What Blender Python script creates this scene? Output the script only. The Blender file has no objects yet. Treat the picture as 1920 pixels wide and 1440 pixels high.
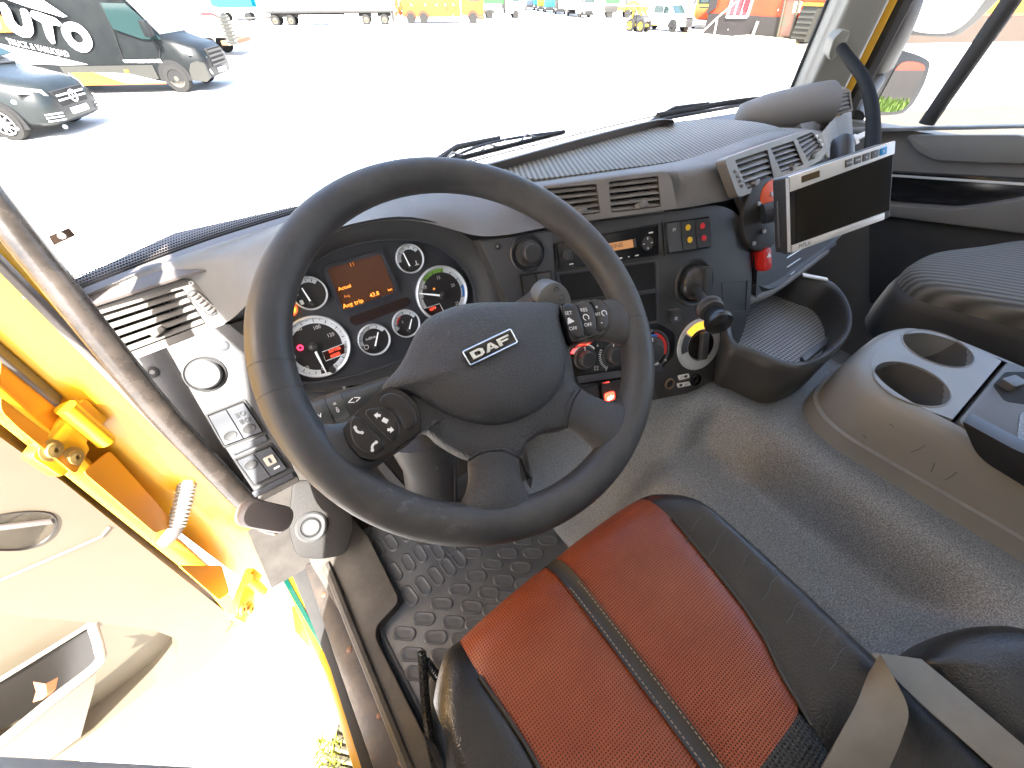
import bpy, bmesh, math, random
from mathutils import Vector, Matrix
R_ = math.radians
random.seed(7)
sc = bpy.context.scene
COL = sc.collection

# ------------------------------------------------------------------ camera, sky, sun, exposure
F_PX, PITCH, YAW = 750.0, R_(45), R_(35)
cam_d = bpy.data.cameras.new('camera'); cam = bpy.data.objects.new('camera', cam_d); COL.objects.link(cam)
cam.location = (0, 0, 0); cam.rotation_euler = (R_(90) - PITCH, 0, -YAW)
cam_d.sensor_width = 36.0; cam_d.lens = 36.0 * F_PX / 1920.0; cam_d.clip_start = 0.02; cam_d.clip_end = 3000
sc.camera = cam
SUN_AZ, SUN_EL = R_(-147), R_(54)      # clockwise from the truck's nose
world = bpy.data.worlds.new('World'); sc.world = world; world.use_nodes = True
nt = world.node_tree; bgn = nt.nodes['Background']
sky = nt.nodes.new('ShaderNodeTexSky'); sky.sky_type = 'NISHITA'; sky.sun_disc = False
sky.sun_elevation = SUN_EL; sky.sun_rotation = SUN_AZ; sky.air_density = 1.0; sky.dust_density = 4.0; sky.ozone_density = 0.6
nt.links.new(sky.outputs[0], bgn.inputs[0]); bgn.inputs[1].default_value = 0.15
sun_d = bpy.data.lights.new('sun', 'SUN'); sun_d.energy = 5.0; sun_d.angle = R_(0.6); sun_d.color = (1, .97, .92)
sun = bpy.data.objects.new('sun', sun_d); COL.objects.link(sun)
sdir = Vector((math.sin(SUN_AZ) * math.cos(SUN_EL), math.cos(SUN_AZ) * math.cos(SUN_EL), math.sin(SUN_EL)))
sun.rotation_euler = sdir.to_track_quat('Z', 'Y').to_euler()
vs = sc.view_settings; vs.view_transform = 'Standard'; vs.look = 'None'; vs.gamma = 1.0; vs.use_curve_mapping = False
vs.exposure = 3.1
sc.cycles.max_bounces = 10; sc.cycles.diffuse_bounces = 6; sc.cycles.glossy_bounces = 4; sc.cycles.transparent_max_bounces = 12
sc.cycles.sample_clamp_indirect = 6.0; sc.cycles.use_denoising = True
GZ = -2.45                                # ground below the camera (the camera is the origin)

# ------------------------------------------------------------------ points
FH = Vector((math.sin(YAW), math.cos(YAW), 0)); RT = Vector((math.cos(YAW), -math.sin(YAW), 0)); ZZ = Vector((0, 0, 1))
FW = FH * math.cos(PITCH) - ZZ * math.sin(PITCH); UP = FH * math.sin(PITCH) + ZZ * math.cos(PITCH)
def ray(a, b): return FW * F_PX + RT * (a - 960) + UP * (720 - b)
def at(a, b, x=None, y=None, z=None, d=None):
    """a point of the photograph on a real plane of the truck: x (side), y (forward), z (height) or depth"""
    r = ray(a, b)
    if x is not None: return r * (x / r.x)
    if y is not None: return r * (y / r.y)
    if z is not None: return r * (z / r.z)
    return r * (d / F_PX)
def V(*a): return Vector(a if len(a) > 1 else a[0])

class Fr:
    """a flat working plane: origin, right, up; normal towards the viewer"""
    def __init__(s, o, u, v):
        s.o = Vector(o); s.u = Vector(u).normalized(); s.n = s.u.cross(Vector(v)).normalized(); s.v = s.n.cross(s.u)
    def w(s, a, b, h=0.0): return s.o + s.u * a + s.v * b + s.n * h
    def uv(s, a, b, h=0.0):
        r = ray(a, b); o = s.o + s.n * h; p = r * (o.dot(s.n) / r.dot(s.n)) - s.o
        return (p.dot(s.u), p.dot(s.v))
    def P(s, pts, h=0.0): return [s.uv(a, b, h) for a, b in pts]
    def wp(s, a, b, h=0.0): return s.w(*s.uv(a, b, h), h)
    def at(s, a, b, h=0.0, rot=0.0):
        """a frame on the same plane, moved to (a, b) and turned"""
        c, q = math.cos(rot), math.sin(rot)
        return Fr(s.w(a, b, h), s.u * c + s.v * q, s.v * c - s.u * q)
def plane(o, az, tilt):
    a, t = R_(az), R_(tilt); nh = Vector((-math.sin(a), -math.cos(a), 0)); n = nh * math.cos(t) + ZZ * math.sin(t)
    u = Vector((math.cos(a), -math.sin(a), 0)); return Fr(o, u, n.cross(u))

# ------------------------------------------------------------------ objects
def _mesh(name, bm, smooth=40, recalc=True):
    if recalc: bmesh.ops.recalc_face_normals(bm, faces=bm.faces[:])
    th = R_(smooth)
    for f in bm.faces: f.smooth = True
    for e in bm.edges:
        if len(e.link_faces) == 2: e.smooth = e.calc_face_angle(0) < th
    me = bpy.data.meshes.new(name); bm.to_mesh(me); bm.free(); return me
def obj(name, bm, mat, parent=None, smooth=40, label=None, cat=None, group=None, kind=None, subsurf=0, recalc=True):
    me = _mesh(name, bm, smooth, recalc) if not isinstance(bm, bpy.types.Mesh) else bm
    o = bpy.data.objects.new(name, me)
    if mat is not None and not me.materials: me.materials.append(mat)
    COL.objects.link(o)
    if parent is not None:
        q = parent; off = Vector((0, 0, 0))
        while q is not None: off += q.location; q = q.parent
        o.parent = parent; o.location = -off
    tag(o, label, cat, group, kind)
    if subsurf:
        m = o.modifiers.new('s', 'SUBSURF'); m.levels = subsurf; m.render_levels = subsurf
    return o
def tag(o, label=None, cat=None, group=None, kind=None):
    if label: o['label'] = label
    if cat: o['category'] = cat
    if group: o['group'] = group
    if kind: o['kind'] = kind
    return o
def thing(name, label, cat, loc=(0, 0, 0), group=None):
    o = bpy.data.objects.new(name, None); COL.objects.link(o); o.location = loc; o.empty_display_size = .1
    return tag(o, label, cat, group, 'thing' if name in ('floor_mat', 'door_sill', 'kick_panel', 'hinged_door') else None)
def copy_tree(o, parent=None):
    c = o.copy(); COL.objects.link(c); c.parent = parent
    for ch in o.children: copy_tree(ch, c)
    return c
def place(o, loc, rz=0.0, sc_=1.0):
    o.location = loc; o.rotation_euler = (0, 0, rz); o.scale = (sc_,) * 3

# ------------------------------------------------------------------ shapes (all return a bmesh)
def NB(): return bmesh.new()
def bevel(bm, w, seg=2, ang=30):
    if w <= 0: return bm
    es = [e for e in bm.edges if len(e.link_faces) == 2 and e.calc_face_angle(0) > R_(ang)]
    if es: bmesh.ops.bevel(bm, geom=es, offset=w, segments=seg, affect='EDGES', profile=.6, clamp_overlap=True)
    return bm
def box(x0, x1, y0, y1, z0, z1, bv=0.0, bm=None, seg=2):
    b = NB(); vs_ = [b.verts.new((x, y, z)) for x in (x0, x1) for y in (y0, y1) for z in (z0, z1)]
    for q in ((0, 1, 3, 2), (4, 6, 7, 5), (0, 4, 5, 1), (2, 3, 7, 6), (0, 2, 6, 4), (1, 5, 7, 3)): b.faces.new([vs_[i] for i in q])
    bmesh.ops.recalc_face_normals(b, faces=b.faces[:]); bevel(b, bv, seg); return join(bm, b)
def join(bm, b):
    if bm is None: return b
    me = bpy.data.meshes.new('t'); b.to_mesh(me); b.free(); bm.from_mesh(me); bpy.data.meshes.remove(me); return bm
def fbox(fr, u0, u1, v0, v1, h0, h1, bv=0.0, bm=None, seg=2):
    return prism(fr, [(u0, v0), (u1, v0), (u1, v1), (u0, v1)], h0, h1, bv, bm, seg)
def prism(fr, pts, h0, h1, bv=0.0, bm=None, seg=2, taper=0.0):
    """outline (u, v) on a frame pushed from h0 to h1"""
    b = NB(); cu = sum(p[0] for p in pts) / len(pts); cv = sum(p[1] for p in pts) / len(pts)
    lo = [b.verts.new(fr.w(p[0], p[1], h0)) for p in pts]
    hi = [b.verts.new(fr.w(p[0] + (cu - p[0]) * taper, p[1] + (cv - p[1]) * taper, h1)) for p in pts]
    n = len(pts); b.faces.new(lo[::-1]); b.faces.new(hi)
    for i in range(n): b.faces.new((lo[i], lo[(i + 1) % n], hi[(i + 1) % n], hi[i]))
    bmesh.ops.recalc_face_normals(b, faces=b.faces[:])
    if bv > 0:
        es = [e for e in b.edges if all(v in hi for v in e.verts)]
        bmesh.ops.bevel(b, geom=es, offset=bv, segments=seg, affect='EDGES', profile=.6, clamp_overlap=True)
    return join(bm, b)
def flat(fr, pts, h=0.0, bm=None):
    b = NB(); b.faces.new([b.verts.new(fr.w(p[0], p[1], h)) for p in pts]); return join(bm, b)
def rrect(cx, cy, w, h, r, n=5, rot=0.0):
    out = []; r = min(r, w / 2, h / 2)
    for k, (sx, sy) in enumerate(((1, 1), (-1, 1), (-1, -1), (1, -1))):
        for i in range(n + 1):
            a = math.pi / 2 * (k + i / n); out.append((sx * (w / 2 - r) + r * math.cos(a), sy * (h / 2 - r) + r * math.sin(a)))
    c, s = math.cos(rot), math.sin(rot)
    return [(cx + a * c - b * s, cy + a * s + b * c) for a, b in out]
def ell(cx, cy, a, b=None, n=32, a0=0, a1=360):
    b = a if b is None else b
    m = n if abs(a1 - a0) >= 360 else n + 1
    return [(cx + a * math.cos(R_(a0 + (a1 - a0) * i / n)), cy + b * math.sin(R_(a0 + (a1 - a0) * i / n))) for i in range(m)]
def rpoly(pts, r, n=4):
    """round the corners of an outline"""
    out = []; N = len(pts)
    for i in range(N):
        p0, p, p1 = V(pts[i - 1]), V(pts[i]), V(pts[(i + 1) % N])
        rr = r[i] if isinstance(r, (list, tuple)) else r
        a, b = p0 - p, p1 - p; l = min(rr, a.length * .48, b.length * .48)
        s, e = p + a.normalized() * l, p + b.normalized() * l
        for k in range(n + 1):
            t = k / n; q = s * (1 - t) ** 2 + p * 2 * t * (1 - t) + e * t * t; out.append(tuple(q))
    return out
def cr(pts, n=6, closed=False):
    """Catmull-Rom through points of any dimension"""
    P = [Vector(p) for p in pts]; N = len(P); out = []
    for i in range(N if closed else N - 1):
        if closed: a, b, c, d = P[i - 1], P[i], P[(i + 1) % N], P[(i + 2) % N]
        else: b, c = P[i], P[i + 1]; a = P[i - 1] if i else b * 2 - c; d = P[i + 2] if i + 2 < N else c * 2 - b
        for k in range(n):
            t = k / n; out.append(.5 * ((2 * b) + (c - a) * t + (2 * a - 5 * b + 4 * c - d) * t * t + (3 * b - a - 3 * c + d) * t ** 3))
    if not closed: out.append(P[-1])
    return out
def loft(rows, close_u=False, close_v=False, cap=False, bm=None):
    b = NB(); g = [[b.verts.new(p) for p in r] for r in rows]; n, m = len(g), len(g[0])
    for i in range(n if close_v else n - 1):
        for j in range(m if close_u else m - 1):
            q = (g[i][j], g[i][(j + 1) % m], g[(i + 1) % n][(j + 1) % m], g[(i + 1) % n][j])
            try: b.faces.new(q)
            except ValueError: pass
    if cap:
        for r in (g[0][::-1], g[-1]):
            try: b.faces.new(r)
            except ValueError: pass
    return join(bm, b)
def tube(path, r, n=10, closed=False, cap=True, bm=None, up=None, flatv=1.0):
    """round bar along a path; r a number or one for each point"""
    P = [Vector(p) for p in path]; N = len(P); rows = []; prev = None
    for i in range(N):
        t = (P[(i + 1) % N] - P[i - 1]) if closed else (P[min(i + 1, N - 1)] - P[max(i - 1, 0)])
        t.normalize()
        if prev is None:
            a = Vector(up) if up is not None else (Vector((0, 0, 1)) if abs(t.z) < .9 else Vector((1, 0, 0)))
        else: a = prev
        a = (a - t * a.dot(t)).normalized(); prev = a; c = t.cross(a); rr = r[i] if isinstance(r, (list, tuple)) else r
        rows.append([P[i] + (a * math.cos(2 * math.pi * k / n) * flatv + c * math.sin(2 * math.pi * k / n)) * rr for k in range(n)])
    return loft(rows, True, closed, cap and not closed, bm)
def lathe(fr, prof, n=24, bm=None, cx=0, cy=0, base_cap=True):
    """profile of (radius, height) spun about the frame's normal"""
    rows = [[fr.w(cx + r * math.cos(2 * math.pi * k / n), cy + r * math.sin(2 * math.pi * k / n), h) for k in range(n)] for r, h in prof]
    b = loft(rows, True); b.verts.ensure_lookup_table()
    if base_cap: b.faces.new([b.verts[k] for k in range(n)][::-1])
    if prof[-1][0] < .001: b.faces.new([b.verts[len(prof) * n - n + k] for k in range(n)])
    return join(bm, b)
def ring(fr, cx, cy, r0, r1, h, n=40, a0=0, a1=360, bm=None):
    full = abs(a1 - a0) >= 360
    pa = ell(cx, cy, r0, None, n, a0, a1); pb = ell(cx, cy, r1, None, n, a0, a1)
    return loft([[fr.w(p[0], p[1], h) for p in pa], [fr.w(p[0], p[1], h) for p in pb]], full, False, False, bm)
def dome(fr, pts, prof, bm=None, c=None):
    """outline shrunk towards its middle; prof = [(scale, height) ...]"""
    cu = sum(p[0] for p in pts) / len(pts); cv = sum(p[1] for p in pts) / len(pts)
    if c: cu, cv = c
    rows = [[fr.w(cu + (p[0] - cu) * s, cv + (p[1] - cv) * s, h) for p in pts] for s, h in prof]
    b = loft(rows, True); b.faces.ensure_lookup_table()
    b2 = NB(); b2.faces.new([b2.verts.new(p) for p in rows[-1]]); b = join(b, b2)
    b3 = NB(); b3.faces.new([b3.verts.new(p) for p in rows[0]]); b = join(b, b3)
    bmesh.ops.remove_doubles(b, verts=b.verts[:], dist=1e-6)
    return join(bm, b)
def solid(bm, t):
    """give an open sheet a thickness (inward)"""
    bmesh.ops.recalc_face_normals(bm, faces=bm.faces[:])
    bmesh.ops.solidify(bm, geom=bm.faces[:], thickness=t); return bm
def text(name, fr, s, u, v, size, mat, parent, h=.0004, rot=0.0, align='CENTER', sx=1.0, depth=0.0):
    c = bpy.data.curves.new('t', 'FONT'); c.body = s; c.size = size; c.align_x = align; c.align_y = 'CENTER'; c.resolution_u = 2
    c.extrude = depth
    o = bpy.data.objects.new('t', c); COL.objects.link(o)
    dg = bpy.context.evaluated_depsgraph_get(); me = bpy.data.meshes.new_from_object(o.evaluated_get(dg))
    bpy.data.objects.remove(o); bpy.data.curves.remove(c)
    f2 = fr.at(u, v, h, rot)
    for q in me.vertices: q.co = f2.w(q.co.x * sx, q.co.y, q.co.z)
    me.materials.clear(); return obj(name, me, mat, parent)

# ------------------------------------------------------------------ materials
MATS = {}
def mat(name, col, rough=.5, metal=0.0, bump=None, var=None, emit=None, spec=.5, coat=0.0, alpha=None):
    """bump = (kind, scale, strength, distance); var = (scale, amount, second colour)"""
    if name in MATS: return MATS[name]
    m = bpy.data.materials.new(name); m.use_nodes = True; t = m.node_tree; N, L = t.nodes, t.links; b = N['Principled BSDF']
    c = tuple(col) + (1,) if len(col) == 3 else col
    b.inputs['Base Color'].default_value = c; b.inputs['Roughness'].default_value = rough; b.inputs['Metallic'].default_value = metal
    b.inputs['Specular IOR Level'].default_value = spec; b.inputs['Coat Weight'].default_value = coat; b.inputs['Coat Roughness'].default_value = .08
    tc = N.new('ShaderNodeTexCoord')
    if var:
        n = N.new('ShaderNodeTexNoise'); n.inputs['Scale'].default_value = var[0]; n.inputs['Detail'].default_value = 6; n.inputs['Roughness'].default_value = .65
        L.new(tc.outputs['Object'], n.inputs['Vector'])
        rp = N.new('ShaderNodeMapRange'); rp.inputs[1].default_value = .35; rp.inputs[2].default_value = .7; rp.inputs[3].default_value = 0; rp.inputs[4].default_value = var[1]
        L.new(n.outputs[0], rp.inputs[0]); mx = N.new('ShaderNodeMix'); mx.data_type = 'RGBA'
        mx.inputs[6].default_value = c; mx.inputs[7].default_value = tuple(var[2]) + (1,)
        L.new(rp.outputs[0], mx.inputs[0]); L.new(mx.outputs[2], b.inputs['Base Color'])
        r2 = N.new('ShaderNodeMapRange'); r2.inputs[3].default_value = max(rough - .08, .02); r2.inputs[4].default_value = min(rough + .12, 1)
        L.new(n.outputs[0], r2.inputs[0]); L.new(r2.outputs[0], b.inputs['Roughness'])
    if bump:
        k, s, st, ds = bump
        if k == 'leather':
            x = N.new('ShaderNodeTexVoronoi'); x.feature = 'DISTANCE_TO_EDGE'; x.inputs['Scale'].default_value = s
            nz = N.new('ShaderNodeTexNoise'); nz.inputs['Scale'].default_value = s * .6; L.new(tc.outputs['Object'], nz.inputs['Vector'])
            ad = N.new('ShaderNodeVectorMath'); ad.operation = 'MULTIPLY_ADD'; ad.inputs[1].default_value = (.6 / s,) * 3
            L.new(nz.outputs[1], ad.inputs[0]); L.new(tc.outputs['Object'], ad.inputs[2]); L.new(ad.outputs[0], x.inputs['Vector'])
            rr = N.new('ShaderNodeMapRange'); rr.inputs[2].default_value = .18; L.new(x.outputs[0], rr.inputs[0]); src = rr.outputs[0]
        else:
            x = N.new('ShaderNodeTexNoise'); x.inputs['Scale'].default_value = s; x.inputs['Detail'].default_value = 3
            L.new(tc.outputs['Object'], x.inputs['Vector']); src = x.outputs[0]
        bp = N.new('ShaderNodeBump'); bp.inputs['Strength'].default_value = st; bp.inputs['Distance'].default_value = ds
        L.new(src, bp.inputs['Height']); L.new(bp.outputs[0], b.inputs['Normal'])
    if emit:
        b.inputs['Emission Color'].default_value = tuple(emit[0]) + (1,); b.inputs['Emission Strength'].default_value = emit[1]
    m.diffuse_color = c; MATS[name] = m; return m
def nodes(m): return m.node_tree.nodes, m.node_tree.links, m.node_tree.nodes['Principled BSDF']

M = dict(
 taupe=mat('taupe plastic', (.145, .137, .126), .55, bump=('leather', 520, .35, .0006), var=(14, .35, (.118, .111, .102))),
 taupe_smooth=mat('taupe vent plastic', (.175, .163, .148), .42, bump=('noise', 900, .12, .0003), var=(20, .3, (.13, .115, .1))),
 taupe_dark=mat('dark taupe plastic', (.10, .085, .078), .5, bump=('noise', 700, .2, .0004)),
 black=mat('black plastic', (.034, .034, .034), .42, bump=('noise', 1100, .12, .0003), var=(25, .5, (.046, .045, .044))),
 black_matt=mat('black matt plastic', (.030, .030, .030), .6, bump=('noise', 900, .25, .0004), var=(30, .5, (.044, .043, .041))),
 gloss=mat('gloss black', (.01, .009, .009), .16),
 dark=mat('dark void', (.004, .004, .004), .8),
 slate=mat('slate plastic', (.055, .058, .065), .42, bump=('noise', 800, .2, .0004), var=(18, .5, (.07, .072, .077))),
 wheel_=mat('wheel leather', (.021, .022, .024), .5, bump=('noise', 900, .22, .0005), var=(40, .5, (.034, .034, .035))),
 hub=mat('hub grain', (.042, .042, .044), .46, bump=('leather', 330, .6, .0010), var=(30, .4, (.055, .055, .056))),
 silver=mat('satin silver', (.62, .63, .62), .32, .35, var=(60, .2, (.5, .5, .5))),
 chrome=mat('chrome', (.75, .75, .74), .12, 1.0),
 steel=mat('steel', (.42, .41, .39), .4, .9, var=(40, .5, (.25, .24, .22))),
 white=mat('white print', (.8, .8, .78), .6),
 rubber=mat('rubber', (.02, .02, .02), .7, bump=('noise', 600, .3, .0005), var=(30, .6, (.04, .038, .035))),
 grey=mat('warm grey plastic', (.20, .208, .210), .45, bump=('noise', 900, .12, .0003), var=(9, .4, (.162, .169, .171))),
 beige=mat('door trim beige', (.088, .071, .046), .55, bump=('noise', 900, .25, .0005), var=(7, .4, (.074, .060, .039))),
 yellow=mat('yellow paint', (.64, .345, .013), .32, coat=.3, var=(6, .4, (.54, .28, .010))),
 orange=mat('orange plastic', (.75, .10, .015), .35),
 red=mat('red plastic', (.6, .02, .015), .35),
)
# ================================================================== ground
def ground_mat():
    m = mat('sunlit gravel yard', (.44, .44, .43), .9, bump=('noise', 40, .3, .01))
    N, L, b = nodes(m); tc = N.new('ShaderNodeTexCoord')
    n1 = N.new('ShaderNodeTexNoise'); n1.inputs['Scale'].default_value = .35; n1.inputs['Detail'].default_value = 8
    n2 = N.new('ShaderNodeTexNoise'); n2.inputs['Scale'].default_value = 9; n2.inputs['Detail'].default_value = 6
    L.new(tc.outputs['Object'], n1.inputs['Vector']); L.new(tc.outputs['Object'], n2.inputs['Vector'])
    r = N.new('ShaderNodeValToRGB'); r.color_ramp.elements[0].position = .3; r.color_ramp.elements[0].color = (.47, .468, .46, 1)
    r.color_ramp.elements[1].position = .6; r.color_ramp.elements[1].color = (.60, .595, .58, 1)
    ml = N.new('ShaderNodeMix'); ml.data_type = 'RGBA'; ml.blend_type = 'MULTIPLY'; ml.inputs[0].default_value = .35
    L.new(n1.outputs[0], r.inputs[0]); L.new(r.outputs[0], ml.inputs[6]); L.new(n2.outputs[1], ml.inputs[7]); L.new(ml.outputs[2], b.inputs['Base Color'])
    return m
g = NB(); g.faces.new([g.verts.new(p) for p in ((-900, -900, GZ), (900, -900, GZ), (900, 900, GZ), (-900, 900, GZ))])
obj('ground', g, ground_mat(), label='pale sunlit yard of compacted gravel and worn asphalt', kind='structure')

# ================================================================== cab shell
def carpet_mat():
    m = mat('speckled moulded floor covering', (.09, .085, .078), .42)
    N, L, b = nodes(m); tc = N.new('ShaderNodeTexCoord')
    v = N.new('ShaderNodeTexNoise'); v.inputs['Scale'].default_value = 520; v.inputs['Detail'].default_value = 2
    L.new(tc.outputs['Object'], v.inputs['Vector'])
    r = N.new('ShaderNodeValToRGB'); e = r.color_ramp.elements; e[0].position = .38; e[0].color = (.098, .110, .123, 1); e[1].position = .66; e[1].color = (.26, .284, .31, 1)
    n2 = N.new('ShaderNodeTexNoise'); n2.inputs['Scale'].default_value = 7; n2.inputs['Detail'].default_value = 5; L.new(tc.outputs['Object'], n2.inputs['Vector'])
    mx = N.new('ShaderNodeMix'); mx.data_type = 'RGBA'; mx.blend_type = 'MULTIPLY'; mx.inputs[0].default_value = .3
    r2 = N.new('ShaderNodeValToRGB'); r2.color_ramp.elements[0].position = .35; r2.color_ramp.elements[0].color = (.72, .68, .62, 1); r2.color_ramp.elements[1].position = .65; r2.color_ramp.elements[1].color = (1, 1, 1, 1)
    L.new(v.outputs[0], r.inputs[0]); L.new(n2.outputs[0], r2.inputs[0]); L.new(r.outputs[0], mx.inputs[6]); L.new(r2.outputs[0], mx.inputs[7])
    L.new(mx.outputs[2], b.inputs['Base Color'])
    bp = N.new('ShaderNodeBump'); bp.inputs['Strength'].default_value = .7; bp.inputs['Distance'].default_value = .0012; L.new(v.outputs[0], bp.inputs['Height']); L.new(bp.outputs[0], b.inputs['Normal'])
    return m
M['carpet'] = carpet_mat()
M['headliner'] = mat('headliner', (.55, .53, .5), .9, bump=('noise', 400, .2, .0005))
M['pillar'] = mat('grey pillar trim', (.19, .19, .168), .5, bump=('noise', 900, .15, .0003), var=(9, .3, (.155, .155, .138)))

def glass_mat(name, tint=(1, 1, 1), refl=.05, dirt=0.0):
    m = bpy.data.materials.new(name); m.use_nodes = True; N, L = m.node_tree.nodes, m.node_tree.links
    for x in list(N): N.remove(x)
    o = N.new('ShaderNodeOutputMaterial'); t = N.new('ShaderNodeBsdfTransparent'); t.inputs[0].default_value = tuple(tint) + (1,)
    gl = N.new('ShaderNodeBsdfGlossy'); gl.inputs['Roughness'].default_value = .02
    fr = N.new('ShaderNodeFresnel'); fr.inputs[0].default_value = 1.07; mx = N.new('ShaderNodeMixShader')
    L.new(fr.outputs[0], mx.inputs[0]); L.new(t.outputs[0], mx.inputs[1]); L.new(gl.outputs[0], mx.inputs[2]); last = mx
    if dirt:
        tc = N.new('ShaderNodeTexCoord'); vo = N.new('ShaderNodeTexVoronoi'); vo.inputs['Scale'].default_value = 38; L.new(tc.outputs['Object'], vo.inputs['Vector'])
        lt = N.new('ShaderNodeMath'); lt.operation = 'LESS_THAN'; lt.inputs[1].default_value = .10
        nz = N.new('ShaderNodeTexNoise'); nz.inputs['Scale'].default_value = 5; L.new(tc.outputs['Object'], nz.inputs['Vector'])
        ml = N.new('ShaderNodeMath'); ml.operation = 'MULTIPLY'; g2 = N.new('ShaderNodeMath'); g2.operation = 'GREATER_THAN'; g2.inputs[1].default_value = .52
        L.new(vo.outputs[0], lt.inputs[0]); L.new(nz.outputs[0], g2.inputs[0]); L.new(lt.outputs[0], ml.inputs[0]); L.new(g2.outputs[0], ml.inputs[1])
        m2 = N.new('ShaderNodeMath'); m2.operation = 'MULTIPLY'; m2.inputs[1].default_value = dirt; L.new(ml.outputs[0], m2.inputs[0])
        df = N.new('ShaderNodeBsdfTranslucent'); df.inputs[0].default_value = (.8, .8, .78, 1); mx2 = N.new('ShaderNodeMixShader')
        L.new(m2.outputs[0], mx2.inputs[0]); L.new(mx.outputs[0], mx2.inputs[1]); L.new(df.outputs[0], mx2.inputs[2]); last = mx2
    L.new(last.outputs[0], o.inputs[0]); return m
M['screen_glass'] = glass_mat('windscreen glass', dirt=.55)
M['side_glass'] = glass_mat('side window glass')

cab = thing('truck_cab', 'yellow truck cab shell around the camera, with grey lining, pillars and windscreen', 'truck cab', (.78, 0, -1.1))
# floor and engine tunnel, one moulded covering
PX = [-.16, -.05, .2, .34, .375, .40, .43, .46, .50, .54, .58, .62, .655, .675, .69, .705, .72, .735, .75, .77, .80, .9, 1.05, 1.12, 1.17, 1.2, 1.24, 1.32, 1.95]
def ip(T, x):
    for (a, u), (c, w) in zip(T, T[1:]):
        if x <= c: return u + (w - u) * max(0, (x - a) / (c - a))
    return T[-1][1]
FLO, RGT = [(-.16, -1.064), (.365, -1.062), (.385, -1.05)], [(1.05, -.642), (1.12, -.68), (1.17, -.78), (1.2, -.95), (1.24, -1.05), (1.95, -1.064)]
P_MID = FLO + [(.45, -.93), (.50, -.83), (.535, -.775), (.57, -.760), (.66, -.757), (.678, -.750), (.70, -.705), (.722, -.662), (.74, -.646), (.78, -.642)] + RGT
P_FRO = FLO + [(.43, -.98), (.48, -.90), (.53, -.835), (.58, -.79), (.62, -.74), (.66, -.69), (.70, -.655), (.74, -.645), (.8, -.642)] + RGT
P_REA = FLO + [(.41, -.98), (.44, -.80), (.47, -.69), (.50, -.655), (.55, -.646), (.7, -.643), (.8, -.642)] + RGT
def sst(a, c, x): t = max(0, min(1, (x - a) / (c - a))); return t * t * (3 - 2 * t)
ys = [-.85, -.6, -.45, -.38, -.33, -.29, -.25, -.21, -.15, -.05, .05, .12, .17, .195, .21, .225, .24, .26, .30, .36, .45, .55, .65, .78, .9]
rows = [[(x, y, (lambda m, f, r: (m * (1 - sst(.20, .255, y)) + f * sst(.20, .255, y)) * (1 - sst(-.20, -.33, y)) + r * sst(-.20, -.33, y))(ip(P_MID, x), ip(P_FRO, x), ip(P_REA, x))) for x in PX] for y in ys]
obj('floor_covering', loft(rows), M['carpet'], cab, 80, label='grey speckled moulded covering over floor and engine tunnel', subsurf=2)
# toe board, firewall
obj('firewall', box(-.3, 1.84, .90, .94, -1.5, -.36), M['black_matt'], cab)
b = loft([[(-.29, .62, -1.055), (.40, .62, -1.055)], [(-.29, .76, -.98), (.40, .76, -.98)], [(-.29, .88, -.80), (.40, .88, -.80)], [(-.29, .89, -.5), (.40, .89, -.5)]])
obj('toe_board', b, mat('dusty footwell covering', (.022, .018, .014), .8, bump=('noise', 260, .5, .001), var=(20, .8, (.012, .010, .008))), cab, 80)
# roof, rear wall, sides
obj('roof_lining', box(-.34, 1.88, -.98, .74, .78, .84, .02), M['headliner'], cab)
obj('rear_wall', box(-.34, 1.88, -.98, -.93, -1.1, .78), M['headliner'], cab)
obj('shade_wall', box(-.36, -.31, -.93, .235, -1.1, .78), M['headliner'], cab, label='unseen lined side wall set forward to shade the seat and mat')  # unseen; front edge moved forward to keep sun off seat and mat
obj('shade_header', box(-.36, -.31, .235, .76, .27, .78, .01), M['headliner'], cab)  # unseen; hung low to shape the sun patch on the dash
obj('windscreen_header', box(-.31, 1.84, .66, .76, .60, .78, .02), M['headliner'], cab)
# windscreen: a curved sheet
base = [(-.285, .70, -.325), (-.24, .80, -.325), (-.1, .86, -.325), (.05, .90, -.325), (.4, .945, -.318), (.8, .955, -.305), (1.2, .945, -.292), (1.5, .91, -.285), (1.66, .86, -.28), (1.735, .80, -.278)]
rows = [[V(p) + V(0, -.13 * k * k * .25 - .04 * k, 1.08 * k) for p in cr(base, 3)] for k in (0, .33, .66, 1)]
ws = obj('windscreen', loft(rows), M['screen_glass'], cab, 80)
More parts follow.
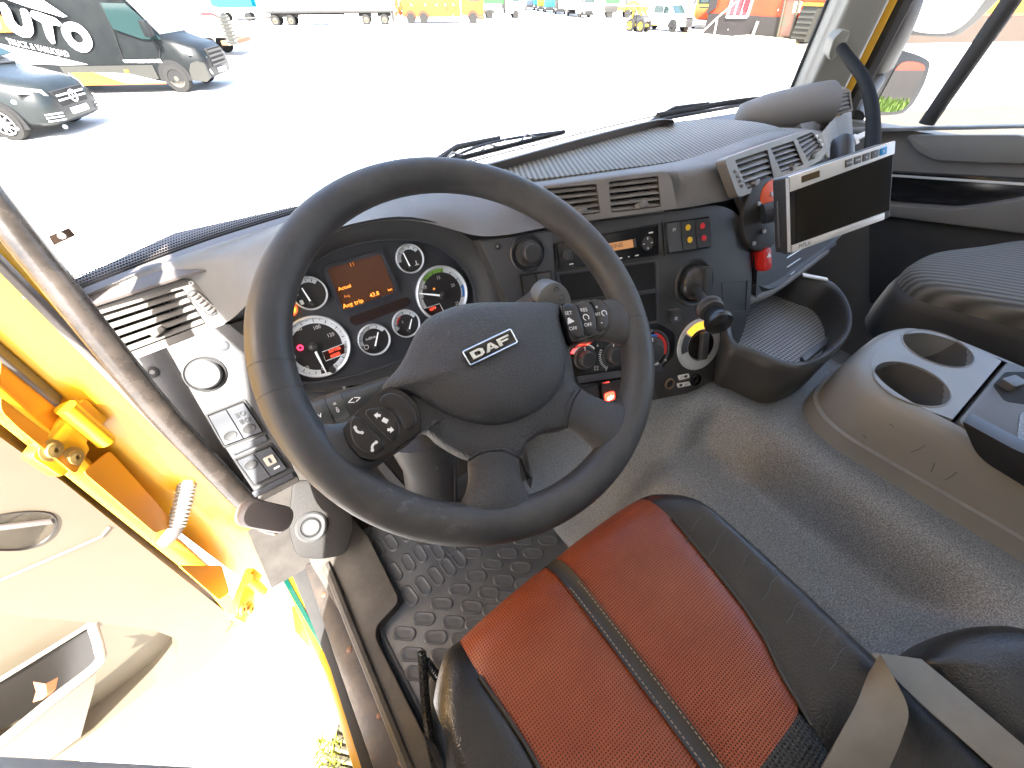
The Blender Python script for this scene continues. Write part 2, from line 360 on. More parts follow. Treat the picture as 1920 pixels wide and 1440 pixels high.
# black dotted frit along the lower edge
def frit_mat():
    m = bpy.data.materials.new('dotted frit'); m.use_nodes = True; N, L = m.node_tree.nodes, m.node_tree.links; b = N['Principled BSDF']
    b.inputs['Base Color'].default_value = (.012, .011, .011, 1); b.inputs['Roughness'].default_value = .4
    uv = N.new('ShaderNodeUVMap'); sp = N.new('ShaderNodeSeparateXYZ'); L.new(uv.outputs[0], sp.inputs[0])
    def mt(op, a, bb=None, c=None):
        x = N.new('ShaderNodeMath'); x.operation = op
        for i, q in enumerate((a, bb, c)):
            if q is None: continue
            if isinstance(q, (int, float)): x.inputs[i].default_value = q
            else: L.new(q, x.inputs[i])
        return x.outputs[0]
    row = mt('FLOOR', sp.outputs[1]); off = mt('MULTIPLY', mt('MODULO', row, 2.0), .5)
    fx = mt('SUBTRACT', mt('FRACT', mt('ADD', sp.outputs[0], off)), .5); fy = mt('SUBTRACT', mt('FRACT', sp.outputs[1]), .5)
    d = mt('SQRT', mt('ADD', mt('MULTIPLY', fx, fx), mt('MULTIPLY', fy, fy)))
    rad = mt('MULTIPLY_ADD', sp.outputs[1], -.06, .60); al = mt('LESS_THAN', d, rad); L.new(al, b.inputs['Alpha'])
    return m
def frit_strip(pts, w, name, rows_n=7, pitch=.0042):
    top = cr(pts, 8); b = NB(); uvl = b.loops.layers.uv.new('UVMap'); s = 0; prev = None
    for p in top:
        lo, hi = p, p + V(0, -.004, w); cur = (b.verts.new(lo), b.verts.new(hi), s)
        if prev:
            f = b.faces.new((prev[0], cur[0], cur[1], prev[1]))
            s1 = s + (p - prev[3]).length / pitch
            for l, q in zip(f.loops, ((s, 0), (s1, 0), (s1, rows_n), (s, rows_n))): l[uvl].uv = q
            s = s1
        prev = (cur[0], cur[1], s, p)
    return b
FRIT = frit_mat()
fb = [V(p) + V(0, -.006, .002) for p in base[1:]]
obj('frit_band', frit_strip(fb, .029, 'f'), FRIT, ws, 80)
# a long hair crack and a few scratches in the glass
for pts in ([(262, 420), (275, 405), (300, 388), (345, 360), (352, 355)], [(1016, 236), (1026, 222), (1034, 196)], [(758, 284), (764, 290), (767, 294)], [(1172, 155), (1174, 140), (1174, 122)], [(1222, 186), (1234, 181)]):
    P = [at(a, b_, y=.86) for a, b_ in pts]
    obj('crack', tube(cr(P, 3), .00035, 5), M['taupe_dark'], ws)
# inspection sticker at the lower left of the glass
SF = Fr(at(120, 440, y=.80), (1, .32, 0), (0, 0, 1))
st = obj('sticker', prism(SF, SF.P([(91, 443), (129, 427), (142, 441), (101, 460)]), 0, .0006), mat('brown sticker', (.035, .02, .012), .5), ws)
obj('emblem', ring(SF, *SF.uv(115, 442), .0006, .0042, .001, 16), M['white'], st)
obj('notice', prism(SF, SF.P([(101, 462), (142, 443), (168, 462), (160, 480), (112, 482)]), 0, .0005), glass_mat('clear film', (.86, .86, .84)), ws)
for k in range(4):
    q = [(108 + k * 3, 466 + k * 5), (140 + k * 5, 452 + k * 5), (141 + k * 5, 453.2 + k * 5), (109 + k * 3, 467.5 + k * 5)]
    obj('printed_line', flat(SF, SF.P(q), .0009), M['taupe_dark'], st)

# passenger-side pillar: lining, yellow body, black seal
def vcol(name, pts, z0, z1, mt, parent=cab, bv=0.0, lean=(0, 0)):
    fr = Fr((0, 0, z0), (1, 0, 0), (0, 1, 0)); h = z1 - z0
    b = prism(fr, pts, 0, h, 0)
    for v in b.verts:
        k = (v.co.z - z0) / h; v.co.x += lean[0] * k; v.co.y += lean[1] * k
    bevel(b, bv, 3, 25); return obj(name, b, mt, parent)
pr = [(at(1478, 182, z=-.28).x, at(1478, 182, z=-.28).y), (1.70, .75), (1.775, .675), (1.80, .69), (1.80, .84)]
vcol('pillar_trim', pr, -.30, .76, M['pillar'], bv=.012, lean=(-.015, -.02))
vcol('pillar_frame', [(1.802, .70), (1.822, .672), (1.84, .69), (1.83, .86), (1.802, .86)], -.34, .78, M['yellow'], bv=.006, lean=(-.015, -.02))
vcol('window_seal', [(1.836, .662), (1.856, .645), (1.885, .655), (1.885, .72), (1.836, .70)], -.34, .78, M['rubber'], bv=.004, lean=(-.015, -.02))
obj('glass_edge', tube([V(pr[0][0] - .004, pr[0][1], -.29), V(pr[0][0] - .019, pr[0][1] - .02, .76)], .006, 6), M['rubber'], cab)
ge = [V(q) + V(0, -.012, .006) for q in base[6:]]
obj('glass_edge', tube(cr(ge[:-1] + [ge[-1] + V(-.012, -.004, .006), ge[-1] + V(-.004, -.012, .05)], 6), .008, 8), M['rubber'], cab)
p = at(1541, 118, x=1.735)
obj('trim_plug', lathe(Fr(p, (1, -1, 0), (0, 0, 1)), [(.006, 0), (.006, .003), (.003, .004)], 12), M['black'], cab)

# driver-side pillar: yellow body with seal and edge trims (all upright)
YB = M['yellow']
vcol('pillar_frame', [(-.385, .758), (-.255, .758), (-.250, .80), (-.25, .90), (-.385, .90)], -1.25, .78, YB, bv=.006)
vcol('door_seal', [(-.352, .738), (-.334, .736), (-.330, .757), (-.352, .757)], -.46, .3, mat('grey rubber seal', (.09, .078, .068), .5), bv=.004)
vcol('edge_strip', [(-.268, .742), (-.258, .742), (-.256, .757), (-.268, .757)], -1.2, .3, M['taupe_dark'], bv=.003)
vcol('pillar_trim', [(-.285, .75), (-.25, .77), (-.24, .83), (-.285, .86)], -.235, .7, M['beige'], bv=.008, lean=(0, -.03))
# ================================================================== working planes of the dashboard
CL = plane(at(597, 652, y=.59), 0, 22)          # instrument cluster, square to the truck
ST = plane(at(1230, 423, d=.75), 14, 26)        # centre stack, turned 14 degrees to the driver
LP = plane(at(382, 700, d=.64), -4, 30)         # panel left of the wheel
VL = plane(at(290, 590, d=.66), -14, 34)        # left air vent
RV = plane(ST.wp(1372, 330, .012), -3, 24)      # right-hand air vents
MT = Fr((0, 0, -.250), (1, 0, 0), (0, 1, 0))    # level top of the dash
def prad(fr, a, b, r, h=0.0):
    c = V(fr.uv(a, b, h)); return sum((V(fr.uv(a + dx, b + dy, h)) - c).length for dx, dy in ((r, 0), (-r, 0), (0, r), (0, -r))) / 4
def bil(q, s, t):
    a = V(q[0]) * (1 - s) + V(q[1]) * s; b = V(q[3]) * (1 - s) + V(q[2]) * s; return a * (1 - t) + b * t

dash = thing('dashboard', 'taupe grained dashboard under the windscreen, wrapping round the driver', 'dashboard', (.6, .8, -.6))
# --- grained upper cover: columns from the glass over the top to the lower edge
cols = []
def column(glass, top, mids, low): cols.append([V(glass), V(top)] + [V(m) for m in mids] + [V(low)])
hz = .055
G = lambda x, z=-.335: (x, .70 + .22 * min(1, max(0, (x + .30) / .35)) ** .6 if x < .05 else .92, z)
column((-.275, .78, -.335), VL.wp(180, 552, -.02), [VL.wp(190, 565, -.03), VL.wp(215, 610, -.05)], VL.wp(250, 668, -.03))
column((-.20, .82, -.335), VL.wp(255, 530, -.012), [VL.wp(262, 545, -.035), VL.wp(290, 590, -.05)], VL.wp(330, 640, -.03))
column((-.13, .86, -.335), VL.wp(325, 508, .0), [VL.wp(336, 526, .004), VL.wp(362, 560, .004)], VL.wp(398, 612, .0))
column((-.08, .87, -.335), at(365, 492, d=.66), [VL.wp(385, 520, .004), VL.wp(405, 556, .005)], VL.wp(431, 606, .002))
column((0, .89, -.335), at(440, 464, d=.655), [at(450, 490, d=.645), at(458, 520, d=.635)], at(472, 560, d=.625))
column((.06, .90, -.335), at(520, 425, d=.66), [at(528, 440, d=.64), at(540, 460, d=.625)], CL.wp(545, 495, hz))
column((.12, .91, -.335), at(585, 385, d=.68), [at(590, 400, d=.655), at(596, 418, d=.63)], CL.wp(600, 442, hz))
column((.22, .92, -.335), at(690, 350, d=.70), [at(692, 372, d=.665), at(694, 392, d=.635)], CL.wp(690, 415, hz))
column((.32, .92, -.335), at(790, 335, d=.72), [at(785, 365, d=.675), at(780, 388, d=.64)], CL.wp(772, 409, hz))
column((.42, .92, -.335), at(870, 335, d=.72), [at(860, 372, d=.68), at(856, 400, d=.65)], CL.wp(850, 430, hz))
column((.46, .91, -.335), at(915, 336, d=.72), [at(908, 380, d=.68), at(905, 412, d=.66)], ST.wp(900, 447, .012))
column((.50, .90, -.335), at(950, 337, d=.715), [at(955, 372, d=.67), at(960, 400, d=.655)], ST.wp(965, 439, .012))
column((.56, .86, -.32), ST.wp(1000, 347, .005), [ST.wp(1008, 358, -.03), ST.wp(1020, 390, -.045)], ST.wp(1030, 424, .010))
column((.70, .86, -.32), ST.wp(1125, 330, .004), [ST.wp(1125, 342, -.03), ST.wp(1130, 380, -.045)], ST.wp(1135, 410, .010))
column((.86, .86, -.32), ST.wp(1240, 315, .006), [ST.wp(1243, 328, -.02), ST.wp(1248, 360, -.03)], ST.wp(1252, 394, .012))
column((.92, .86, -.32), ST.wp(1266, 312, .004), [ST.wp(1270, 328, .013), ST.wp(1272, 360, .014)], ST.wp(1274, 391, .010))
column((1.0, .86, -.32), ST.wp(1310, 304, .002), [ST.wp(1318, 320, .014), ST.wp(1322, 350, .014)], ST.wp(1324, 383, .010))
column((1.06, .86, -.32), ST.wp(1350, 294, -.002), [ST.wp(1358, 308, .010), ST.wp(1366, 340, .012)], ST.wp(1372, 374, .008))
column((1.12, .86, -.32), RV.wp(1375, 286, -.01), [RV.wp(1385, 300, -.03), RV.wp(1395, 335, -.05)], RV.wp(1402, 366, -.005))
column((1.24, .86, -.32), RV.wp(1440, 262, -.01), [RV.wp(1445, 275, -.04), RV.wp(1455, 305, -.05)], RV.wp(1462, 340, -.005))
column((1.36, .86, -.32), RV.wp(1505, 240, -.01), [RV.wp(1510, 252, -.04), RV.wp(1518, 280, -.05)], RV.wp(1525, 308, -.005))
column((1.44, .84, -.32), RV.wp(1538, 246, -.012), [RV.wp(1545, 258, -.01), RV.wp(1549, 275, -.01)], RV.wp(1550, 296, -.01))
column((1.5, .80, -.33), RV.wp(1546, 240, -.10), [RV.wp(1552, 256, -.09), RV.wp(1554, 275, -.08)], RV.wp(1556, 296, -.06))
rows = [[c[i] for c in cols] for i in range(5)]
cover = obj('upper_cover', loft(rows), M['taupe'], dash, 80, subsurf=2)
# rear shelf to the glass
gl = [V(p) + V(0, .004, -.004) for p in cr(base, 2)]
shelf_f = [V(c[0]) for c in cols]
obj('demister_shelf', solid(loft([[V(-.28, .77, -.345)] + [V(x, .84 if .1 < x < 1.5 else .80, -.345) for x in (-.1, .1, .4, .8, 1.2, 1.5)] + [V(1.75, .74, -.345)],
    [V(-.28, .86, -.343)] + [V(x, .98, -.340) for x in (-.1, .1, .4, .8, 1.2, 1.5)] + [V(1.75, .92, -.33)]]), .004), M['taupe_dark'], dash)
# --- tray with a ribbed rubber mat
mat_px = [(916, 325), (1000, 302), (1130, 266), (1262, 231), (1340, 226), (1415, 231), (1466, 243), (1470, 248), (1435, 259), (1360, 281), (1280, 302), (1160, 319), (1030, 336), (990, 337)]
def rib_mat():
    m = mat('ribbed dash mat', (.145, .14, .118), .6)
    N, L, b = nodes(m); tc = N.new('ShaderNodeTexCoord'); mp = N.new('ShaderNodeMapping'); mp.inputs['Rotation'].default_value = (0, 0, R_(28))
    w = N.new('ShaderNodeTexWave'); w.inputs['Scale'].default_value = 31; w.wave_profile = 'SIN'; L.new(tc.outputs['Object'], mp.inputs[0]); L.new(mp.outputs[0], w.inputs['Vector'])
    r = N.new('ShaderNodeValToRGB'); r.color_ramp.elements[0].position = .25; r.color_ramp.elements[0].color = (.075, .072, .06, 1); r.color_ramp.elements[1].position = .6; r.color_ramp.elements[1].color = (.20, .195, .165, 1)
    L.new(w.outputs[1], r.inputs[0]); L.new(r.outputs[0], b.inputs['Base Color'])
    bp = N.new('ShaderNodeBump'); bp.inputs['Distance'].default_value = .002; bp.inputs['Strength'].default_value = .8; L.new(w.outputs[1], bp.inputs['Height']); L.new(bp.outputs[0], b.inputs['Normal'])
    return m
mp_uv = MT.P(mat_px)
obj('top_tray', prism(MT, [(u + (u - .75) * .05, v + (v - .68) * .08) for u, v in mp_uv], -.03, -.003, .002), M['taupe'], dash)
obj('ribbed_mat', prism(MT, [tuple(p) for p in cr(mp_uv, 4, True)], -.001, .003, .001), rib_mat(), dash, label='ribbed rubber mat on top of the dashboard')
rib = MT.P([(893, 316), (960, 298), (1100, 259), (1228, 227), (1262, 228)])
rl = [V(MT.w(u, v, 0)) for u, v in rib]
rl = [at(a, b_, z=-.232) for a, b_ in ((893, 316), (960, 298), (1100, 259), (1228, 227), (1264, 226))]
rb = [at(a, b_, z=-.252) for a, b_ in ((925, 325), (985, 309), (1120, 271), (1240, 238), (1264, 232))]
rk = [p + V(.02, .05, -.09) for p in rl]
obj('tray_rear_wall', loft([cr(rb, 4), cr([p + V(0, 0, .001) for p in rl], 4), cr([p + V(.004, .012, 0) for p in rl], 4), cr(rk, 4)]), M['taupe_dark'], dash, 60)

# --- air vents
def vent(name, fr, q_px, n, parent, h=0.0, tab=None, mt=None, wheelpx=None, label=None, depth=.03):
    mt = mt or M['taupe_smooth']; q = fr.P(q_px, h)
    o = obj(name, prism(fr, q, h - depth, h - depth + .002), M['dark'], parent, label=label)
    # inner walls
    b = None; q2 = [tuple(V(p)) for p in q]
    for i in range(4):
        a, c = q2[i], q2[(i + 1) % 4]
        b = loft([[fr.w(*a, h), fr.w(*c, h)], [fr.w(*a, h - depth), fr.w(*c, h - depth)]], bm=b)
    obj('vent_wall', b, M['taupe_dark'], o)
    for i in range(n):
        t = (i + .86) / n; a, c = bil(q, .01, t), bil(q, .99, t); a2, c2 = bil(q, .01, t - .70 / n), bil(q, .99, t - .70 / n)
        b = loft([[fr.w(*a, h - .0005), fr.w(*c, h - .0005)], [fr.w(*((a + a2) / 2), h - .003), fr.w(*((c + c2) / 2), h - .003)], [fr.w(*a2, h - .010), fr.w(*c2, h - .010)]])
        obj('slat', solid(b, .0016), mt, o)
    for k in range(6):     # upright vanes deep in the duct
        s = (k + .5) / 6; a, c = bil(q, s, .04), bil(q, s, .96)
        obj('vane', prism(fr, [(a[0] - .0008, a[1]), (a[0] + .0008, a[1]), (c[0] + .0008, c[1]), (c[0] - .0008, c[1])], h - depth + .003, h - .017), M['black_matt'], o)
    if tab:
        u, v = fr.uv(*tab, h); ff = fr.at(u, v, h)
        obj('tab', dome(ff, rrect(0, 0, .022, .010, .004, 4, .25), [(1, -.006), (1, .003), (.85, .007), (.4, .008)]), mt, o)
    return o
def housing(fr, outline, holes, h0, h1, mt, parent, name='vent_surround', bv=.003):
    """plate with openings, made by bridging: outline minus holes via triangulation"""
    b = NB(); loops = [outline] + holes; es = []
    for lp in loops:
        vs2 = [b.verts.new(fr.w(p[0], p[1], h1)) for p in lp]
        es += [b.edges.new((vs2[i], vs2[(i + 1) % len(vs2)])) for i in range(len(vs2))]
    bmesh.ops.triangle_fill(b, use_beauty=True, use_dissolve=False, edges=es)
    rim = [e for e in b.edges if len(e.link_faces) == 1]
    r = bmesh.ops.extrude_edge_only(b, edges=rim); vs3 = [x for x in r['geom'] if isinstance(x, bmesh.types.BMVert)]
    for v in vs3: v.co += fr.n * (h0 - h1)
    bmesh.ops.recalc_face_normals(b, faces=b.faces[:])
    return obj(name, b, mt, parent, 35)
# centre pair
va = [(1024, 354), (1118, 345), (1125, 399), (1035, 413)]; vb = [(1140, 341), (1233, 330), (1238.5, 388), (1145, 399)]
ho = rpoly(ST.P([(1000, 352), (1255, 320), (1268, 391), (1030, 424)], .014), [.02, .02, .004, .01], 5)
housing(ST, ho, [rpoly(ST.P(va, .014), .003, 2), rpoly(ST.P(vb, .014), .003, 2)], .0, .016, M['taupe_smooth'], dash)
vent('air_vent', ST, va, 5, dash, .014, (1089, 396)); vent('air_vent', ST, vb, 5, dash, .014, (1202, 384))
# right-hand row of three
vc = [[(1376, 301), (1437, 281), (1450, 337), (1399, 355)], [(1443, 278.5), (1485.5, 264.5), (1505, 309), (1463, 323)], [(1491, 260), (1521, 248), (1541, 277), (1514, 303)]]
ho = rpoly(RV.P([(1356, 298), (1440, 268), (1515, 243), (1540, 252), (1549, 285), (1535, 302), (1462, 343), (1382, 371)], .01), .012, 4)
housing(RV, ho, [rpoly(RV.P(q, .01), .003, 2) for q in vc], -.006, .012, M['taupe_smooth'], dash)
for q, tb in zip(vc, ((1414, 343), (1484, 314), (1524, 292))): vent('air_vent', RV, q, 5, dash, .010, tb)
for a, b_ in ((1379, 321), (1384, 330), (1388, 339), (1391, 348)):   # thumb wheel teeth
    u, v = RV.uv(a, b_, .012); obj('thumb_wheel', dome(RV.at(u, v, .012), rrect(0, 0, .012, .007, .003, 3), [(1, -.002), (.9, .002), (.5, .003)]), M['taupe_smooth'], dash)
for a, b_ in ((1530, 256), (1536, 264), (1540, 272)):
    u, v = RV.uv(a, b_, .012); obj('thumb_wheel', dome(RV.at(u, v, .012), rrect(0, 0, .010, .006, .003, 3), [(1, -.002), (.9, .002), (.5, .003)]), M['silver'], dash)
# left vent
vl = [(160, 598), (343, 541), (386, 607), (226, 668)]
ho = rpoly(VL.P([(150, 588), (332, 527), (372, 522), (392, 545), (428, 606), (396, 618), (225, 688)], .006), [.004, .006, .018, .018, .01, .004, .004], 4)
housing(VL, ho, [rpoly(VL.P(vl, .006), .002, 2)], -.012, .008, M['taupe_smooth'], dash)
vent('air_vent', VL, vl, 5, dash, .006, (296, 622))
u, v = VL.uv(380, 568, .008); tf = VL.at(u, v, .008, .22)
tw = obj('thumb_wheel', dome(tf, rrect(0, 0, .020, .052, .010), [(1, -.004), (1, .0015), (.82, .0015), (.8, -.002)]), M['black_matt'], dash)
for k in range(6): obj('tooth', dome(tf, rrect(0, -.019 + k * .0076, .012, .0052, .002, 3), [(1, -.003), (.9, .003), (.5, .004)]), M['taupe_dark'], tw)
for a, b_ in ((358, 531), (401, 605)):
    u, v = VL.uv(a, b_, .008); obj('print_mark', ring(VL, u, v, .0016, .0036, .0086, 14), M['white'], dash)
# roll under the passenger side of the glass with an end vent
pa, pb = at(1380, 222, z=-.285), at(1548, 196, x=1.60)
axis = (pb - pa).normalized(); path = [pa + (pb - pa) * k for k in (0, .06, .3, .6, .85, 1)]
obj('corner_roll', tube(path, [.006, .036, .050, .057, .060, .060], 20), M['taupe'], dash, 70)
ef = Fr(at(1575, 192, x=1.62), (1, -.25, 0), (0, -.15, 1))
q = [(1556, 178), (1590, 172), (1594, 202), (1562, 212)]
housing(ef, rpoly(ef.P([(1549, 173), (1592, 166), (1598, 207), (1555, 219)]), .01, 4), [rpoly(ef.P(q), .003, 2)], -.05, .004, M['taupe_smooth'], dash)
vent('air_vent', ef, q, 4, dash, .003)
lo = [at(1500, 232, x=1.45), at(1590, 214, x=1.72), at(1596, 300, x=1.72), at(1545, 330, x=1.5)]
obj('end_panel', solid(loft([[lo[0], lo[1]], [lo[3], lo[2]]]), .02), M['taupe'], dash)
b = loft([[RV.wp(1540, 250, -.03), at(1560, 225, x=1.62), at(1596, 205, x=1.76)], [RV.wp(1548, 300, -.03), at(1562, 300, x=1.6), at(1600, 260, x=1.76)], [RV.wp(1545, 380, -.05), at(1570, 380, x=1.55), at(1610, 330, x=1.74)]])
obj('end_cover', b, M['taupe'], dash, 80)
obj('lower_shelf', solid(loft([cr([ST.wp(1400, 545, -.02), at(1440, 552, d=.93), at(1500, 508, d=1.02), at(1548, 470, d=1.1), at(1600, 420, d=1.2)], 4),
                               cr([p + V(.02, .2, .05) for p in (ST.wp(1400, 545, -.02), at(1440, 552, d=.93), at(1500, 508, d=1.02), at(1548, 470, d=1.1), at(1600, 420, d=1.2))], 4)]), .02), M['black_matt'], dash)
obj('shelf_edge', tube(cr([ST.wp(1392, 566, -.02), at(1440, 546, d=.93), at(1500, 505, d=1.02), at(1545, 470, d=1.1)], 5), .013, 10), M['taupe'], dash)
fp = [ST.wp(1375, 372, -.004), ST.wp(1412, 470, -.01), ST.wp(1408, 560, -.02)]
fq = [RV.wp(1440, 350, -.02), at(1470, 430, d=.97), at(1470, 520, d=.98)]; fz = [RV.wp(1548, 296, -.02), at(1560, 380, d=1.12), at(1560, 460, d=1.12)]
obj('passenger_fascia', solid(loft([[a, b_, c] for a, b_, c in zip(fp, fq, fz)]), .01), M['black_matt'], dash, 70)
for k in range(3):
    obj('slot_line', tube([at(1470 + k * 6, 487 + k * 14, d=.955), at(1545 - k * 14, 440 + k * 24, d=1.07)], .0016, 5), M['silver'], dash)

# --- black centre stack
stk = thing('centre_console', 'black centre console panel turned towards the driver', 'console', (.62, .4, -.64))
so = [(896, 449), (965, 441), (1130, 412), (1274, 393), (1345, 382), (1385, 398), (1405, 450), (1411, 520), (1408, 575), (1392, 632), (1370, 672), (1335, 714), (1295, 737), (1219, 752), (1120, 770), (1010, 700), (950, 562)]
obj('backing', prism(ST, ST.P([(1290, 372), (1395, 352), (1440, 352), (1440, 560), (1380, 640), (1300, 640)]), -.07, -.03), M['black_matt'], stk)
suv = [tuple(p) for p in cr(ST.P(so), 3, True)]
obj('panel', prism(ST, rpoly(ST.P(so), [.005, 0.001, .001, .001, .03, .03, .02, .02, .02, .02, .02, .02, .02, .02, .02, .02, .005], 4), -.05, 0, .004), M['black'], stk)
obj('side_panel', prism(ST, rpoly(ST.P([(899, 452), (1034, 434), (1042, 560), (955, 572)]), .004, 3), 0, .0025, .001), M['slate'], stk, label='slate grey panel beside the instruments')
def rocker(fr, c_px, parent, name='switch', h=.0, mt=None, dots=(), icon=None):
    q = fr.P(c_px, h); mt = mt or M['black']; rows = []
    for t, hh in ((0, .0035), (.25, .003), (.5, .0015), (.75, .003), (1, .0045)):
        rows.append([fr.w(*bil(q, s, t), h + hh) for s in (.0, .5, 1)])
    b = loft(rows); bmesh.ops.recalc_face_normals(b, faces=b.faces[:])
    o = obj(name, solid(b, .004), mt, parent, 60)
    for (a, b_), m2, r in dots:
        u, v = fr.uv(a, b_, h); obj('marker', lathe(fr.at(u, v, h + .0035), [(r, 0), (r, .0045), (0.0001, .0047)], 18), m2, o)
    return o
def frame(fr, px_, w, h, mt, parent, name='switch_frame'):
    q = [V(p) for p in fr.P(px_)]; c = sum(q, V(0, 0)) / 4
    o = [tuple(p + (p - c).normalized() * w) for p in q]
    return housing(fr, rpoly(o, .003, 3), [rpoly([tuple(p) for p in q], .0015, 2)], -.001, h, mt, parent, name)
DY = mat('yellow marker', (.8, .5, .01), .5); DR = mat('red marker', (.75, .03, .04), .5)
tri = [(1243, 418), (1326.5, 407), (1329, 464), (1248, 477)]
frame(ST, tri, .004, .003, M['black_matt'], stk)
obj('switch_well', flat(ST, ST.P(tri), .0006), M['dark'], stk)
def sub(q, s0, s1, t0=.04, t1=.96): return [tuple(bil(q, s0, t0)), tuple(bil(q, s1, t0)), tuple(bil(q, s1, t1)), tuple(bil(q, s0, t1))]
rocker(ST, sub(tri, .02, .33), stk, h=.001, mt=M['slate'])
rocker(ST, sub(tri, .35, .66), stk, h=.001, dots=[((1285, 427), DY, .0055), ((1288.6, 450), DY, .0055)])
rocker(ST, sub(tri, .68, .98), stk, h=.001, dots=[((1312, 424), DR, .0055), ((1315, 446.5), DR, .0055)])
u, v = ST.uv(1258, 431); text('symbol', ST, '(P)', u, v, .007, M['white'], stk, .0095)
# round knob and screw on the side panel
def screw(fr, a, b_, r, parent, mt=None, h=.0):
    u, v = fr.uv(a, b_, h); f2 = fr.at(u, v, h)
    o = obj('screw', lathe(f2, [(r, 0), (r, .0008), (r * .75, .0018), (r * .45, .0018), (r * .4, .0004)], 16), mt or M['black'], parent)
    obj('screw_socket', lathe(f2, [(r * .42, .0006), (r * .0001 + 1e-5, .0007)], 6), M['steel'], o); return o
screw(ST, 932.5, 462, .0055, stk, h=.003)
ku, kv = ST.uv(990, 475, .004); kf = ST.at(ku, kv, .0025)
kr = prad(ST, 990, 475, 31)
obj('knob_bezel', lathe(kf, [(kr * 1.12, 0), (kr * 1.05, .003), (kr, .002), (kr * .92, -.002), (.0001, -.002)], 32), M['slate'], stk)
kk = obj('knob', lathe(kf.at(0, 0, 0), [(kr * .78, -.002), (kr * .76, .010), (kr * .7, .016), (kr * .55, .0165), (kr * .52, .024), (kr * .46, .0255), (.0001, .0255)], 32), M['black'], stk)
tr2 = [(973, 516), (1030, 508), (1036, 565), (984, 572)]
frame(ST, tr2, .003, .0045, M['black_matt'], stk); obj('switch_well', flat(ST, ST.P(tr2), .003), M['dark'], stk)
rocker(ST, sub(tr2, .04, .48), stk, h=.003); rocker(ST, sub(tr2, .52, .96), stk, h=.003, mt=M['slate'])
# storage slots
slot_o = [(1043, 508), (1236, 481), (1240, 612), (1075, 640)]
frame(ST, [(1046, 514), (1228, 490), (1231, 602), (1080, 628)], .005, .003, M['slate'], stk, 'slot_frame')
for q in ([(1048, 516), (1226, 492), (1227, 541), (1062, 566)], [(1066, 573), (1228, 549), (1230, 600), (1082, 626)]):
    obj('storage_slot', prism(ST, rpoly(ST.P(q), .004, 3), -.004, .0012), M['dark'], stk)
obj('slot_divider', prism(ST, ST.P([(1050, 566), (1228, 541.5), (1229, 548.5), (1066, 573)]), 0, .004, .001), M['black'], stk)
obj('slot_divider', prism(ST, ST.P([(1165, 503), (1167, 503), (1170, 552), (1168, 552)]), 0, .002), M['slate'], stk)
# flat cover and small switch
frame(ST, [(1353, 531), (1401, 526), (1397, 582), (1358, 588)], .0012, .0012, M['black_matt'], stk, 'cover_edge')
sq = [(1250, 582), (1272, 579), (1273, 602), (1253, 606)]
frame(ST, sq, .002, .0025, M['slate'], stk); rocker(ST, sq, stk, h=0)
u, v = ST.uv(1262, 596); obj('symbol', ring(ST, u, v, .0022, .0034, .0092, 14), M['white'], stk)
# light switch: silver ring with orange segment and a black bar
du, dv = ST.uv(1310, 646); dr = prad(ST, 1310, 646, 39); df = ST.at(du, dv)
dl = obj('rotary_switch', lathe(df, [(dr * 1.1, 0), (dr * 1.08, .002), (dr, .002), (dr, .006), (dr * .66, .007), (dr * .62, .004), (.0001, .004)], 40), M['silver'], stk, label='round light switch with silver ring and orange segment')
obj('orange_segment', ring(df, 0, 0, dr * .68, dr * .99, .0076, 16, 75, 135), mat('lit orange', (.8, .35, .03), .5, emit=((1, .42, .03), .25)), dl)
obj('dark_segment', ring(df, 0, 0, dr * .68, dr * .99, .0074, 16, 140, 190), M['slate'], dl)
obj('knob_disc', lathe(df, [(dr * .62, .003), (dr * .60, .010), (.0001, .011)], 30), M['gloss'], dl)
obj('knob_bar', prism(df, rrect(0, 0, dr * .36, dr * 1.16, dr * .1, 4, -.1), .008, .020, .003), M['black'], dl)
# sockets and their labels
u, v = ST.uv(1255, 719); obj('power_socket', lathe(ST.at(u, v), [(.0125, 0), (.0125, .003), (.0095, .004), (.009, -.004), (.0001, -.004)], 24), mat('bronze ring', (.28, .2, .14), .35, .7), stk)
u, v = ST.uv(1304, 712); obj('power_socket', lathe(ST.at(u, v), [(.014, 0), (.014, .003), (.011, .004), (.0105, .001), (.006, .001), (.0055, .005), (.0001, .005)], 24), M['gloss'], stk)
for q, t, a in (([(1270, 704), (1291, 700), (1293, 708), (1273, 713)], '12V', (1278, 707.5)), ([(1268, 719), (1292, 715), (1295, 722), (1271, 727)], '24V', (1287, 720.5))):
    o = obj('socket_label', prism(ST, rpoly(ST.P(q), .003, 3), 0, .0008), M['white'], stk); u, v = ST.uv(*a); text('lettering', ST, t, u, v, .0072, M['black'], o, .0012)
    k = (1285.5, 705.5) if t == '12V' else (1276, 722); u, v = ST.uv(*k); obj('symbol', prism(ST, rrect(u, v, .008, .006, .002), .0008, .0012), M['black'], o)
screw(ST, 1337, 691, .005, stk)
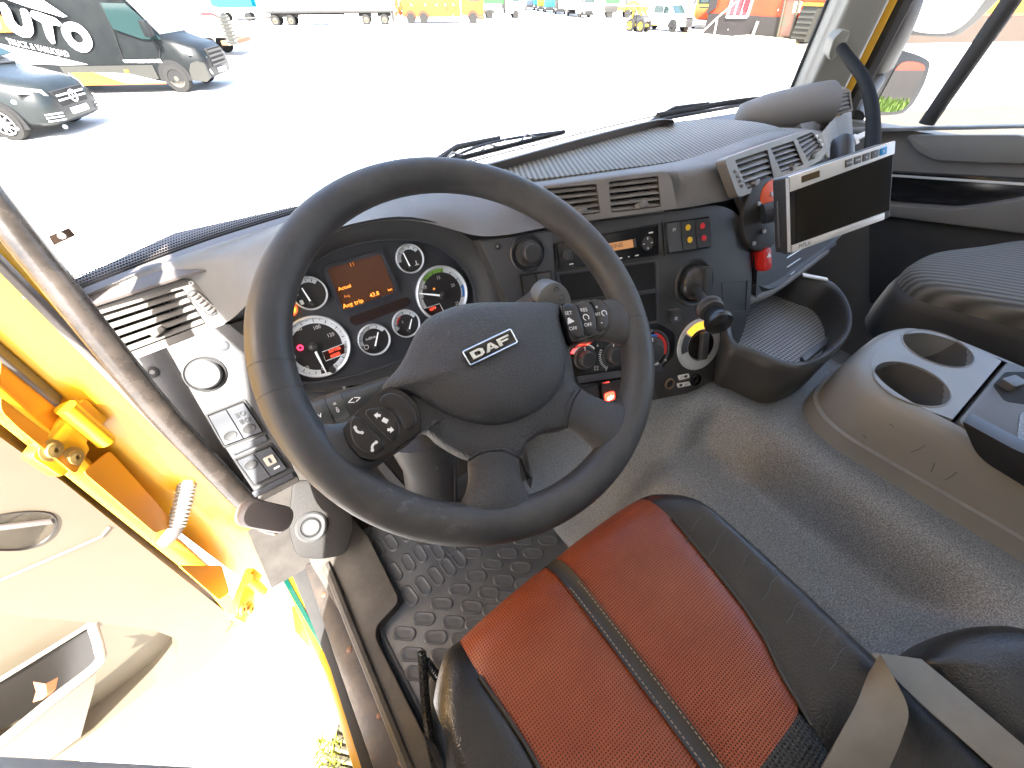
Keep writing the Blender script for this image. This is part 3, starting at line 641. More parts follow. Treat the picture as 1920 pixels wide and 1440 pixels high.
# lit and unlit switches low on the panel
for k, q in enumerate(([(1092, 726), (1117, 722), (1124, 762), (1100, 768)], [(1125, 718), (1158, 713), (1162, 752), (1130, 760)], [(1172, 717), (1192, 714), (1196, 748), (1177, 754)], [(1202, 712), (1225, 708), (1228, 744), (1206, 748)])):
    frame(ST, q, .0025, .003, M['black_matt'], stk); rocker(ST, q, stk, h=0)
LIT = mat('lit red lens', (.6, .01, .005), .3, emit=((1, .015, .008), 3.5))
LITW = mat('lit lamp core', (1, .3, .2), .3, emit=((1, .22, .10), 10))
u, v = ST.uv(1140, 742); lamp = obj('warning_lamp', dome(ST.at(u, v, .005), rrect(0, 0, .024, .020, .006), [(1, 0), (.95, .002), (.6, .003)]), LIT, stk, label='glowing red switch lamp')
obj('lamp_core', dome(ST.at(u, v, .0082, .3), ell(0, -.002, .0075, .0035, 16), [(1, 0), (.7, .0008)]), LITW, lamp)
u, v = ST.uv(1135, 717); obj('lamp_strip', prism(ST, rrect(u, v, .012, .0016, .0008), 0, .0042), mat('dim red strip', (.5, .01, .01), .4, emit=((1, .03, .02), 2)), stk)

# --- heater controls
hc = thing('heater_panel', 'glossy black heater control panel with three rotary knobs', 'heater control', ST.wp(1150, 668))
HF = ST
obj('panel', prism(HF, rpoly(HF.P([(1066, 640), (1160, 618), (1235, 606), (1266, 625), (1262, 668), (1236, 695), (1160, 712), (1082, 722)]), .014, 4), -.002, .0022, .001), M['gloss'], hc)
obj('lower_bar', prism(HF, rpoly(HF.P([(1080, 705), (1238, 682), (1240, 694), (1084, 718)]), .003, 3), .002, .006, .002), M['slate'], hc)
REDP = mat('red print', (.7, .03, .02), .5); BLUEP = mat('blue print', (.05, .2, .6), .5)
for a, b_, r in ((1096, 671, 21), (1149, 664, 21), (1221, 658, 24)):
    u, v = HF.uv(a, b_, .002); rr = prad(HF, a, b_, r); f2 = HF.at(u, v, .002)
    k = obj('knob', lathe(f2, [(rr, 0), (rr * .98, .003), (rr * .9, .005), (rr * .7, .005), (rr * .66, .016), (rr * .58, .018), (.0001, .018)], 30), M['black'], hc)
    obj('pointer', prism(f2, rrect(0, rr * .82, rr * .09, rr * .3, .0005, 2), .004, .0062), M['white'], k)
    if a == 1221:
        obj('red_scale', ring(f2, 0, 0, rr * 1.05, rr * 1.28, .0008, 30, -25, 75), REDP, hc); obj('blue_scale', ring(f2, 0, 0, rr * 1.02, rr * 1.18, .0011, 16, 62, 95), BLUEP, hc)
        obj('white_scale', ring(f2, 0, 0, rr * 1.05, rr * 1.22, .0008, 16, -110, -60), M['white'], hc)
        obj('dial_bezel', ring(f2, 0, 0, rr * 1.34, rr * 1.5, .0010, 40), M['slate'], hc)
        text('lettering', f2, '22', 0, rr * 1.42, .0075, M['white'], hc, .0015); text('lettering', f2, '28', rr * 1.1, -rr * .95, .0072, M['white'], hc, .0015)
    elif a == 1096:
        obj('red_scale', ring(f2, 0, 0, rr * 1.18, rr * 1.4, .0008, 20, 70, 150), mat('lit red scale', (.7, .02, .02), .4, emit=((1, .03, .03), 1.2)), hc)
        obj('white_scale', ring(f2, 0, 0, rr * 1.04, rr * 1.16, .0008, 20, 30, 150), M['white'], hc)
        text('lettering', f2, '4', rr * 1.25, rr * .75, .007, M['white'], hc, .0015)
    else:
        for j in range(12): an = R_(150 + j * 8); obj('tick', prism(f2.at(math.cos(an) * rr * 1.2, math.sin(an) * rr * 1.2, 0, an), rrect(0, 0, rr * .22, rr * .06, .0002, 1), 0, .0008), M['white'], hc)
        text('lettering', f2, '0', -rr * .75, -rr * 1.15, .0075, M['white'], hc, .0015)
for j in range(4):
    u, v = HF.uv(1114 + (j % 2) * 5, 687 + (j // 2) * 5); obj('symbol', ring(HF, u, v, .0011, .0019, .003, 8), M['white'], hc)

# --- radio
rd = thing('car_radio', 'black car radio with small orange display in the centre console', 'radio', ST.wp(1135, 465))
rq = [(1041, 456), (1231, 419), (1232, 478), (1046, 506)]
frame(ST, rq, .003, .0035, M['black_matt'], rd, 'radio_frame')
obj('faceplate', prism(ST, rpoly(ST.P(rq), .002, 2), 0, .0065, .002), M['gloss'], rd)
lcd_t = mat('radio display', (.30, .16, .07), .3, emit=((.9, .4, .14), .05))
dq = [(1112, 461), (1182, 449), (1184, 464), (1118, 475.5)]
ds = obj('display', prism(ST, ST.P(dq), .006, .0072), lcd_t, rd)
u, v = ST.uv(1152, 461.5); text('lettering', ST, 'SINE', u, v, .0105, M['black'], ds, .0078, sx=1.3)
obj('display_edge', prism(ST, ST.P([(1184, 448), (1187, 447), (1189, 463), (1186, 464)]), .006, .008), M['slate'], rd)
u, v = ST.uv(1210, 456.5); rr = prad(ST, 1210, 456.5, 12); f2 = ST.at(u, v, .006)
dp = obj('direction_pad', lathe(f2, [(rr, 0), (rr * .95, .0015), (.0001, .0012)], 24), M['black_matt'], rd)
for an in (0, 90, 180, 270): obj('marker', prism(f2.at(math.cos(R_(an)) * rr * .68, math.sin(R_(an)) * rr * .68, .0012, R_(an)), rrect(0, 0, rr * .3, rr * .12, .0002, 1), 0, .0008), M['white'], dp)
u, v = ST.uv(1060, 479); obj('knob', lathe(ST.at(u, v, .006), [(.010, 0), (.0095, .008), (.008, .010), (.0001, .010)], 24), M['black'], rd)
for a, b_, w in ((1147, 486), (1160, 484), (1175, 481.5), (1190, 479)) and ((1147, 486, .006), (1160, 484, .006), (1175, 481.5, .003), (1190, 479, .008), (1216, 436.5, .009), (1068, 495, .008)):
    u, v = ST.uv(a, b_); obj('button_mark', prism(ST, rrect(u, v, w, .0022, .0004, 1), .006, .0071), M['white'], rd)
u, v = ST.uv(1140, 477); text('lettering', ST, 'DAF', u, v, .006, M['white'], rd, .0072, sx=1.4)
u, v = ST.uv(1088, 440); obj('top_slot', prism(ST, ST.P([(1066, 450), (1226, 421), (1226.5, 424), (1066, 453)]), .006, .0072), M['dark'], rd)

# --- parking brake valve lever in its socket
pb_ = thing('parking_brake_lever', 'black parking brake lever with flanged knob in a round socket', 'brake lever', ST.wp(1302, 530))
u, v = ST.uv(1302, 530); sr = prad(ST, 1302, 530, 38); f2 = ST.at(u, v)
obj('socket_ring', lathe(f2, [(sr * 1.05, 0), (sr * 1.0, .003), (sr * .9, .002), (sr * .85, -.004), (.0001, -.004)], 36), M['black'], pb_)
obj('socket_ball', lathe(f2, [(sr * .80 * math.cos(R_(a)), sr * .62 * math.sin(R_(a))) for a in (-15, 0, 15, 30, 45, 60, 75, 90)], 32), mat('worn gloss ball', (.03, .03, .031), .22), pb_)
obj('ball_slot', prism(f2, rrect(sr * .14, 0, sr * .42, sr * 1.35, sr * .12), .012, .0315, .003), M['black_matt'], pb_)
p0 = ST.wp(1306, 545, .02); p1 = at(1330, 578, d=.665); p2 = at(1350, 608, d=.64)
obj('shaft', tube([p0, (p0 + p1) / 2, p1], [.009, .0085, .0085], 14), M['black'], pb_)
ax = (p2 - p1).normalized(); kf = Fr(p1, ax.cross(ZZ), ZZ.cross(ax).cross(ax) if False else ax.cross(ax.cross(ZZ)))
kf = Fr(p1, ax.orthogonal(), ax.cross(ax.orthogonal()))
obj('flange', lathe(kf, [(.009, -.012), (.0205, -.008), (.0215, -.005), (.0205, -.002), (.016, .001), (.0215, .004), (.0195, .008), (.012, .010)], 26), M['black'], pb_)
kp = [(.012, .005), (.0135, .012), (.017, .020), (.021, .028), (.0225, .034), (.021, .040), (.016, .0435), (.0001, .0445)]
obj('knob', lathe(kf, kp, 26), mat('smooth black knob', (.016, .017, .018), .26), pb_)

# --- panel left of the wheel
lp = thing('switch_panel', 'dark panel left of the steering wheel with round knob and rocker switches', 'switch panel', LP.wp(390, 760))
LPM = mat('sun-lightened grained panel', (.075, .074, .076), .45, bump=('noise', 420, .5, .0008), var=(18, .4, (.095, .093, .09)))  # panel colour lightened to stand in for strong sun
obj('panel', prism(LP, rpoly(LP.P([(238, 680), (428, 606), (470, 640), (480, 735), (556, 893), (462, 940)]), .006, 3), -.03, 0, .002), LPM, lp)
obj('bottom_edge', prism(LP, LP.P([(462, 940), (556, 893), (562, 903), (470, 951)]), -.035, .002, .003), M['taupe_smooth'], lp)
screw(LP, 285, 698, .009, lp); screw(LP, 418, 648, .009, lp, M['slate'])
u, v = LP.uv(384, 701); rr = prad(LP, 384, 701, 38); f2 = LP.at(u, v)
obj('knob_bezel', lathe(f2, [(rr, 0), (rr * .98, .003), (rr * .92, .0035), (rr * .86, .001), (.0001, .0005)], 40), M['black_matt'], lp)
obj('knob', lathe(f2, [(rr * .80, .0005), (rr * .78, .011), (rr * .70, .0145), (rr * .62, .015), (.0001, .0145)], 40), mat('grey knob', (.12, .12, .12), .35), lp)
for q, al in (([(389, 778), (457, 751), (495, 809), (421, 836)], 0), ([(442, 861), (507, 834), (540, 877), (477, 909)], 1)):
    frame(LP, q, .0035, .003, M['black_matt'], lp); obj('switch_well', flat(LP, LP.P(q), .0008), M['dark'], lp)
    for s0, s1 in ((.03, .485), (.515, .97)):
        sq_ = sub(q, s0, s1); o = rocker(LP, sq_, lp, h=.001, mt=M['slate'])
        c = bil(sq_, .5, .78 if not al else .3)
        if s0 < .1 or not al:
            u, v = LP.uv(*c, .001); obj('dimple', dome(LP.at(u, v, .0050), ell(0, 0, .010, .008, 20), [(1, 0), (1, .0042), (.9, .0048), (.6, .0040)]), M['black_matt'], o)
    if not al:
        for k, (a, b_) in enumerate(((454, 774), (462, 786))):
            u, v = LP.uv(a, b_, .005); obj('symbol', ring(LP, u, v, .0028, .0042, .0098, 14), M['black'], lp)
            for j in range(3): obj('symbol', prism(LP, rrect(u - .008, v + .003 - .003 * j, .005, .0009, .0002, 1), .0055, .0098), M['black'], lp)
    else:
        u, v = LP.uv(506, 862, .005); obj('symbol', prism(LP, rrect(u, v, .016, .017, .002), .004, .0096), mat('pale switch print', (.45, .4, .32), .5), lp)
        obj('symbol', prism(LP, rrect(u, v, .004, .010, .001), .0096, .0101), M['slate'], lp); obj('symbol', prism(LP, rrect(u + .003, v - .017, .010, .003, .0012), .004, .0096), M['white'], lp)
obj('edge_strip', prism(LP, LP.P([(432, 842), (497, 814), (502, 824), (437, 853)]), 0, .006, .002), M['slate'], lp)
obj('edge_strip', prism(LP, LP.P([(470, 922), (547, 884), (552, 893), (476, 932)]), 0, .008, .003), M['slate'], lp)
# ================================================================== instrument cluster
ic = thing('instrument_cluster', 'black instrument cluster with six dials behind the steering wheel', 'instrument cluster', CL.wp(700, 600))
hood_px = [(470, 640), (466, 590), (480, 545), (545, 488), (600, 440), (690, 413), (772, 407), (850, 429), (905, 470), (935, 530), (942, 600), (900, 660), (800, 700), (640, 725), (545, 735), (490, 700)]
in_px = [(520, 640), (515, 600), (535, 545), (585, 495), (650, 462), (747, 448), (821, 462), (868, 500), (889, 540), (889, 590), (860, 630), (780, 665), (680, 700), (600, 716), (560, 716), (530, 690)]
ho = [CL.w(*CL.uv(a, b_, hz), hz) for a, b_ in hood_px]; hi = [CL.w(*CL.uv(a, b_, .012), .012) for a, b_ in in_px]
mid = [a * .45 + b_ * .55 + CL.n * .012 for a, b_ in zip(ho, hi)]; hin = [p - CL.n * .014 for p in hi]
obj('hood', loft([cr([p - CL.n * .03 - CL.v * .0 for p in ho], 3, True), cr(ho, 3, True), cr(mid, 3, True), cr(hi, 3, True), cr(hin, 3, True)], True), M['black_matt'], ic, 50)
hi2 = [CL.w(*CL.uv(a, b_, .013), .013) for a, b_ in in_px]
obj('hood_edge', tube(cr(hi2, 3, True), .0016, 6, True), M['slate'], ic)
obj('fascia', prism(CL, [tuple(p) for p in cr(CL.P(in_px), 3, True)], -.012, 0), mat('fascia', (.042, .044, .050), .5, bump=('noise', 900, .15, .0003)), ic)
DIAL = mat('dial face', (.026, .024, .024), .4); NEED = mat('needle', (.85, .85, .83), .4, emit=((1, 1, 1), .05)); RINGM = mat('dial ring', (.72, .74, .75), .3, .2)
SCALE = mat('dial scale', (.68, .72, .74), .45); OR = mat('orange display text', (.5, .15, .02), .5, emit=((1, .30, .04), .42)); RT_ = mat('red display text', (.5, .04, .02), .5, emit=((1, .08, .04), .5))
def gauge(name, a, b_, r, ndl, label=None, arc=None, hub=None):
    u, v = CL.uv(a, b_, .004); rr = prad(CL, a, b_, r, .004); f2 = CL.at(u, v)
    o = obj(name, lathe(f2, [(rr, -.002), (rr, .006), (rr * .965, .0075), (rr * .92, .006), (rr * .90, .003)], 48), RINGM, ic, label=label)
    obj('dial', lathe(f2, [(rr * .93, .0015), (.0001, .0016)], 40), DIAL, o)
    for i, (c, a0, a1, q0, q1) in enumerate(arc or []): obj('scale_band', ring(f2, 0, 0, rr * q0, rr * q1, .0022 + .0002 * i, 40, a0, a1), c, o)
    (h0, h1), (t0, t1) = ndl
    p0 = CL.w(*CL.uv(h0, h1, .006), .006); p1 = CL.w(*CL.uv(t0, t1, .006), .006)
    b = tube([p0, p1], [rr * .055 if rr < .04 else .0022, .0009], 6); obj('needle', b, NEED, o)
    obj('needle_hub', lathe(CL.at(*CL.uv(h0, h1, .006), .002), [(rr * .14, 0), (rr * .13, .006), (rr * .08, .008), (.0001, .008)], 20), M['black'], o)
    return o, f2, rr
def num(o, s, a, b_, size, m=None): u, v = CL.uv(a, b_, .0025); return text('numeral', CL, s, u, v, size, m or M['white'], o, .0026, 0, sx=.92)
def ticks(o, f2, rr, angs, q0, q1, m=None, w=.0009):
    for an in angs:
        t = R_(an); c = (q0 + q1) / 2 * rr; obj('tick', prism(f2.at(math.cos(t) * c, math.sin(t) * c, 0, t), rrect(0, 0, (q1 - q0) * rr, w, w * .2, 1), .002, .0034), m or M['black'], o)
GRN = mat('green scale', (.22, .45, .08), .5); BLU = mat('blue scale', (.05, .22, .6), .5)
o, f2, rr = gauge('speedometer', 595, 651, 61, ((588, 652), (612, 700)), 'large speedometer reading zero', [(SCALE, -75, 255, .76, .93)])
ticks(o, f2, rr, [-70 + 24.2 * k for k in range(14)], .80, .90); ticks(o, f2, rr, [-58 + 24.2 * k for k in range(13)], .85, .90, w=.0006)
for s, a, b_ in (('80', 561, 617), ('100', 594, 614), ('120', 620, 628), ('60', 544, 641), ('40', 550, 670), ('20', 575, 690), ('0', 605, 691)): num(o, s, a, b_, .0085)
od = obj('odometer', prism(CL, rpoly(CL.P([(604, 660), (645, 644), (647, 663), (611, 677)], .003), .002, 3), .002, .004, .0006), mat('odometer window', (.03, .008, .006), .3), o)
oe = CL.P([(604, 660), (645, 644), (647, 663), (611, 677)], .004)
obj('window_edge', tube([CL.w(*p, .0042) for p in oe], .0007, 5, True), M['white'], od)
for s, a, b_ in (('367158', 627, 656), ('65525', 629, 665)): u, v = CL.uv(a, b_, .004); text('digits', CL, s, u, v, .0068, RT_, od, .0046, sx=.95)
u, v = CL.uv(563, 652, .003); obj('brake_lamp', ring(CL, u, v, .0025, .0048, .0032, 16), mat('lit red lamp', (.6, .01, .03), .4, emit=((1, .02, .06), .9)), o)
u, v = CL.uv(623, 693, .003); obj('reset_button', lathe(CL.at(u, v, .002), [(.0055, 0), (.005, .006), (.0001, .0065)], 16), M['black'], o)
o, f2, rr = gauge('tachometer', 830, 551, 50, ((830, 554.5), (784, 550)), 'engine speed dial with green and blue bands', [(SCALE, -50, 205, .76, .93), (GRN, 70, 130, .76, .93), (BLU, -25, 5, .80, .93)])
ticks(o, f2, rr, [200 - 25 * k for k in range(11)], .74, .84, M['black'])
for s, a, b_ in (('15', 822, 521), ('10', 796, 539), ('20', 849, 535), ('5', 793, 555), ('25', 857, 569)): num(o, s, a, b_, .0085)
u, v = CL.uv(814, 542, .003); text('symbol', CL, '+', u, v, .009, OR, o, .003)
od = obj('hour_display', prism(CL, rpoly(CL.P([(793, 580), (824, 569), (832, 583), (805, 595)], .003), .002, 3), .002, .004), MATS['odometer window'], o)
obj('window_edge', tube([CL.w(*p, .0042) for p in CL.P([(794, 579), (824, 569), (831, 582)], .004)], .0007, 5), M['white'], od)
u, v = CL.uv(811, 579, .004); text('digits', CL, '1279', u, v, .0068, RT_, od, .0046)
o, f2, rr = gauge('fuel_gauge', 581, 550, 33, ((584, 568), (566, 540)), 'small fuel dial', [(SCALE, 40, 175, .64, .88)])
ticks(o, f2, rr, (60, 85, 110, 135, 160), .70, .84)
u, v = CL.uv(566, 567, .003); obj('symbol', prism(CL, rrect(u, v, .005, .007, .001), .002, .003), M['white'], o)
o, f2, rr = gauge('temperature_gauge', 769, 485, 27, ((770, 502), (756, 474)), 'small coolant temperature dial', [(SCALE, 30, 185, .62, .88)])
ticks(o, f2, rr, (50, 80, 110, 140), .70, .84)
u, v = CL.uv(781, 493, .003); obj('symbol', prism(CL, rrect(u, v, .002, .008, .001), .002, .003), M['white'], o); obj('symbol', prism(CL, rrect(u, v - .003, .008, .0012, .0004, 2), .002, .0032), M['white'], o)
o, f2, rr = gauge('additive_gauge', 702, 637, 30, ((703, 652), (709, 623)), 'small fluid level dial lettered AdBlue', [(SCALE, 25, 190, .70, .90)])
u, v = CL.uv(695, 634, .003); text('lettering', CL, 'AdBlue', u, v, .0062, M['white'], o, .0026)
ticks(o, f2, rr, (60, 95, 130, 165), .74, .86)
u, v = CL.uv(687, 651, .003); obj('symbol', ring(CL, u, v, .0032, .0042, .0028, 14), M['white'], o)
o, f2, rr = gauge('air_pressure_gauge', 762, 607, 26, ((767, 620), (772, 598)), 'small air pressure dial with red band', [(SCALE, 20, 200, .66, .90), (REDP, 110, 165, .58, .68)])
num(o, '5', 755, 604, .006); num(o, '0', 748, 615, .006)
ticks(o, f2, rr, (50, 90, 130, 170), .70, .86)
u, v = CL.uv(543, 580, .003); w_ = obj('warning_lamp', lathe(CL.at(u, v), [(.0105, .0), (.0105, .002), (.0001, .0021)], 20), mat('lit amber lamp', (.8, .55, .02), .4, emit=((1, .7, .02), .8)), ic)
obj('lamp_ring', ring(CL, u, v, .0078, .0108, .0026, 20), mat('lit red ring', (.7, .05, .02), .4, emit=((1, .06, .02), .6)), w_)
# display
sq_ = [(612, 504), (713, 476), (741, 547), (643, 581)]
lc = obj('trip_display', prism(CL, rpoly(CL.P(sq_), .003, 3), 0, .002), mat('trip display', (.045, .023, .016), .25, emit=((.32, .10, .03), .02)), ic, label='brown trip computer screen with orange text')
obj('display_frame', housing(CL, rpoly(CL.P([(601, 501), (716, 467), (752, 550), (641, 589)], .006), .012, 5), [rpoly(CL.P(sq_, .006), .005, 3)], 0, .009, mat('display bezel', (.03, .032, .04), .35), lc, 'bezel').data, None, lc) if False else housing(CL, rpoly(CL.P([(601, 501), (716, 467), (752, 550), (641, 589)], .008), .012, 5), [rpoly(CL.P(sq_, .002), .005, 3)], 0, .009, mat('display bezel', (.03, .032, .04), .35), lc, 'bezel')
for s, a, b_, z in (('Avg trip', 662, 569, .0105), ('43.8', 702, 552, .0095), ('km', 731, 543, .006), ('Actual', 646, 539, .008), ('11', 660, 496, .009), ('Avg', 650, 555, .006)):
    u, v = CL.uv(a, b_, .002); text('lettering', CL, s, u, v, z, OR if s not in ('Avg', '11') else mat('dim orange text', (.4, .12, .02), .5, emit=((1, .3, .04), .12)), lc, .0026)
obj('warning_strip', prism(CL, rpoly(CL.P([(654, 595), (764, 556), (771, 565), (767, 573), (668, 611), (658, 607)]), .006, 4), 0, .0012), mat('smoked strip', (.03, .018, .015), .25), ic)
obj('knee_panel', solid(loft([[CL.wp(500, 735, .03), CL.wp(640, 735, .03), CL.wp(800, 715, .03), CL.wp(930, 690, .03)], [CL.wp(510, 760, .035), CL.wp(650, 765, .035), CL.wp(800, 745, .035), CL.wp(940, 720, .03)], [CL.wp(530, 800, .0), CL.wp(670, 805, .0), CL.wp(800, 790, 0), CL.wp(940, 760, 0)], [CL.wp(560, 860, -.12), CL.wp(680, 850, -.12), CL.wp(800, 840, -.12), CL.wp(940, 800, -.12)]]), .006), M['black_matt'], ic, 60)

# ================================================================== steering column
WC = Vector((.1835, .328, -.285)); WN = Vector((0, -.545, .838)).normalized()
WF = Fr(WC, (1, 0, 0), Vector((0, .838, .545)))
col = thing('column_shroud', 'black steering column shroud with stalks below the wheel', 'steering column', (.18, .55, -1.0))
def csec(c, w, hgt, n=20, sq=.75):
    out = []
    for k in range(n):
        t = 2 * math.pi * k / n; cx, cy = math.cos(t), math.sin(t)
        out.append(c + WF.u * (math.copysign(abs(cx) ** sq, cx) * w) + WF.v * (math.copysign(abs(cy) ** sq, cy) * hgt))
    return out
b = loft([csec(WF.w(-.008, -.028, h), w, hh) for h, w, hh in ((-.055, .040, .036), (-.06, .080, .054), (-.10, .086, .060), (-.17, .082, .060), (-.22, .06, .05))], True, False, True)
obj('shroud', b, mat('violet black plastic', (.03, .028, .038), .4, bump=('noise', 900, .15, .0003)), col, 60)
pth = [at(790, 800, d=.60), at(806, 860, d=.74), at(812, 930, d=.90), at(815, 985, d=1.12)]
rows = []
for p, w in zip(pth, (.055, .052, .058, .070)):
    rows.append([p + V(math.cos(2 * math.pi * k / 20) * w, math.sin(2 * math.pi * k / 20) * w * .8, 0) for k in range(20)])
obj('lower_shroud', loft(rows, True, False, True), M['black'], col, 70)
obj('shroud_seam', tube([rows[1][17] + V(.0, -.002, 0), rows[2][17] + V(0, -.002, 0), rows[3][17]], .0014, 5), M['slate'], col)
kf = Fr(at(808, 865, d=.68), (1, 0, 0), (0, .5, .86)); kz = at(808, 865, d=.67)
lk = Fr(kz, (1, .3, 0), (0, .6, .8))
obj('lock_lever', tube([lk.w(-.004, .012, .003), lk.w(.008, .008, .006), lk.w(.010, -.006, .006), lk.w(0, -.014, .003), lk.w(-.006, -.006, .003)], .0028, 8), M['chrome'], col)
# left stalk
s0, s1 = at(735, 722, d=.60), at(590, 782, d=.56)
ax = (s1 - s0).normalized(); L0 = (s1 - s0).length
sp = [s0 + ax * L0 * k for k in (0, .3, .55, .60, .61, .62, .80, .81, .86, 1.0, 1.08, 1.10)]
stalk = obj('stalk', tube(sp, [.014, .017, .0205, .0215, .0215, .0225, .0225, .0235, .0245, .0245, .022, .011], 20), mat('stalk plastic', (.045, .048, .045), .4), col, 30, label='left stalk with indicator and wiper symbols')
fn = (-(s0 + s1) / 2).normalized(); sf = Fr((s0 + s1) / 2, ax * -1, (fn.cross(ax * -1)))
for k, s, z, dx in ((.50, '<>', .016, 0), (.72, '0', .008, -.004), (.72, '-', .010, .001), (.72, '=', .008, .006), (.92, 'v', .012, 0)):
    p = s0 + ax * L0 * k; f2 = Fr(p + fn * .0250, ax * -1, fn.cross(ax * -1)); text('symbol', f2, s, 0, dx, z, M['white'], stalk, .0008)
# right stalk: grey paddle
g0 = at(985, 575, d=.66); g1 = at(1040, 555, d=.60)
obj('stalk', tube([at(960, 590, d=.68), g0, at(1010, 560, d=.64)], [.014, .016, .018], 14), M['slate'], col)
pf = Fr(at(1035, 548, d=.615), (1, -.3, 0), (0, .35, .93))
pd = obj('stalk_paddle', dome(pf, rpoly(pf.P([(1000, 566), (1012, 540), (1030, 527), (1050, 530), (1067, 548), (1072, 572), (1030, 575)]), .012, 5), [(1, -.03), (1, .0), (.93, .005), (.6, .007), (.2, .0075)]), mat('grey paddle', (.16, .165, .16), .4), col, 45, label='grey end of right stalk with printed symbols')
u, v = pf.uv(1040, 541); obj('symbol', ring(pf, u, v, .003, .004, .0074, 14), M['black'], pd)
u, v = pf.uv(1050, 556); obj('symbol', ring(pf, u, v, .004, .0048, .0074, 14), M['black'], pd)

# ================================================================== steering wheel
sw = thing('steering_wheel', 'large worn black leather steering wheel with four spokes', 'steering wheel', WC)
RC, TR = .2143, .0207
def worn_mat():
    m = mat('worn wheel leather', (.02, .021, .023), .5, bump=('noise', 700, .25, .0006))
    N, L, b = nodes(m); tc = N.new('ShaderNodeTexCoord')
    n = N.new('ShaderNodeTexNoise'); n.inputs['Scale'].default_value = 9; n.inputs['Detail'].default_value = 9; n.inputs['Roughness'].default_value = .72; L.new(tc.outputs['Object'], n.inputs['Vector'])
    r = N.new('ShaderNodeValToRGB'); e = r.color_ramp.elements; e[0].position = .42; e[0].color = (.036, .0365, .038, 1); e[1].position = .72; e[1].color = (.075, .073, .069, 1)
    L.new(n.outputs[0], r.inputs[0]); L.new(r.outputs[0], b.inputs['Base Color'])
    n3 = N.new('ShaderNodeTexNoise'); n3.inputs['Scale'].default_value = 70; n3.inputs['Detail'].default_value = 8; n3.inputs['Roughness'].default_value = .7; L.new(tc.outputs['Object'], n3.inputs['Vector'])
    n4 = N.new('ShaderNodeTexNoise'); n4.inputs['Scale'].default_value = 7; L.new(tc.outputs['Object'], n4.inputs['Vector'])
    q1 = N.new('ShaderNodeMapRange'); q1.inputs[1].default_value = .55; q1.inputs[2].default_value = .60; L.new(n3.outputs[0], q1.inputs[0])
    q2 = N.new('ShaderNodeMapRange'); q2.inputs[1].default_value = .64; q2.inputs[2].default_value = .82; L.new(n4.outputs[0], q2.inputs[0])
    q3 = N.new('ShaderNodeMath'); q3.operation = 'MULTIPLY'; L.new(q1.outputs[0], q3.inputs[0]); L.new(q2.outputs[0], q3.inputs[1])
    q4 = N.new('ShaderNodeMix'); q4.data_type = 'RGBA'; q4.inputs[7].default_value = (.14, .135, .13, 1); L.new(q3.outputs[0], q4.inputs[0]); L.new(r.outputs[0], q4.inputs[6]); L.new(q4.outputs[2], b.inputs['Base Color'])
    r2 = N.new('ShaderNodeMapRange'); r2.inputs[1].default_value = .35; r2.inputs[2].default_value = .7; r2.inputs[3].default_value = .42; r2.inputs[4].default_value = .68; L.new(n.outputs[0], r2.inputs[0]); L.new(r2.outputs[0], b.inputs['Roughness'])
    return m
WM = worn_mat()
obj('rim', tube([WF.w(RC * math.cos(t), RC * math.sin(t), 0) for t in [2 * math.pi * k / 96 for k in range(96)]], TR, 20, True, up=WN), WM, sw, 80)
for an in (168, 176, 341, 352):   # seams in the leather
    t = R_(an); c = WF.w(RC * math.cos(t), RC * math.sin(t), 0); e1 = (WF.u * math.cos(t) + WF.v * math.sin(t))
    P = [c + (e1 * math.cos(R_(a)) + WN * math.sin(R_(a))) * (TR * 1.004) for a in range(-10, 191, 12)]
    obj('seam', tube(P, .0003, 5), M['black_matt'], sw)
# centre moulding and airbag cover
hp = [(648, 800), (717, 727), (752, 680), (790, 607), (832, 580), (882, 567), (975, 564), (1047, 567), (1056, 613), (1070, 647), (1081, 713), (1092, 732), (1080, 780), (1064, 803), (1022, 811), (990, 834), (974, 861), (930, 868), (876, 858), (828, 832), (790, 808), (720, 850)]
hh = .0
body = [V(p) for p in WF.P(hp, hh)]
obj('centre_moulding', dome(WF, [tuple(p) for p in cr([tuple(p) for p in body], 4, True)], [(.97, -.032), (1.0, -.02), (1.0, -.006), (.97, .001), (.90, .004), (.7, .006), (.3, .006)]), M['hub'], sw, 60)
ap = [(716, 727), (752, 680), (790, 606), (832, 579), (882, 566), (975, 564), (1046, 568), (1052, 600), (1062, 640), (1064, 680), (1056, 715), (1035, 748), (1000, 775), (960, 790), (920, 795), (880, 789), (840, 775), (800, 752), (765, 735)]
obj('airbag_cover', dome(WF, [tuple(p) for p in cr(WF.P(ap, .012), 4, True)], [(1.0, .0), (1.0, .007), (.985, .0105), (.95, .013), (.85, .018), (.65, .0235), (.4, .027), (.15, .028)]), M['hub'], sw, 60)
obj('cover_crease', tube(cr([WF.wp(925, 575, .0165), WF.wp(940, 595, .0225), WF.wp(952, 615, .0262)], 3), .0004, 5), M['black'], sw)
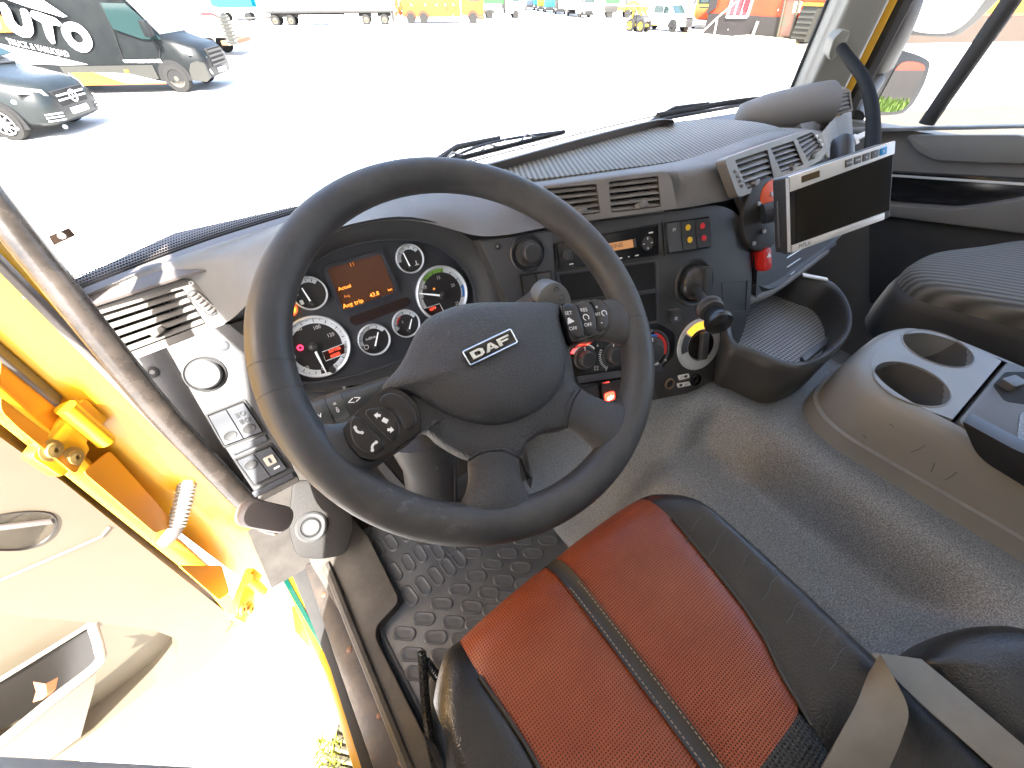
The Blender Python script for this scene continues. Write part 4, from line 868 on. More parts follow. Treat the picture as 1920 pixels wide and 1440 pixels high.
# badge
bq = [(867, 660), (957, 617), (970, 642), (882, 685)]
bf = WF.at(*WF.uv(919, 651, .030), .027, R_(0)); 
bd = obj('badge', prism(WF, rpoly(WF.P(bq, .030), .002, 3), .024, .0305, .0008), M['gloss'], sw)
obj('badge_edge', tube([WF.w(*p, .0305) for p in rpoly(WF.P(bq, .0305), .002, 3)], .0009, 6, True), M['chrome'], bd)
q = [V(p) for p in WF.P(bq, .031)]; ctr = sum(q, V(0, 0)) / 4; e = ((q[1] + q[2]) - (q[0] + q[3])); an = math.atan2(e.y, e.x); hgt = ((q[0] + q[1]) - (q[3] + q[2])).length / 2; wid = e.length / 2
LW = wid * .25; LH = hgt * .52; lf = WF.at(ctr.x, ctr.y, .031, an); BM = mat('badge letters', (.72, .73, .66), .35, .2)
def letter(x, polys):
    b = None
    for pl_ in polys: b = prism(lf, [(x + a * LW, (c - .5) * LH) for a, c in pl_], 0, .0012, 0, b)
    return b
S_ = wid * .27
D1 = [[(0, 0), (.26, 0), (.26, 1), (0, 1)], [(.26, .76), (.62, .76), (.72, 1), (.26, 1)], [(.26, 0), (.72, 0), (.62, .24), (.26, .24)], [(.72, 0), (.98, .2), (.98, .8), (.72, 1), (.62, .76), (.72, .65), (.72, .35), (.62, .24)]]
A1 = [[(0, 0), (.27, 0), (.62, 1), (.40, 1)], [(.45, .55), (.62, 1), (.62, 1), (.75, 0), (1.02, 0), (.66, 1), (.55, 1)][:0] or [(.75, 0), (1.02, 0), (.66, 1), (.46, 1)], [(.32, .2), (.70, .2), (.64, .4), (.38, .4)]]
F1 = [[(0, 0), (.26, 0), (.26, 1), (0, 1)], [(.26, .76), (1, .76), (1, 1), (.26, 1)], [(.26, .36), (.82, .36), (.82, .58), (.26, .58)]]
for x, pl_ in ((-S_ * 1.48, D1), (-S_ * .48, A1), (S_ * .56, F1)): obj('badge_letter', letter(x, pl_), BM, bd, 30)
# spokes: lofted bars running into the rim
def spoke(c_px, w, th, name='spoke', mt=None, h0=-.004, h1=-.001):
    P = [WF.uv(a, b_, 0) for a, b_ in c_px]; n = len(P); rows = []
    for i, p in enumerate(P):
        t = V(P[min(i + 1, n - 1)]) - V(P[max(i - 1, 0)]); t.normalize(); nn = V(-t.y, t.x); hc_ = h0 + (h1 - h0) * i / (n - 1)
        rows.append([WF.w(p[0] + nn.x * math.cos(a) * w[i], p[1] + nn.y * math.cos(a) * w[i], hc_ + math.copysign(abs(math.sin(a)) ** .8, math.sin(a)) * th[i]) for a in [2 * math.pi * k / 18 for k in range(18)]])
    b = loft(rows, True, False, True); return obj(name, b, mt or WM, sw, 80, subsurf=1)
spoke([(922, 838), (927, 868), (930, 900), (932, 935), (934, 975)], [.027, .029, .029, .035, .058], [.014, .016, .0165, .018, .018], mt=M['hub'])
spoke([(1058, 745), (1085, 768), (1112, 785), (1140, 800), (1172, 818)], [.025, .0265, .027, .035, .054], [.013, .015, .016, .018, .018], mt=M['hub'])
spoke([(1040, 600), (1085, 600), (1125, 600), (1150, 600), (1180, 605)], [.020, .024, .026, .032, .042], [.010, .012, .014, .017, .018])
spoke([(768, 782), (722, 810), (688, 830), (655, 845), (608, 866)], [.024, .024, .026, .029, .042], [.010, .012, .014, .017, .018])
for pts in ([(878, 864), (898, 852), (925, 845), (950, 847), (975, 860)], [(1090, 728), (1076, 750), (1068, 775), (1063, 803)]):
    obj('seam', tube(cr([WF.wp(a, b_, .0145) for a, b_ in pts], 4), .0011, 6), M['dark'], sw)
# button pods
GP = M['gloss']
def pod(px_, h, name, label): return obj(name, dome(WF, [tuple(p) for p in cr(WF.P(px_, h), 4, True)], [(1, -.02), (1, h - .002), (.97, h), (.6, h + .001)]), GP, sw, 40, label=label)
pl_ = pod([(723, 727), (748, 729), (773, 746), (788, 770), (790, 803), (780, 815), (740, 843), (707, 862), (685, 862), (668, 852), (650, 830), (643, 805), (650, 793), (690, 752)], .017, 'button_pod', 'glossy left button pod with telephone symbols')
def btn(px_, h, parent, mt=None):
    u = [tuple(p) for p in cr(WF.P(px_, h), 3, True)]
    o = obj('button', dome(WF, u, [(1, h - .004), (1, h + .0008), (.95, h + .0022), (.6, h + .003)]), mt or mat('button rubber', (.012, .010, .010), .3), parent, 45)
    obj('button_edge', tube([WF.w(*p, h + .0004) for p in u], .0005, 5, True), M['slate'], parent); return o
btn([(658, 793), (672, 783), (716, 828), (718, 842), (700, 851), (680, 845), (662, 825)], .018, pl_); btn([(686, 777), (700, 766), (725, 768), (745, 790), (748, 812), (738, 826), (728, 822)], .018, pl_)
btn([(712, 752), (728, 738), (752, 744), (774, 766), (780, 790), (768, 806), (758, 804), (750, 785), (735, 768)], .018, pl_)
def phone(a, b_, rot, h=.0218):
    u, v = WF.uv(a, b_, h); f2 = WF.at(u, v, h, rot); o = ell(0, -.004, .0058, .0058, 10, 35, 145); i = ell(0, -.004, .0036, .0036, 10, 145, 35)
    b = prism(f2, o + i, 0, .0008); prism(f2, rrect(-.0040, -.0010, .0028, .0028, .0008), 0, .0008, 0, b); prism(f2, rrect(.0040, -.0010, .0028, .0028, .0008), 0, .0008, 0, b)
    obj('phone_symbol', b, M['white'], pl_)
phone(671, 808, R_(115)); phone(700, 836, R_(40))
def arrow(a, b_, rot, h=.0218):
    u, v = WF.uv(a, b_, h); f2 = WF.at(u, v, h, rot); b = prism(f2, [(-.0032, 0), (.0032, 0), (0, .0034)], 0, .0008); prism(f2, rrect(0, -.0014, .0026, .0028, .0004), 0, .0008, 0, b); obj('arrow_symbol', b, M['white'], pl_)
arrow(708, 779, R_(60)); arrow(732, 806, R_(240))
u, v = WF.uv(720, 792, .0218); b = prism(WF.at(u, v, .0218, R_(35)), rrect(-.003, -.001, .006, .008, .0005), 0, .0004); obj('book_symbol', housing(WF.at(u, v, .0218, R_(35)), rrect(-.003, 0, .0065, .008, .0004), [rrect(-.003, 0, .0045, .006, .0003)], 0, .0008, M['white'], pl_, 'book_symbol').data, None, pl_) if False else obj('book_symbol', prism(WF.at(u, v, .0218, R_(35)), rrect(.0020, 0, .0042, .0055, .0005), 0, .0008), M['white'], pl_)
pr_ = pod([(1050, 572), (1075, 566), (1110, 561), (1133, 564), (1144, 582), (1146, 605), (1136, 624), (1110, 632), (1074, 642), (1064, 620), (1056, 596)], .014, 'button_pod', 'black right button pod with cruise control lettering')
for q in ([(1056, 574), (1076, 572), (1088, 600), (1094, 628), (1080, 634), (1066, 612)], [(1083, 571), (1102, 567), (1114, 590), (1114, 622), (1098, 627), (1092, 600)], [(1107, 566), (1124, 564), (1138, 586), (1136, 612), (1122, 620), (1118, 590)]): btn(q, .015, pr_)
def wtxt(s, a, b_, z, rot=-0.30): u, v = WF.uv(a, b_, .019); text('lettering', WF, s, u, v, z, M['white'], pr_, .0188, rot)
for s, a, b_, z in (('SET', 1066, 587, .0066), ('OFF', 1075, 616, .0066), ('RES', 1095, 581, .0066), ('OFF', 1103, 609, .0066), ('+', 1119, 576, .009), ('SET', 1121, 589, .0052), ('-', 1128, 604, .010)): wtxt(s, a, b_, z)
u, v = WF.uv(1099, 595, .019); obj('cruise_symbol', ring(WF, u, v, .0034, .0045, .0189, 14, -60, 240), M['white'], pr_)
u, v = WF.uv(1133, 587, .019); obj('cruise_symbol', ring(WF, u, v, .0030, .0041, .0189, 14, -60, 240), M['white'], pr_)
u, v = WF.uv(1069, 601, .019); obj('limit_symbol', prism(WF, [(u - .005, v - .003), (u + .005, v - .003), (u + .001, v + .004), (u - .001, v + .004)], .018, .0189), M['white'], pr_)
# ================================================================== floor mat, sill, pedals
FL = Fr((0, 0, -1.055), (1, 0, 0), (0, 1, 0))
M['mat'] = mat('worn rubber mat', (.055, .060, .066), .42, bump=('noise', 300, .25, .0006), var=(9, .85, (.12, .125, .13)))
fm = thing('floor_mat', 'dusty grey rubber mat with raised oval pads in the driver footwell', 'floor mat', (.15, .3, -1.055))
mp_ = [(655, 970), (748, 1118), (746, 1138), (714, 1172), (716, 1200), (850, 1470), (1150, 1300), (1062, 1003), (985, 886), (800, 860)]
muv = FL.P(mp_); obj('mat_sheet', prism(FL, rpoly(muv, .02, 4), -.006, .004, .002), M['mat'], fm)
b = None
for k in (1.0, .965):
    pts = [FL.w(.15 + (u - .15) * k, .35 + (v - .35) * k, .004) for u, v in rpoly(muv, .02, 4)]
    b = tube(pts, .0035 if k == 1 else .002, 6, True, bm=b)
obj('mat_rim', b, M['mat'], fm)
padA = [(708, 1028), (740, 1072), (768, 1117), (765, 1055), (793, 1098), (733, 1017), (787, 1038), (817, 1080), (840, 1063), (860, 1047), (820, 1033), (683, 990), (758, 1000), (800, 1010), (842, 1025)]
padB = [(758, 1188), (795, 1160), (817, 1195), (828, 1132), (850, 1167), (862, 1105), (885, 1138), (893, 1080), (917, 1112), (923, 1058), (945, 1088), (952, 1037), (977, 1063), (1000, 1037), (1028, 1013), (867, 1200), (893, 1170), (773, 1227), (830, 1230), (783, 1263), (885, 1037), (905, 1012), (980, 1012), (950, 1120), (985, 1095), (925, 1145)]
PB = dome(Fr((0, 0, 0), (1, 0, 0), (0, 1, 0)), rrect(0, 0, .056, .028, .014, 6), [(1, -.001), (1, .0012), (.93, .0028), (.80, .003), (.72, .0022), (.4, .0022)])
pme = _mesh('pad', PB)
pme.materials.append(M['mat'])
for lst, ang in ((padA, R_(98)), (padB, -YAW - R_(3))):
    for a, b_ in lst:
        u, v = FL.uv(a, b_, .004); o = bpy.data.objects.new('pad', pme); COL.objects.link(o); o.parent = fm
        o.location = FL.w(u, v, .004) - fm.location; o.rotation_euler = (0, 0, ang + random.uniform(-.06, .06))
sl = thing('door_sill', 'scuffed sill trim and riveted metal strip along the driver door opening', 'door sill', (-.15, .3, -1.05))
SLF = Fr((0, 0, -1.03), (1, 0, 0), (0, 1, 0))
M['scuffed'] = mat('scuffed taupe trim', (.060, .053, .045), .6, bump=('noise', 420, .4, .001), var=(16, .8, (.105, .094, .078)))  # brown lowered to stand in for shade over the sill
obj('sill_trim', prism(SLF, rpoly(SLF.P([(560, 962), (640, 950), (690, 1005), (748, 1122), (746, 1136), (708, 1176), (706, 1198), (842, 1470), (775, 1470), (640, 1150), (585, 1060)]), .012, 3), -.06, .012, .006), M['scuffed'], sl)
obj('side_ridge', tube(cr([SLF.wp(612, 1060, .014), SLF.wp(630, 1105, .02), SLF.wp(660, 1180, .018), SLF.wp(770, 1450, .012)], 4), .010, 8), M['scuffed'], sl)
MS = mat('scratched strip', (.05, .046, .044), .35, .3, bump=('noise', 120, .3, .001), var=(22, .8, (.11, .09, .075)))
SM = Fr((0, 0, -1.045), (1, 0, 0), (0, 1, 0))
st_ = obj('metal_strip', prism(SM, SM.P([(572, 1062), (598, 1053), (640, 1150), (775, 1470), (712, 1470), (640, 1265)]), -.02, .006, .003), MS, sl)
for a, b_ in ((607, 1115), (655, 1218), (712, 1342), (752, 1428)):
    u, v = SM.uv(a, b_, .006); obj('rivet', lathe(SM.at(u, v, .006), [(.0065, 0), (.006, .0015), (.003, .0025), (.0001, .0022)], 14), mat('rusty rivet', (.16, .09, .06), .5, .5), st_)
SE = Fr((0, 0, -1.08), (1, 0, 0), (0, 1, 0))
obj('edge_rubber', prism(SE, SE.P([(540, 1010), (575, 1060), (645, 1262), (715, 1470), (690, 1470), (622, 1255), (552, 1085), (528, 1030)]), -.04, .015, .004), M['rubber'], sl)
obj('painted_edge', prism(SE, SE.P([(505, 1045), (530, 1040), (552, 1085), (622, 1255), (690, 1470), (670, 1470), (606, 1258), (540, 1110)]), -.10, .0, .004), M['yellow'], sl)
obj('glass_strip', prism(SE, SE.P([(523, 1076), (533, 1072), (612, 1215), (606, 1222)]), -.02, .004, .001), mat('green glass', (.004, .05, .036), .2), sl)
YR = [(545, 1135), (562, 1135), (606, 1205), (604, 1218), (580, 1214), (552, 1185)]
obj('step_lamp', dome(SE, rpoly(SE.P(YR, -.12), .01, 3), [(1, -.15), (1, -.122), (.8, -.118)]), M['yellow'], sl)
# speaker cap and footwell side
spk = thing('kick_panel', 'speckled kick panel with round speaker cap beside the driver door', 'kick panel', (-.2, .66, -1.0))
KP = Fr(at(582, 985, x=-.142), (1, .25, .12), (0, .8, .6))
obj('panel', prism(KP, rpoly(KP.P([(548, 900), (640, 900), (665, 985), (650, 1040), (600, 1050), (555, 1045), (540, 990)]), .02, 4), -.03, 0, .006), mat('shade-darkened scuffed trim', (.009, .008, .007), .6, bump=('noise', 420, .5, .0012), var=(16, .8, (.018, .0155, .013)), spec=.25), spk)  # trim colour darkened in place of shade in the footwell corner
u, v = KP.uv(584, 988); kr = prad(KP, 584, 988, 30)
obj('speaker_cap', lathe(KP.at(u, v), [(kr, 0), (kr * .98, .006), (kr * .86, .009), (kr * .66, .007), (kr * .60, .003), (kr * .54, .006), (kr * .48, .009), (.0001, .010)], 32), M['black_matt'], spk)
# pedals
for nm, q, d in (('brake_pedal', [(700, 868), (715, 862), (775, 930), (760, 942)], 1.10), ('accelerator_pedal', [(985, 900), (1002, 893), (1066, 995), (1046, 1004)], 1.16)):
    P = [at(a, b_, d=d) for a, b_ in q]; n_ = (P[1] - P[0]).cross(P[3] - P[0]).normalized()
    t = thing(nm, ('black brake pedal plate' if 'brake' in nm else 'long black accelerator pedal') + ' in the driver footwell', 'pedal', P[2])
    pf_ = Fr(P[0], P[1] - P[0], P[0] - P[3]); 
    obj('pedal_plate', prism(pf_, [((p - P[0]).dot(pf_.u), (p - P[0]).dot(pf_.v)) for p in P], -.012, 0, .003), M['rubber'], t)
    obj('pedal_arm', tube([P[0], P[0] + V(.02, .12, .12), P[0] + V(.02, .18, .3)], .009, 8), M['black'], t)
# coiled hose by the seat
ch = thing('coiled_hose', 'black coiled hose hanging in a loop beside the driver seat', 'hose', at(800, 1300, d=.95))
def coil(path, r, rt, turns, name):
    P = cr(path, 10); L = [0]
    for i in range(1, len(P)): L.append(L[-1] + (P[i] - P[i - 1]).length)
    n = turns * 8; pts = []
    for k in range(n + 1):
        s = L[-1] * k / n; i = max(j for j in range(len(L)) if L[j] <= s + 1e-9); i = min(i, len(P) - 2); t = (s - L[i]) / max(1e-9, L[i + 1] - L[i]); c = P[i].lerp(P[i + 1], t)
        d = (P[i + 1] - P[i]).normalized(); a = d.orthogonal().normalized(); a = (V(0, 0, 1) - d * d.z).normalized() if abs(d.z) < .95 else (V(1, 0, 0) - d * d.x).normalized(); e = d.cross(a)
        ph = 2 * math.pi * k / 8; pts.append(c + a * math.cos(ph) * r + e * math.sin(ph) * r)
    return obj(name, tube(pts, rt, 6), mat('hose plastic', (.012, .012, .012), .35), ch)
coil([at(791, 1222, d=.84), at(794, 1262, d=.83), at(799, 1330, d=.80), at(808, 1395, d=.76), at(822, 1450, d=.73)], .0070, .0030, 46, 'hose_coil')
coil([at(797, 1238, d=.845), at(815, 1262, d=.845), at(834, 1290, d=.845), at(860, 1330, d=.85)], .0070, .0030, 22, 'hose_coil')

# ================================================================== driver seat
ds = thing('driver_seat', 'driver seat cushion in black leather with perforated red centre panels', 'seat', (.19, -.15, -.95))
def perf(name, c, c2, pitch=150.0, hole=(.05, .008, .004), rad=.30, rough=.38):
    m = mat(name, c, rough, bump=None)
    N, L, b = nodes(m); tc = N.new('ShaderNodeTexCoord'); mp = N.new('ShaderNodeMapping'); mp.inputs['Scale'].default_value = (pitch, pitch, 0); L.new(tc.outputs['Object'], mp.inputs[0])
    fr = N.new('ShaderNodeVectorMath'); fr.operation = 'FRACTION'; L.new(mp.outputs[0], fr.inputs[0])
    sb = N.new('ShaderNodeVectorMath'); sb.operation = 'SUBTRACT'; sb.inputs[1].default_value = (.5, .5, 0); L.new(fr.outputs[0], sb.inputs[0])
    ln = N.new('ShaderNodeVectorMath'); ln.operation = 'LENGTH'; L.new(sb.outputs[0], ln.inputs[0])
    sm = N.new('ShaderNodeMapRange'); sm.interpolation_type = 'SMOOTHSTEP'; sm.inputs[1].default_value = rad * .6; sm.inputs[2].default_value = rad * 1.25; L.new(ln.outputs['Value'], sm.inputs[0])
    n = N.new('ShaderNodeTexNoise'); n.inputs['Scale'].default_value = 11; n.inputs['Detail'].default_value = 8; n.inputs['Roughness'].default_value = .7; L.new(tc.outputs['Object'], n.inputs['Vector'])
    r = N.new('ShaderNodeValToRGB'); r.color_ramp.elements[0].position = .35; r.color_ramp.elements[0].color = tuple(c) + (1,); r.color_ramp.elements[1].position = .68; r.color_ramp.elements[1].color = tuple(c2) + (1,); L.new(n.outputs[0], r.inputs[0])
    mx = N.new('ShaderNodeMix'); mx.data_type = 'RGBA'; mx.inputs[6].default_value = tuple(hole) + (1,); L.new(sm.outputs[0], mx.inputs[0]); L.new(r.outputs[0], mx.inputs[7]); L.new(mx.outputs[2], b.inputs['Base Color'])
    bp = N.new('ShaderNodeBump'); bp.inputs['Strength'].default_value = .9; bp.inputs['Distance'].default_value = .0012; L.new(sm.outputs[0], bp.inputs['Height']); L.new(bp.outputs[0], b.inputs['Normal']); return m
RL = perf('perforated red leather', (.245, .050, .018), (.32, .084, .033), 290.0, (.07, .011, .005), .30); BM_ = perf('black mesh fabric', (.02, .021, .02), (.035, .036, .035), 210, (.004, .004, .004), .34, .5)
def crack_mat():
    m = mat('cracked black leather', (.016, .016, .016), .33, bump=('leather', 190, .30, .0007), var=(14, .6, (.034, .033, .031)))
    return m
BL = crack_mat()
def s01(a, b_, x): t = max(0, min(1, (x - a) / (b_ - a))); return t * t * (3 - 2 * t)
def xr(y): 
    T = [(.16, .390), (.10, .384), (.024, .372), (-.04, .360), (-.082, .347), (-.11, .33), (-.2, .30), (-.6, .30)]
    for (a, u), (b_, w) in zip(T, T[1:]):
        if y >= b_: return w + (u - w) * max(0, min(1, (y - b_) / (a - b_)))
    return T[-1][1]
def xl(y): return .019 + .012 * s01(.14, 0, y)
SX0, SX1 = -.064, .474
def seatz(x, y):
    z = -.602 + .010 * s01(xl(y) + .03, SX0 + .03, x) + .014 * s01(xr(y), SX1 - .03, x)
    z -= .055 * s01(SX0 + .030, SX0 - .004, x) + .055 * s01(SX1 - .040, SX1 + .004, x)
    z += .004 * math.sin(math.pi * max(0, min(1, (x - .02) / .165))) + .004 * math.sin(math.pi * max(0, min(1, (x - .19) / .18)))
    z -= .006 * s01(.02, .0, abs(x - .187)) + .006 * s01(.014, 0, abs(x - xr(y))) + .006 * s01(.014, 0, abs(x - xl(y)))
    return z - .03 * s01(0, -.5, y)
FR_ = [(-.012, -.22), (.004, -.16), (.010, -.10), (.008, -.055), (-.002, -.024), (-.020, -.007), (-.045, 0)]
def yfront(x): return .152 + .012 * math.sin(math.pi * max(0, min(1, (x - SX0) / (SX1 - SX0)))) - .05 * s01(SX0 + .07, SX0, x) - .06 * s01(SX1 - .09, SX1, x) + .02 * (x - .19)
def seat_patch(name, fx0, fx1, ya, yb, mt, nx=8, front=True, lab=None, lift=0.0):
    """strip of cushion between two side lines; ya None = wrap round the front"""
    rows = []; ylist = [ya + (yb - ya) * k / 14 for k in range(15)]
    if front:
        for dy, dz in FR_:
            r = []
            for k in range(nx + 1):
                y0 = .11; x = fx0(y0) + (fx1(y0) - fx0(y0)) * k / nx; yy = yfront(x) + dy; r.append(V(x, yy, seatz(x, yy if yy < .11 else .11) + dz + lift))
            rows.append(r)
    for y in ylist:
        r = []
        for k in range(nx + 1):
            x = fx0(y) + (fx1(y) - fx0(y)) * k / nx; yy = y
            if front: lim = yfront(x) - .05; yy = min(y, lim)
            r.append(V(x, yy, seatz(x, yy) + lift))
        rows.append(r)
    return obj(name, loft(rows), mt, ds, 80, subsurf=1, label=lab)
yb_ = lambda x: -.125
seat_patch('cushion_panel', xl, lambda y: .178, .08, -.16, RL, lab='left red perforated panel of the driver seat'); seat_patch('cushion_panel', lambda y: .196, xr, .08, -.145, RL, lab='right red perforated panel of the driver seat')
seat_patch('rear_panel', xl, lambda y: .178, -.16, -.6, BM_, front=False); seat_patch('rear_panel', lambda y: .196, xr, -.145, -.6, BM_, front=False)
seat_patch('side_bolster', lambda y: SX0 + .05 * s01(.06, .16, y), xl, .08, -.6, BL, 8); 
seat_patch('side_bolster', xr, lambda y: SX1, .08, -.6, BL, 8)
stp = seat_patch('centre_strip', lambda y: .176, lambda y: .198, .08, -.6, M['black_matt'], 4, lift=.0035)
for dx in (-.0075, .0075):
    b = None
    for k in range(52):
        y = .13 - k * .0055; zz = seatz(.187 + dx, min(y, .1)) + .0072 - (.024 * s01(.10, .15, y)); b = tube([V(.187 + dx, y, zz), V(.187 + dx, y - .0033, zz)], .0006, 4, bm=b)
    obj('stitching', b, mat('tan thread', (.34, .25, .16), .7), stp)
for fx in (xl, xr):
    P = [V(fx(y), y, seatz(fx(y), y) + .003) for y in [.10 - .02 * k for k in range(14)]]; obj('welt', tube(P, .0022, 6), M['black_matt'], ds)
b = None
for x0, x1 in ((SX0, SX1),):
    for side, x in ((0, SX0), (1, SX1)):
        rows = [[V(x + (-.004 if side == 0 else .004) * q, y, seatz(x, min(y, .1)) - q * .09 - .002) for y in [.10 - .05 * k for k in range(15)]] for q in (0, .5, 1, 2)]
        obj('side_skirt', loft(rows), BL, ds, 80)
obj('seat_base', box(-.02, .42, -.58, .08, -1.05, -.74, .03), M['black_matt'], ds)
obj('backrest', loft([[V(x, -.56 - abs(x - .2) * .0 - k * .12, -.62 + k * .75) + V(0, .05 * (abs(x - .2) / .25) ** 2, 0) for x in (-.05, 0, .1, .2, .3, .4, .45)] for k in (0, .25, .5, .75, 1)]), BL, ds, 80)
for r_ in range(7):                      # creases fanning over the right bolster
    a0 = [(1300, 965), (1345, 990), (1395, 1030), (1445, 1075), (1490, 1120), (1540, 1165), (1575, 1210)][r_]
    P = [at(a0[0] + dx, a0[1] + dy, z=-.586) for dx, dy in ((18, 0), (6, 14), (2, 30), (-8, 44))]
    P = [V(p.x, p.y, seatz(p.x, p.y) + .0006) for p in P]; obj('crease', tube(cr(P, 3), .0007, 5), M['slate'], ds)
# armrest pad, seat belts
ar = thing('armrest_pad', 'black leather armrest pad at the right of the driver seat', 'armrest', at(1850, 1300, z=-.62))
AF = Fr((0, 0, -.60), (1, 0, 0), (0, 1, 0))
ap_ = AF.P([(1738, 1232), (1760, 1203), (1800, 1178), (1850, 1164), (1920, 1166), (2010, 1200), (2080, 1290), (2060, 1430), (1960, 1440), (1840, 1340), (1765, 1262)])
obj('pad', dome(AF, [tuple(p) for p in cr(ap_, 4, True)], [(.90, -.10), (.99, -.075), (1.0, -.05), (.97, -.022), (.90, -.006), (.7, .004), (.3, .008)]), BL, ar, 80)
obj('pad_arm', box(.52, .60, -.6, -.3, -.72, -.66, .02), M['black_matt'], ar)
bel = thing('seat_belt', 'grey woven seat belt webbing crossing beside the driver seat', 'seat belt', at(1650, 1260, z=-.6))
WEB = mat('grey webbing', (.17, .165, .14), .7, bump=('noise', 900, .4, .0006), var=(30, .5, (.12, .115, .1)))
def ribbon(L_, R2, name, mt=WEB, t=.0016):
    rows = [cr(L_, 6), cr([a.lerp(b_, .5) + V(0, 0, .0015) for a, b_ in zip(L_, R2)], 6), cr(R2, 6)]; return obj(name, solid(loft(rows), t), mt, bel, 80)
ribbon([at(1630, 1224, d=0.487), at(1710, 1305, d=0.457), at(1800, 1385, d=0.426), at(1890, 1465, d=0.400)], [at(1726, 1237, d=0.489), at(1790, 1290, d=0.461), at(1862, 1350, d=0.431), at(1950, 1425, d=0.400)], 'webbing')
ribbon([at(1632, 1262, d=0.473), at(1606, 1320, d=0.453), at(1575, 1375, d=0.437), at(1528, 1460, d=0.420)], [at(1652, 1226, d=0.458), at(1700, 1322, d=0.437), at(1690, 1380, d=0.429), at(1655, 1460, d=0.420)], 'webbing')
obj('buckle_stalk', tube([at(1702, 1318, d=.60), at(1708, 1390, d=.60), at(1722, 1450, d=.60)], .004, 8), mat('red brown strap', (.16, .06, .045), .6), bel)
bx_ = Fr(at(1745, 1400, d=.64), RT, UP)
obj('buckle', prism(bx_, rrect(0, 0, .09, .14, .02), -.03, 0, .008), M['black'], bel)

# ================================================================== passenger seat
ps = thing('passenger_seat', 'dark grey ribbed fabric passenger seat across the cab', 'seat', (1.42, -.2, -.95))
PF = Fr((0, 0, -.46), (1, 0, 0), (0, 1, 0))
po = [(1.165, .10), (1.185, .150), (1.25, .180), (1.38, .170), (1.52, .115), (1.66, .06), (1.70, 0), (1.70, -.55), (1.34, -.55), (1.25, -.16), (1.20, -.02)]
def rib_fab():
    m = mat('ribbed seat fabric', (.06, .058, .05), .8); N, L, b = nodes(m); tc = N.new('ShaderNodeTexCoord'); mp = N.new('ShaderNodeMapping'); mp.inputs['Rotation'].default_value = (0, 0, R_(-30))
    w = N.new('ShaderNodeTexWave'); w.inputs['Scale'].default_value = 21; w.inputs['Distortion'].default_value = .0; L.new(tc.outputs['Object'], mp.inputs[0]); L.new(mp.outputs[0], w.inputs['Vector'])
    r = N.new('ShaderNodeValToRGB'); r.color_ramp.elements[0].color = (.034, .033, .029, 1); r.color_ramp.elements[1].color = (.105, .10, .086, 1); L.new(w.outputs[1], r.inputs[0]); L.new(r.outputs[0], b.inputs['Base Color'])
    bp = N.new('ShaderNodeBump'); bp.inputs['Distance'].default_value = .002; L.new(w.outputs[1], bp.inputs['Height']); L.new(bp.outputs[0], b.inputs['Normal']); return m
pc = [tuple(p) for p in cr(po, 5, True)]
obj('cushion_base', dome(PF, pc, [(.93, -.17), (.985, -.15), (1, -.11), (.995, -.06), (.97, -.035), (.93, -.03)]), mat('dark seat side', (.03, .029, .028), .6, bump=('noise', 500, .3, .0006)), ps, 80)
obj('cushion', dome(PF, pc, [(.97, -.038), (.965, -.02), (.94, -.006), (.88, .002), (.7, .008), (.3, .01)]), rib_fab(), ps, 80)
obj('seat_base', box(1.26, 1.66, -.5, .02, -1.06, -.62, .03), M['black_matt'], ps)
obj('backrest', box(1.2, 1.7, -.72, -.6, -.5, .3, .05, seg=4), M['black_matt'], ps)

# ================================================================== console between the seats, storage bin
cs = thing('cup_holder_console', 'grey console between the seats with two round cup holders', 'console', (.96, -.2, -.645))
CT = Fr((0, 0, -.505), (1, 0, 0), (0, 1, 0))
co = [(.784, .02), (.800, .075), (.84, .112), (.92, .125), (1.04, .122), (1.11, .09), (1.13, .02), (1.13, -.6), (.82, -.6)]
cp = [tuple(p) for p in rpoly(co, .05, 6)]
def inset(k, z, c=(.955, -.2)): return [CT.w(c[0] + (p[0] - c[0]) * (1 - k / .18), c[1] + (p[1] - c[1]) * (1 - k / .30), z) for p in cp]
def ins_uv(k, c=(.955, -.2)): return [(c[0] + (p[0] - c[0]) * (1 - k / .18), c[1] + (p[1] - c[1]) * (1 - k / .30)) for p in cp]
obj('console_body', loft([inset(-.004, -.142), inset(0, -.13), inset(.001, -.104), inset(.007, -.101), inset(.011, -.05), inset(.016, -.018), inset(.022, -.007), inset(.030, -.002), inset(.042, -.0005)], True), M['grey'], cs, 50)
c1, c2 = CT.uv(1757, 652), CT.uv(1708, 718)
seam_y = -.068
top = [p for p in ins_uv(.040) if p[1] > seam_y]
tp = top + [(1.085, seam_y), (.835, seam_y)]
ang = lambda p: math.atan2(p[1] - .02, p[0] - .955)
tp = sorted(tp, key=ang)
housing(CT, tp, [ell(c1[0], c1[1], .060, .056, 36), ell(c2[0], c2[1], .060, .056, 36)], -.07, .0, M['grey'], cs, 'cup_plate')
for c in (c1, c2):
    f2 = CT.at(*c); o = obj('cup_holder', lathe(f2, [(.0585, -.002), (.055, -.035), (.050, -.068), (.0001, -.069)], 36, base_cap=False), mat('cup well', (.075, .071, .066), .55), cs)
    obj('cup_rim', tube([f2.w(.0605 * math.cos(t), .0565 * math.sin(t), .0003) for t in [2 * math.pi * k / 40 for k in range(40)]], .0016, 6, True), M['grey'], o)
obj('lid', prism(CT, rpoly([(.826, seam_y - .006), (1.09, seam_y - .006), (1.10, -.55), (.84, -.55)], .015, 4), -.03, .004, .004), mat('lid plastic', (.075, .072, .068), .5, bump=('noise', 500, .3, .0006)), cs, label='dark lid with recessed latch')
LSF = Fr((.802, 0, -.55), (0, -1, 0), (0, 0, 1))
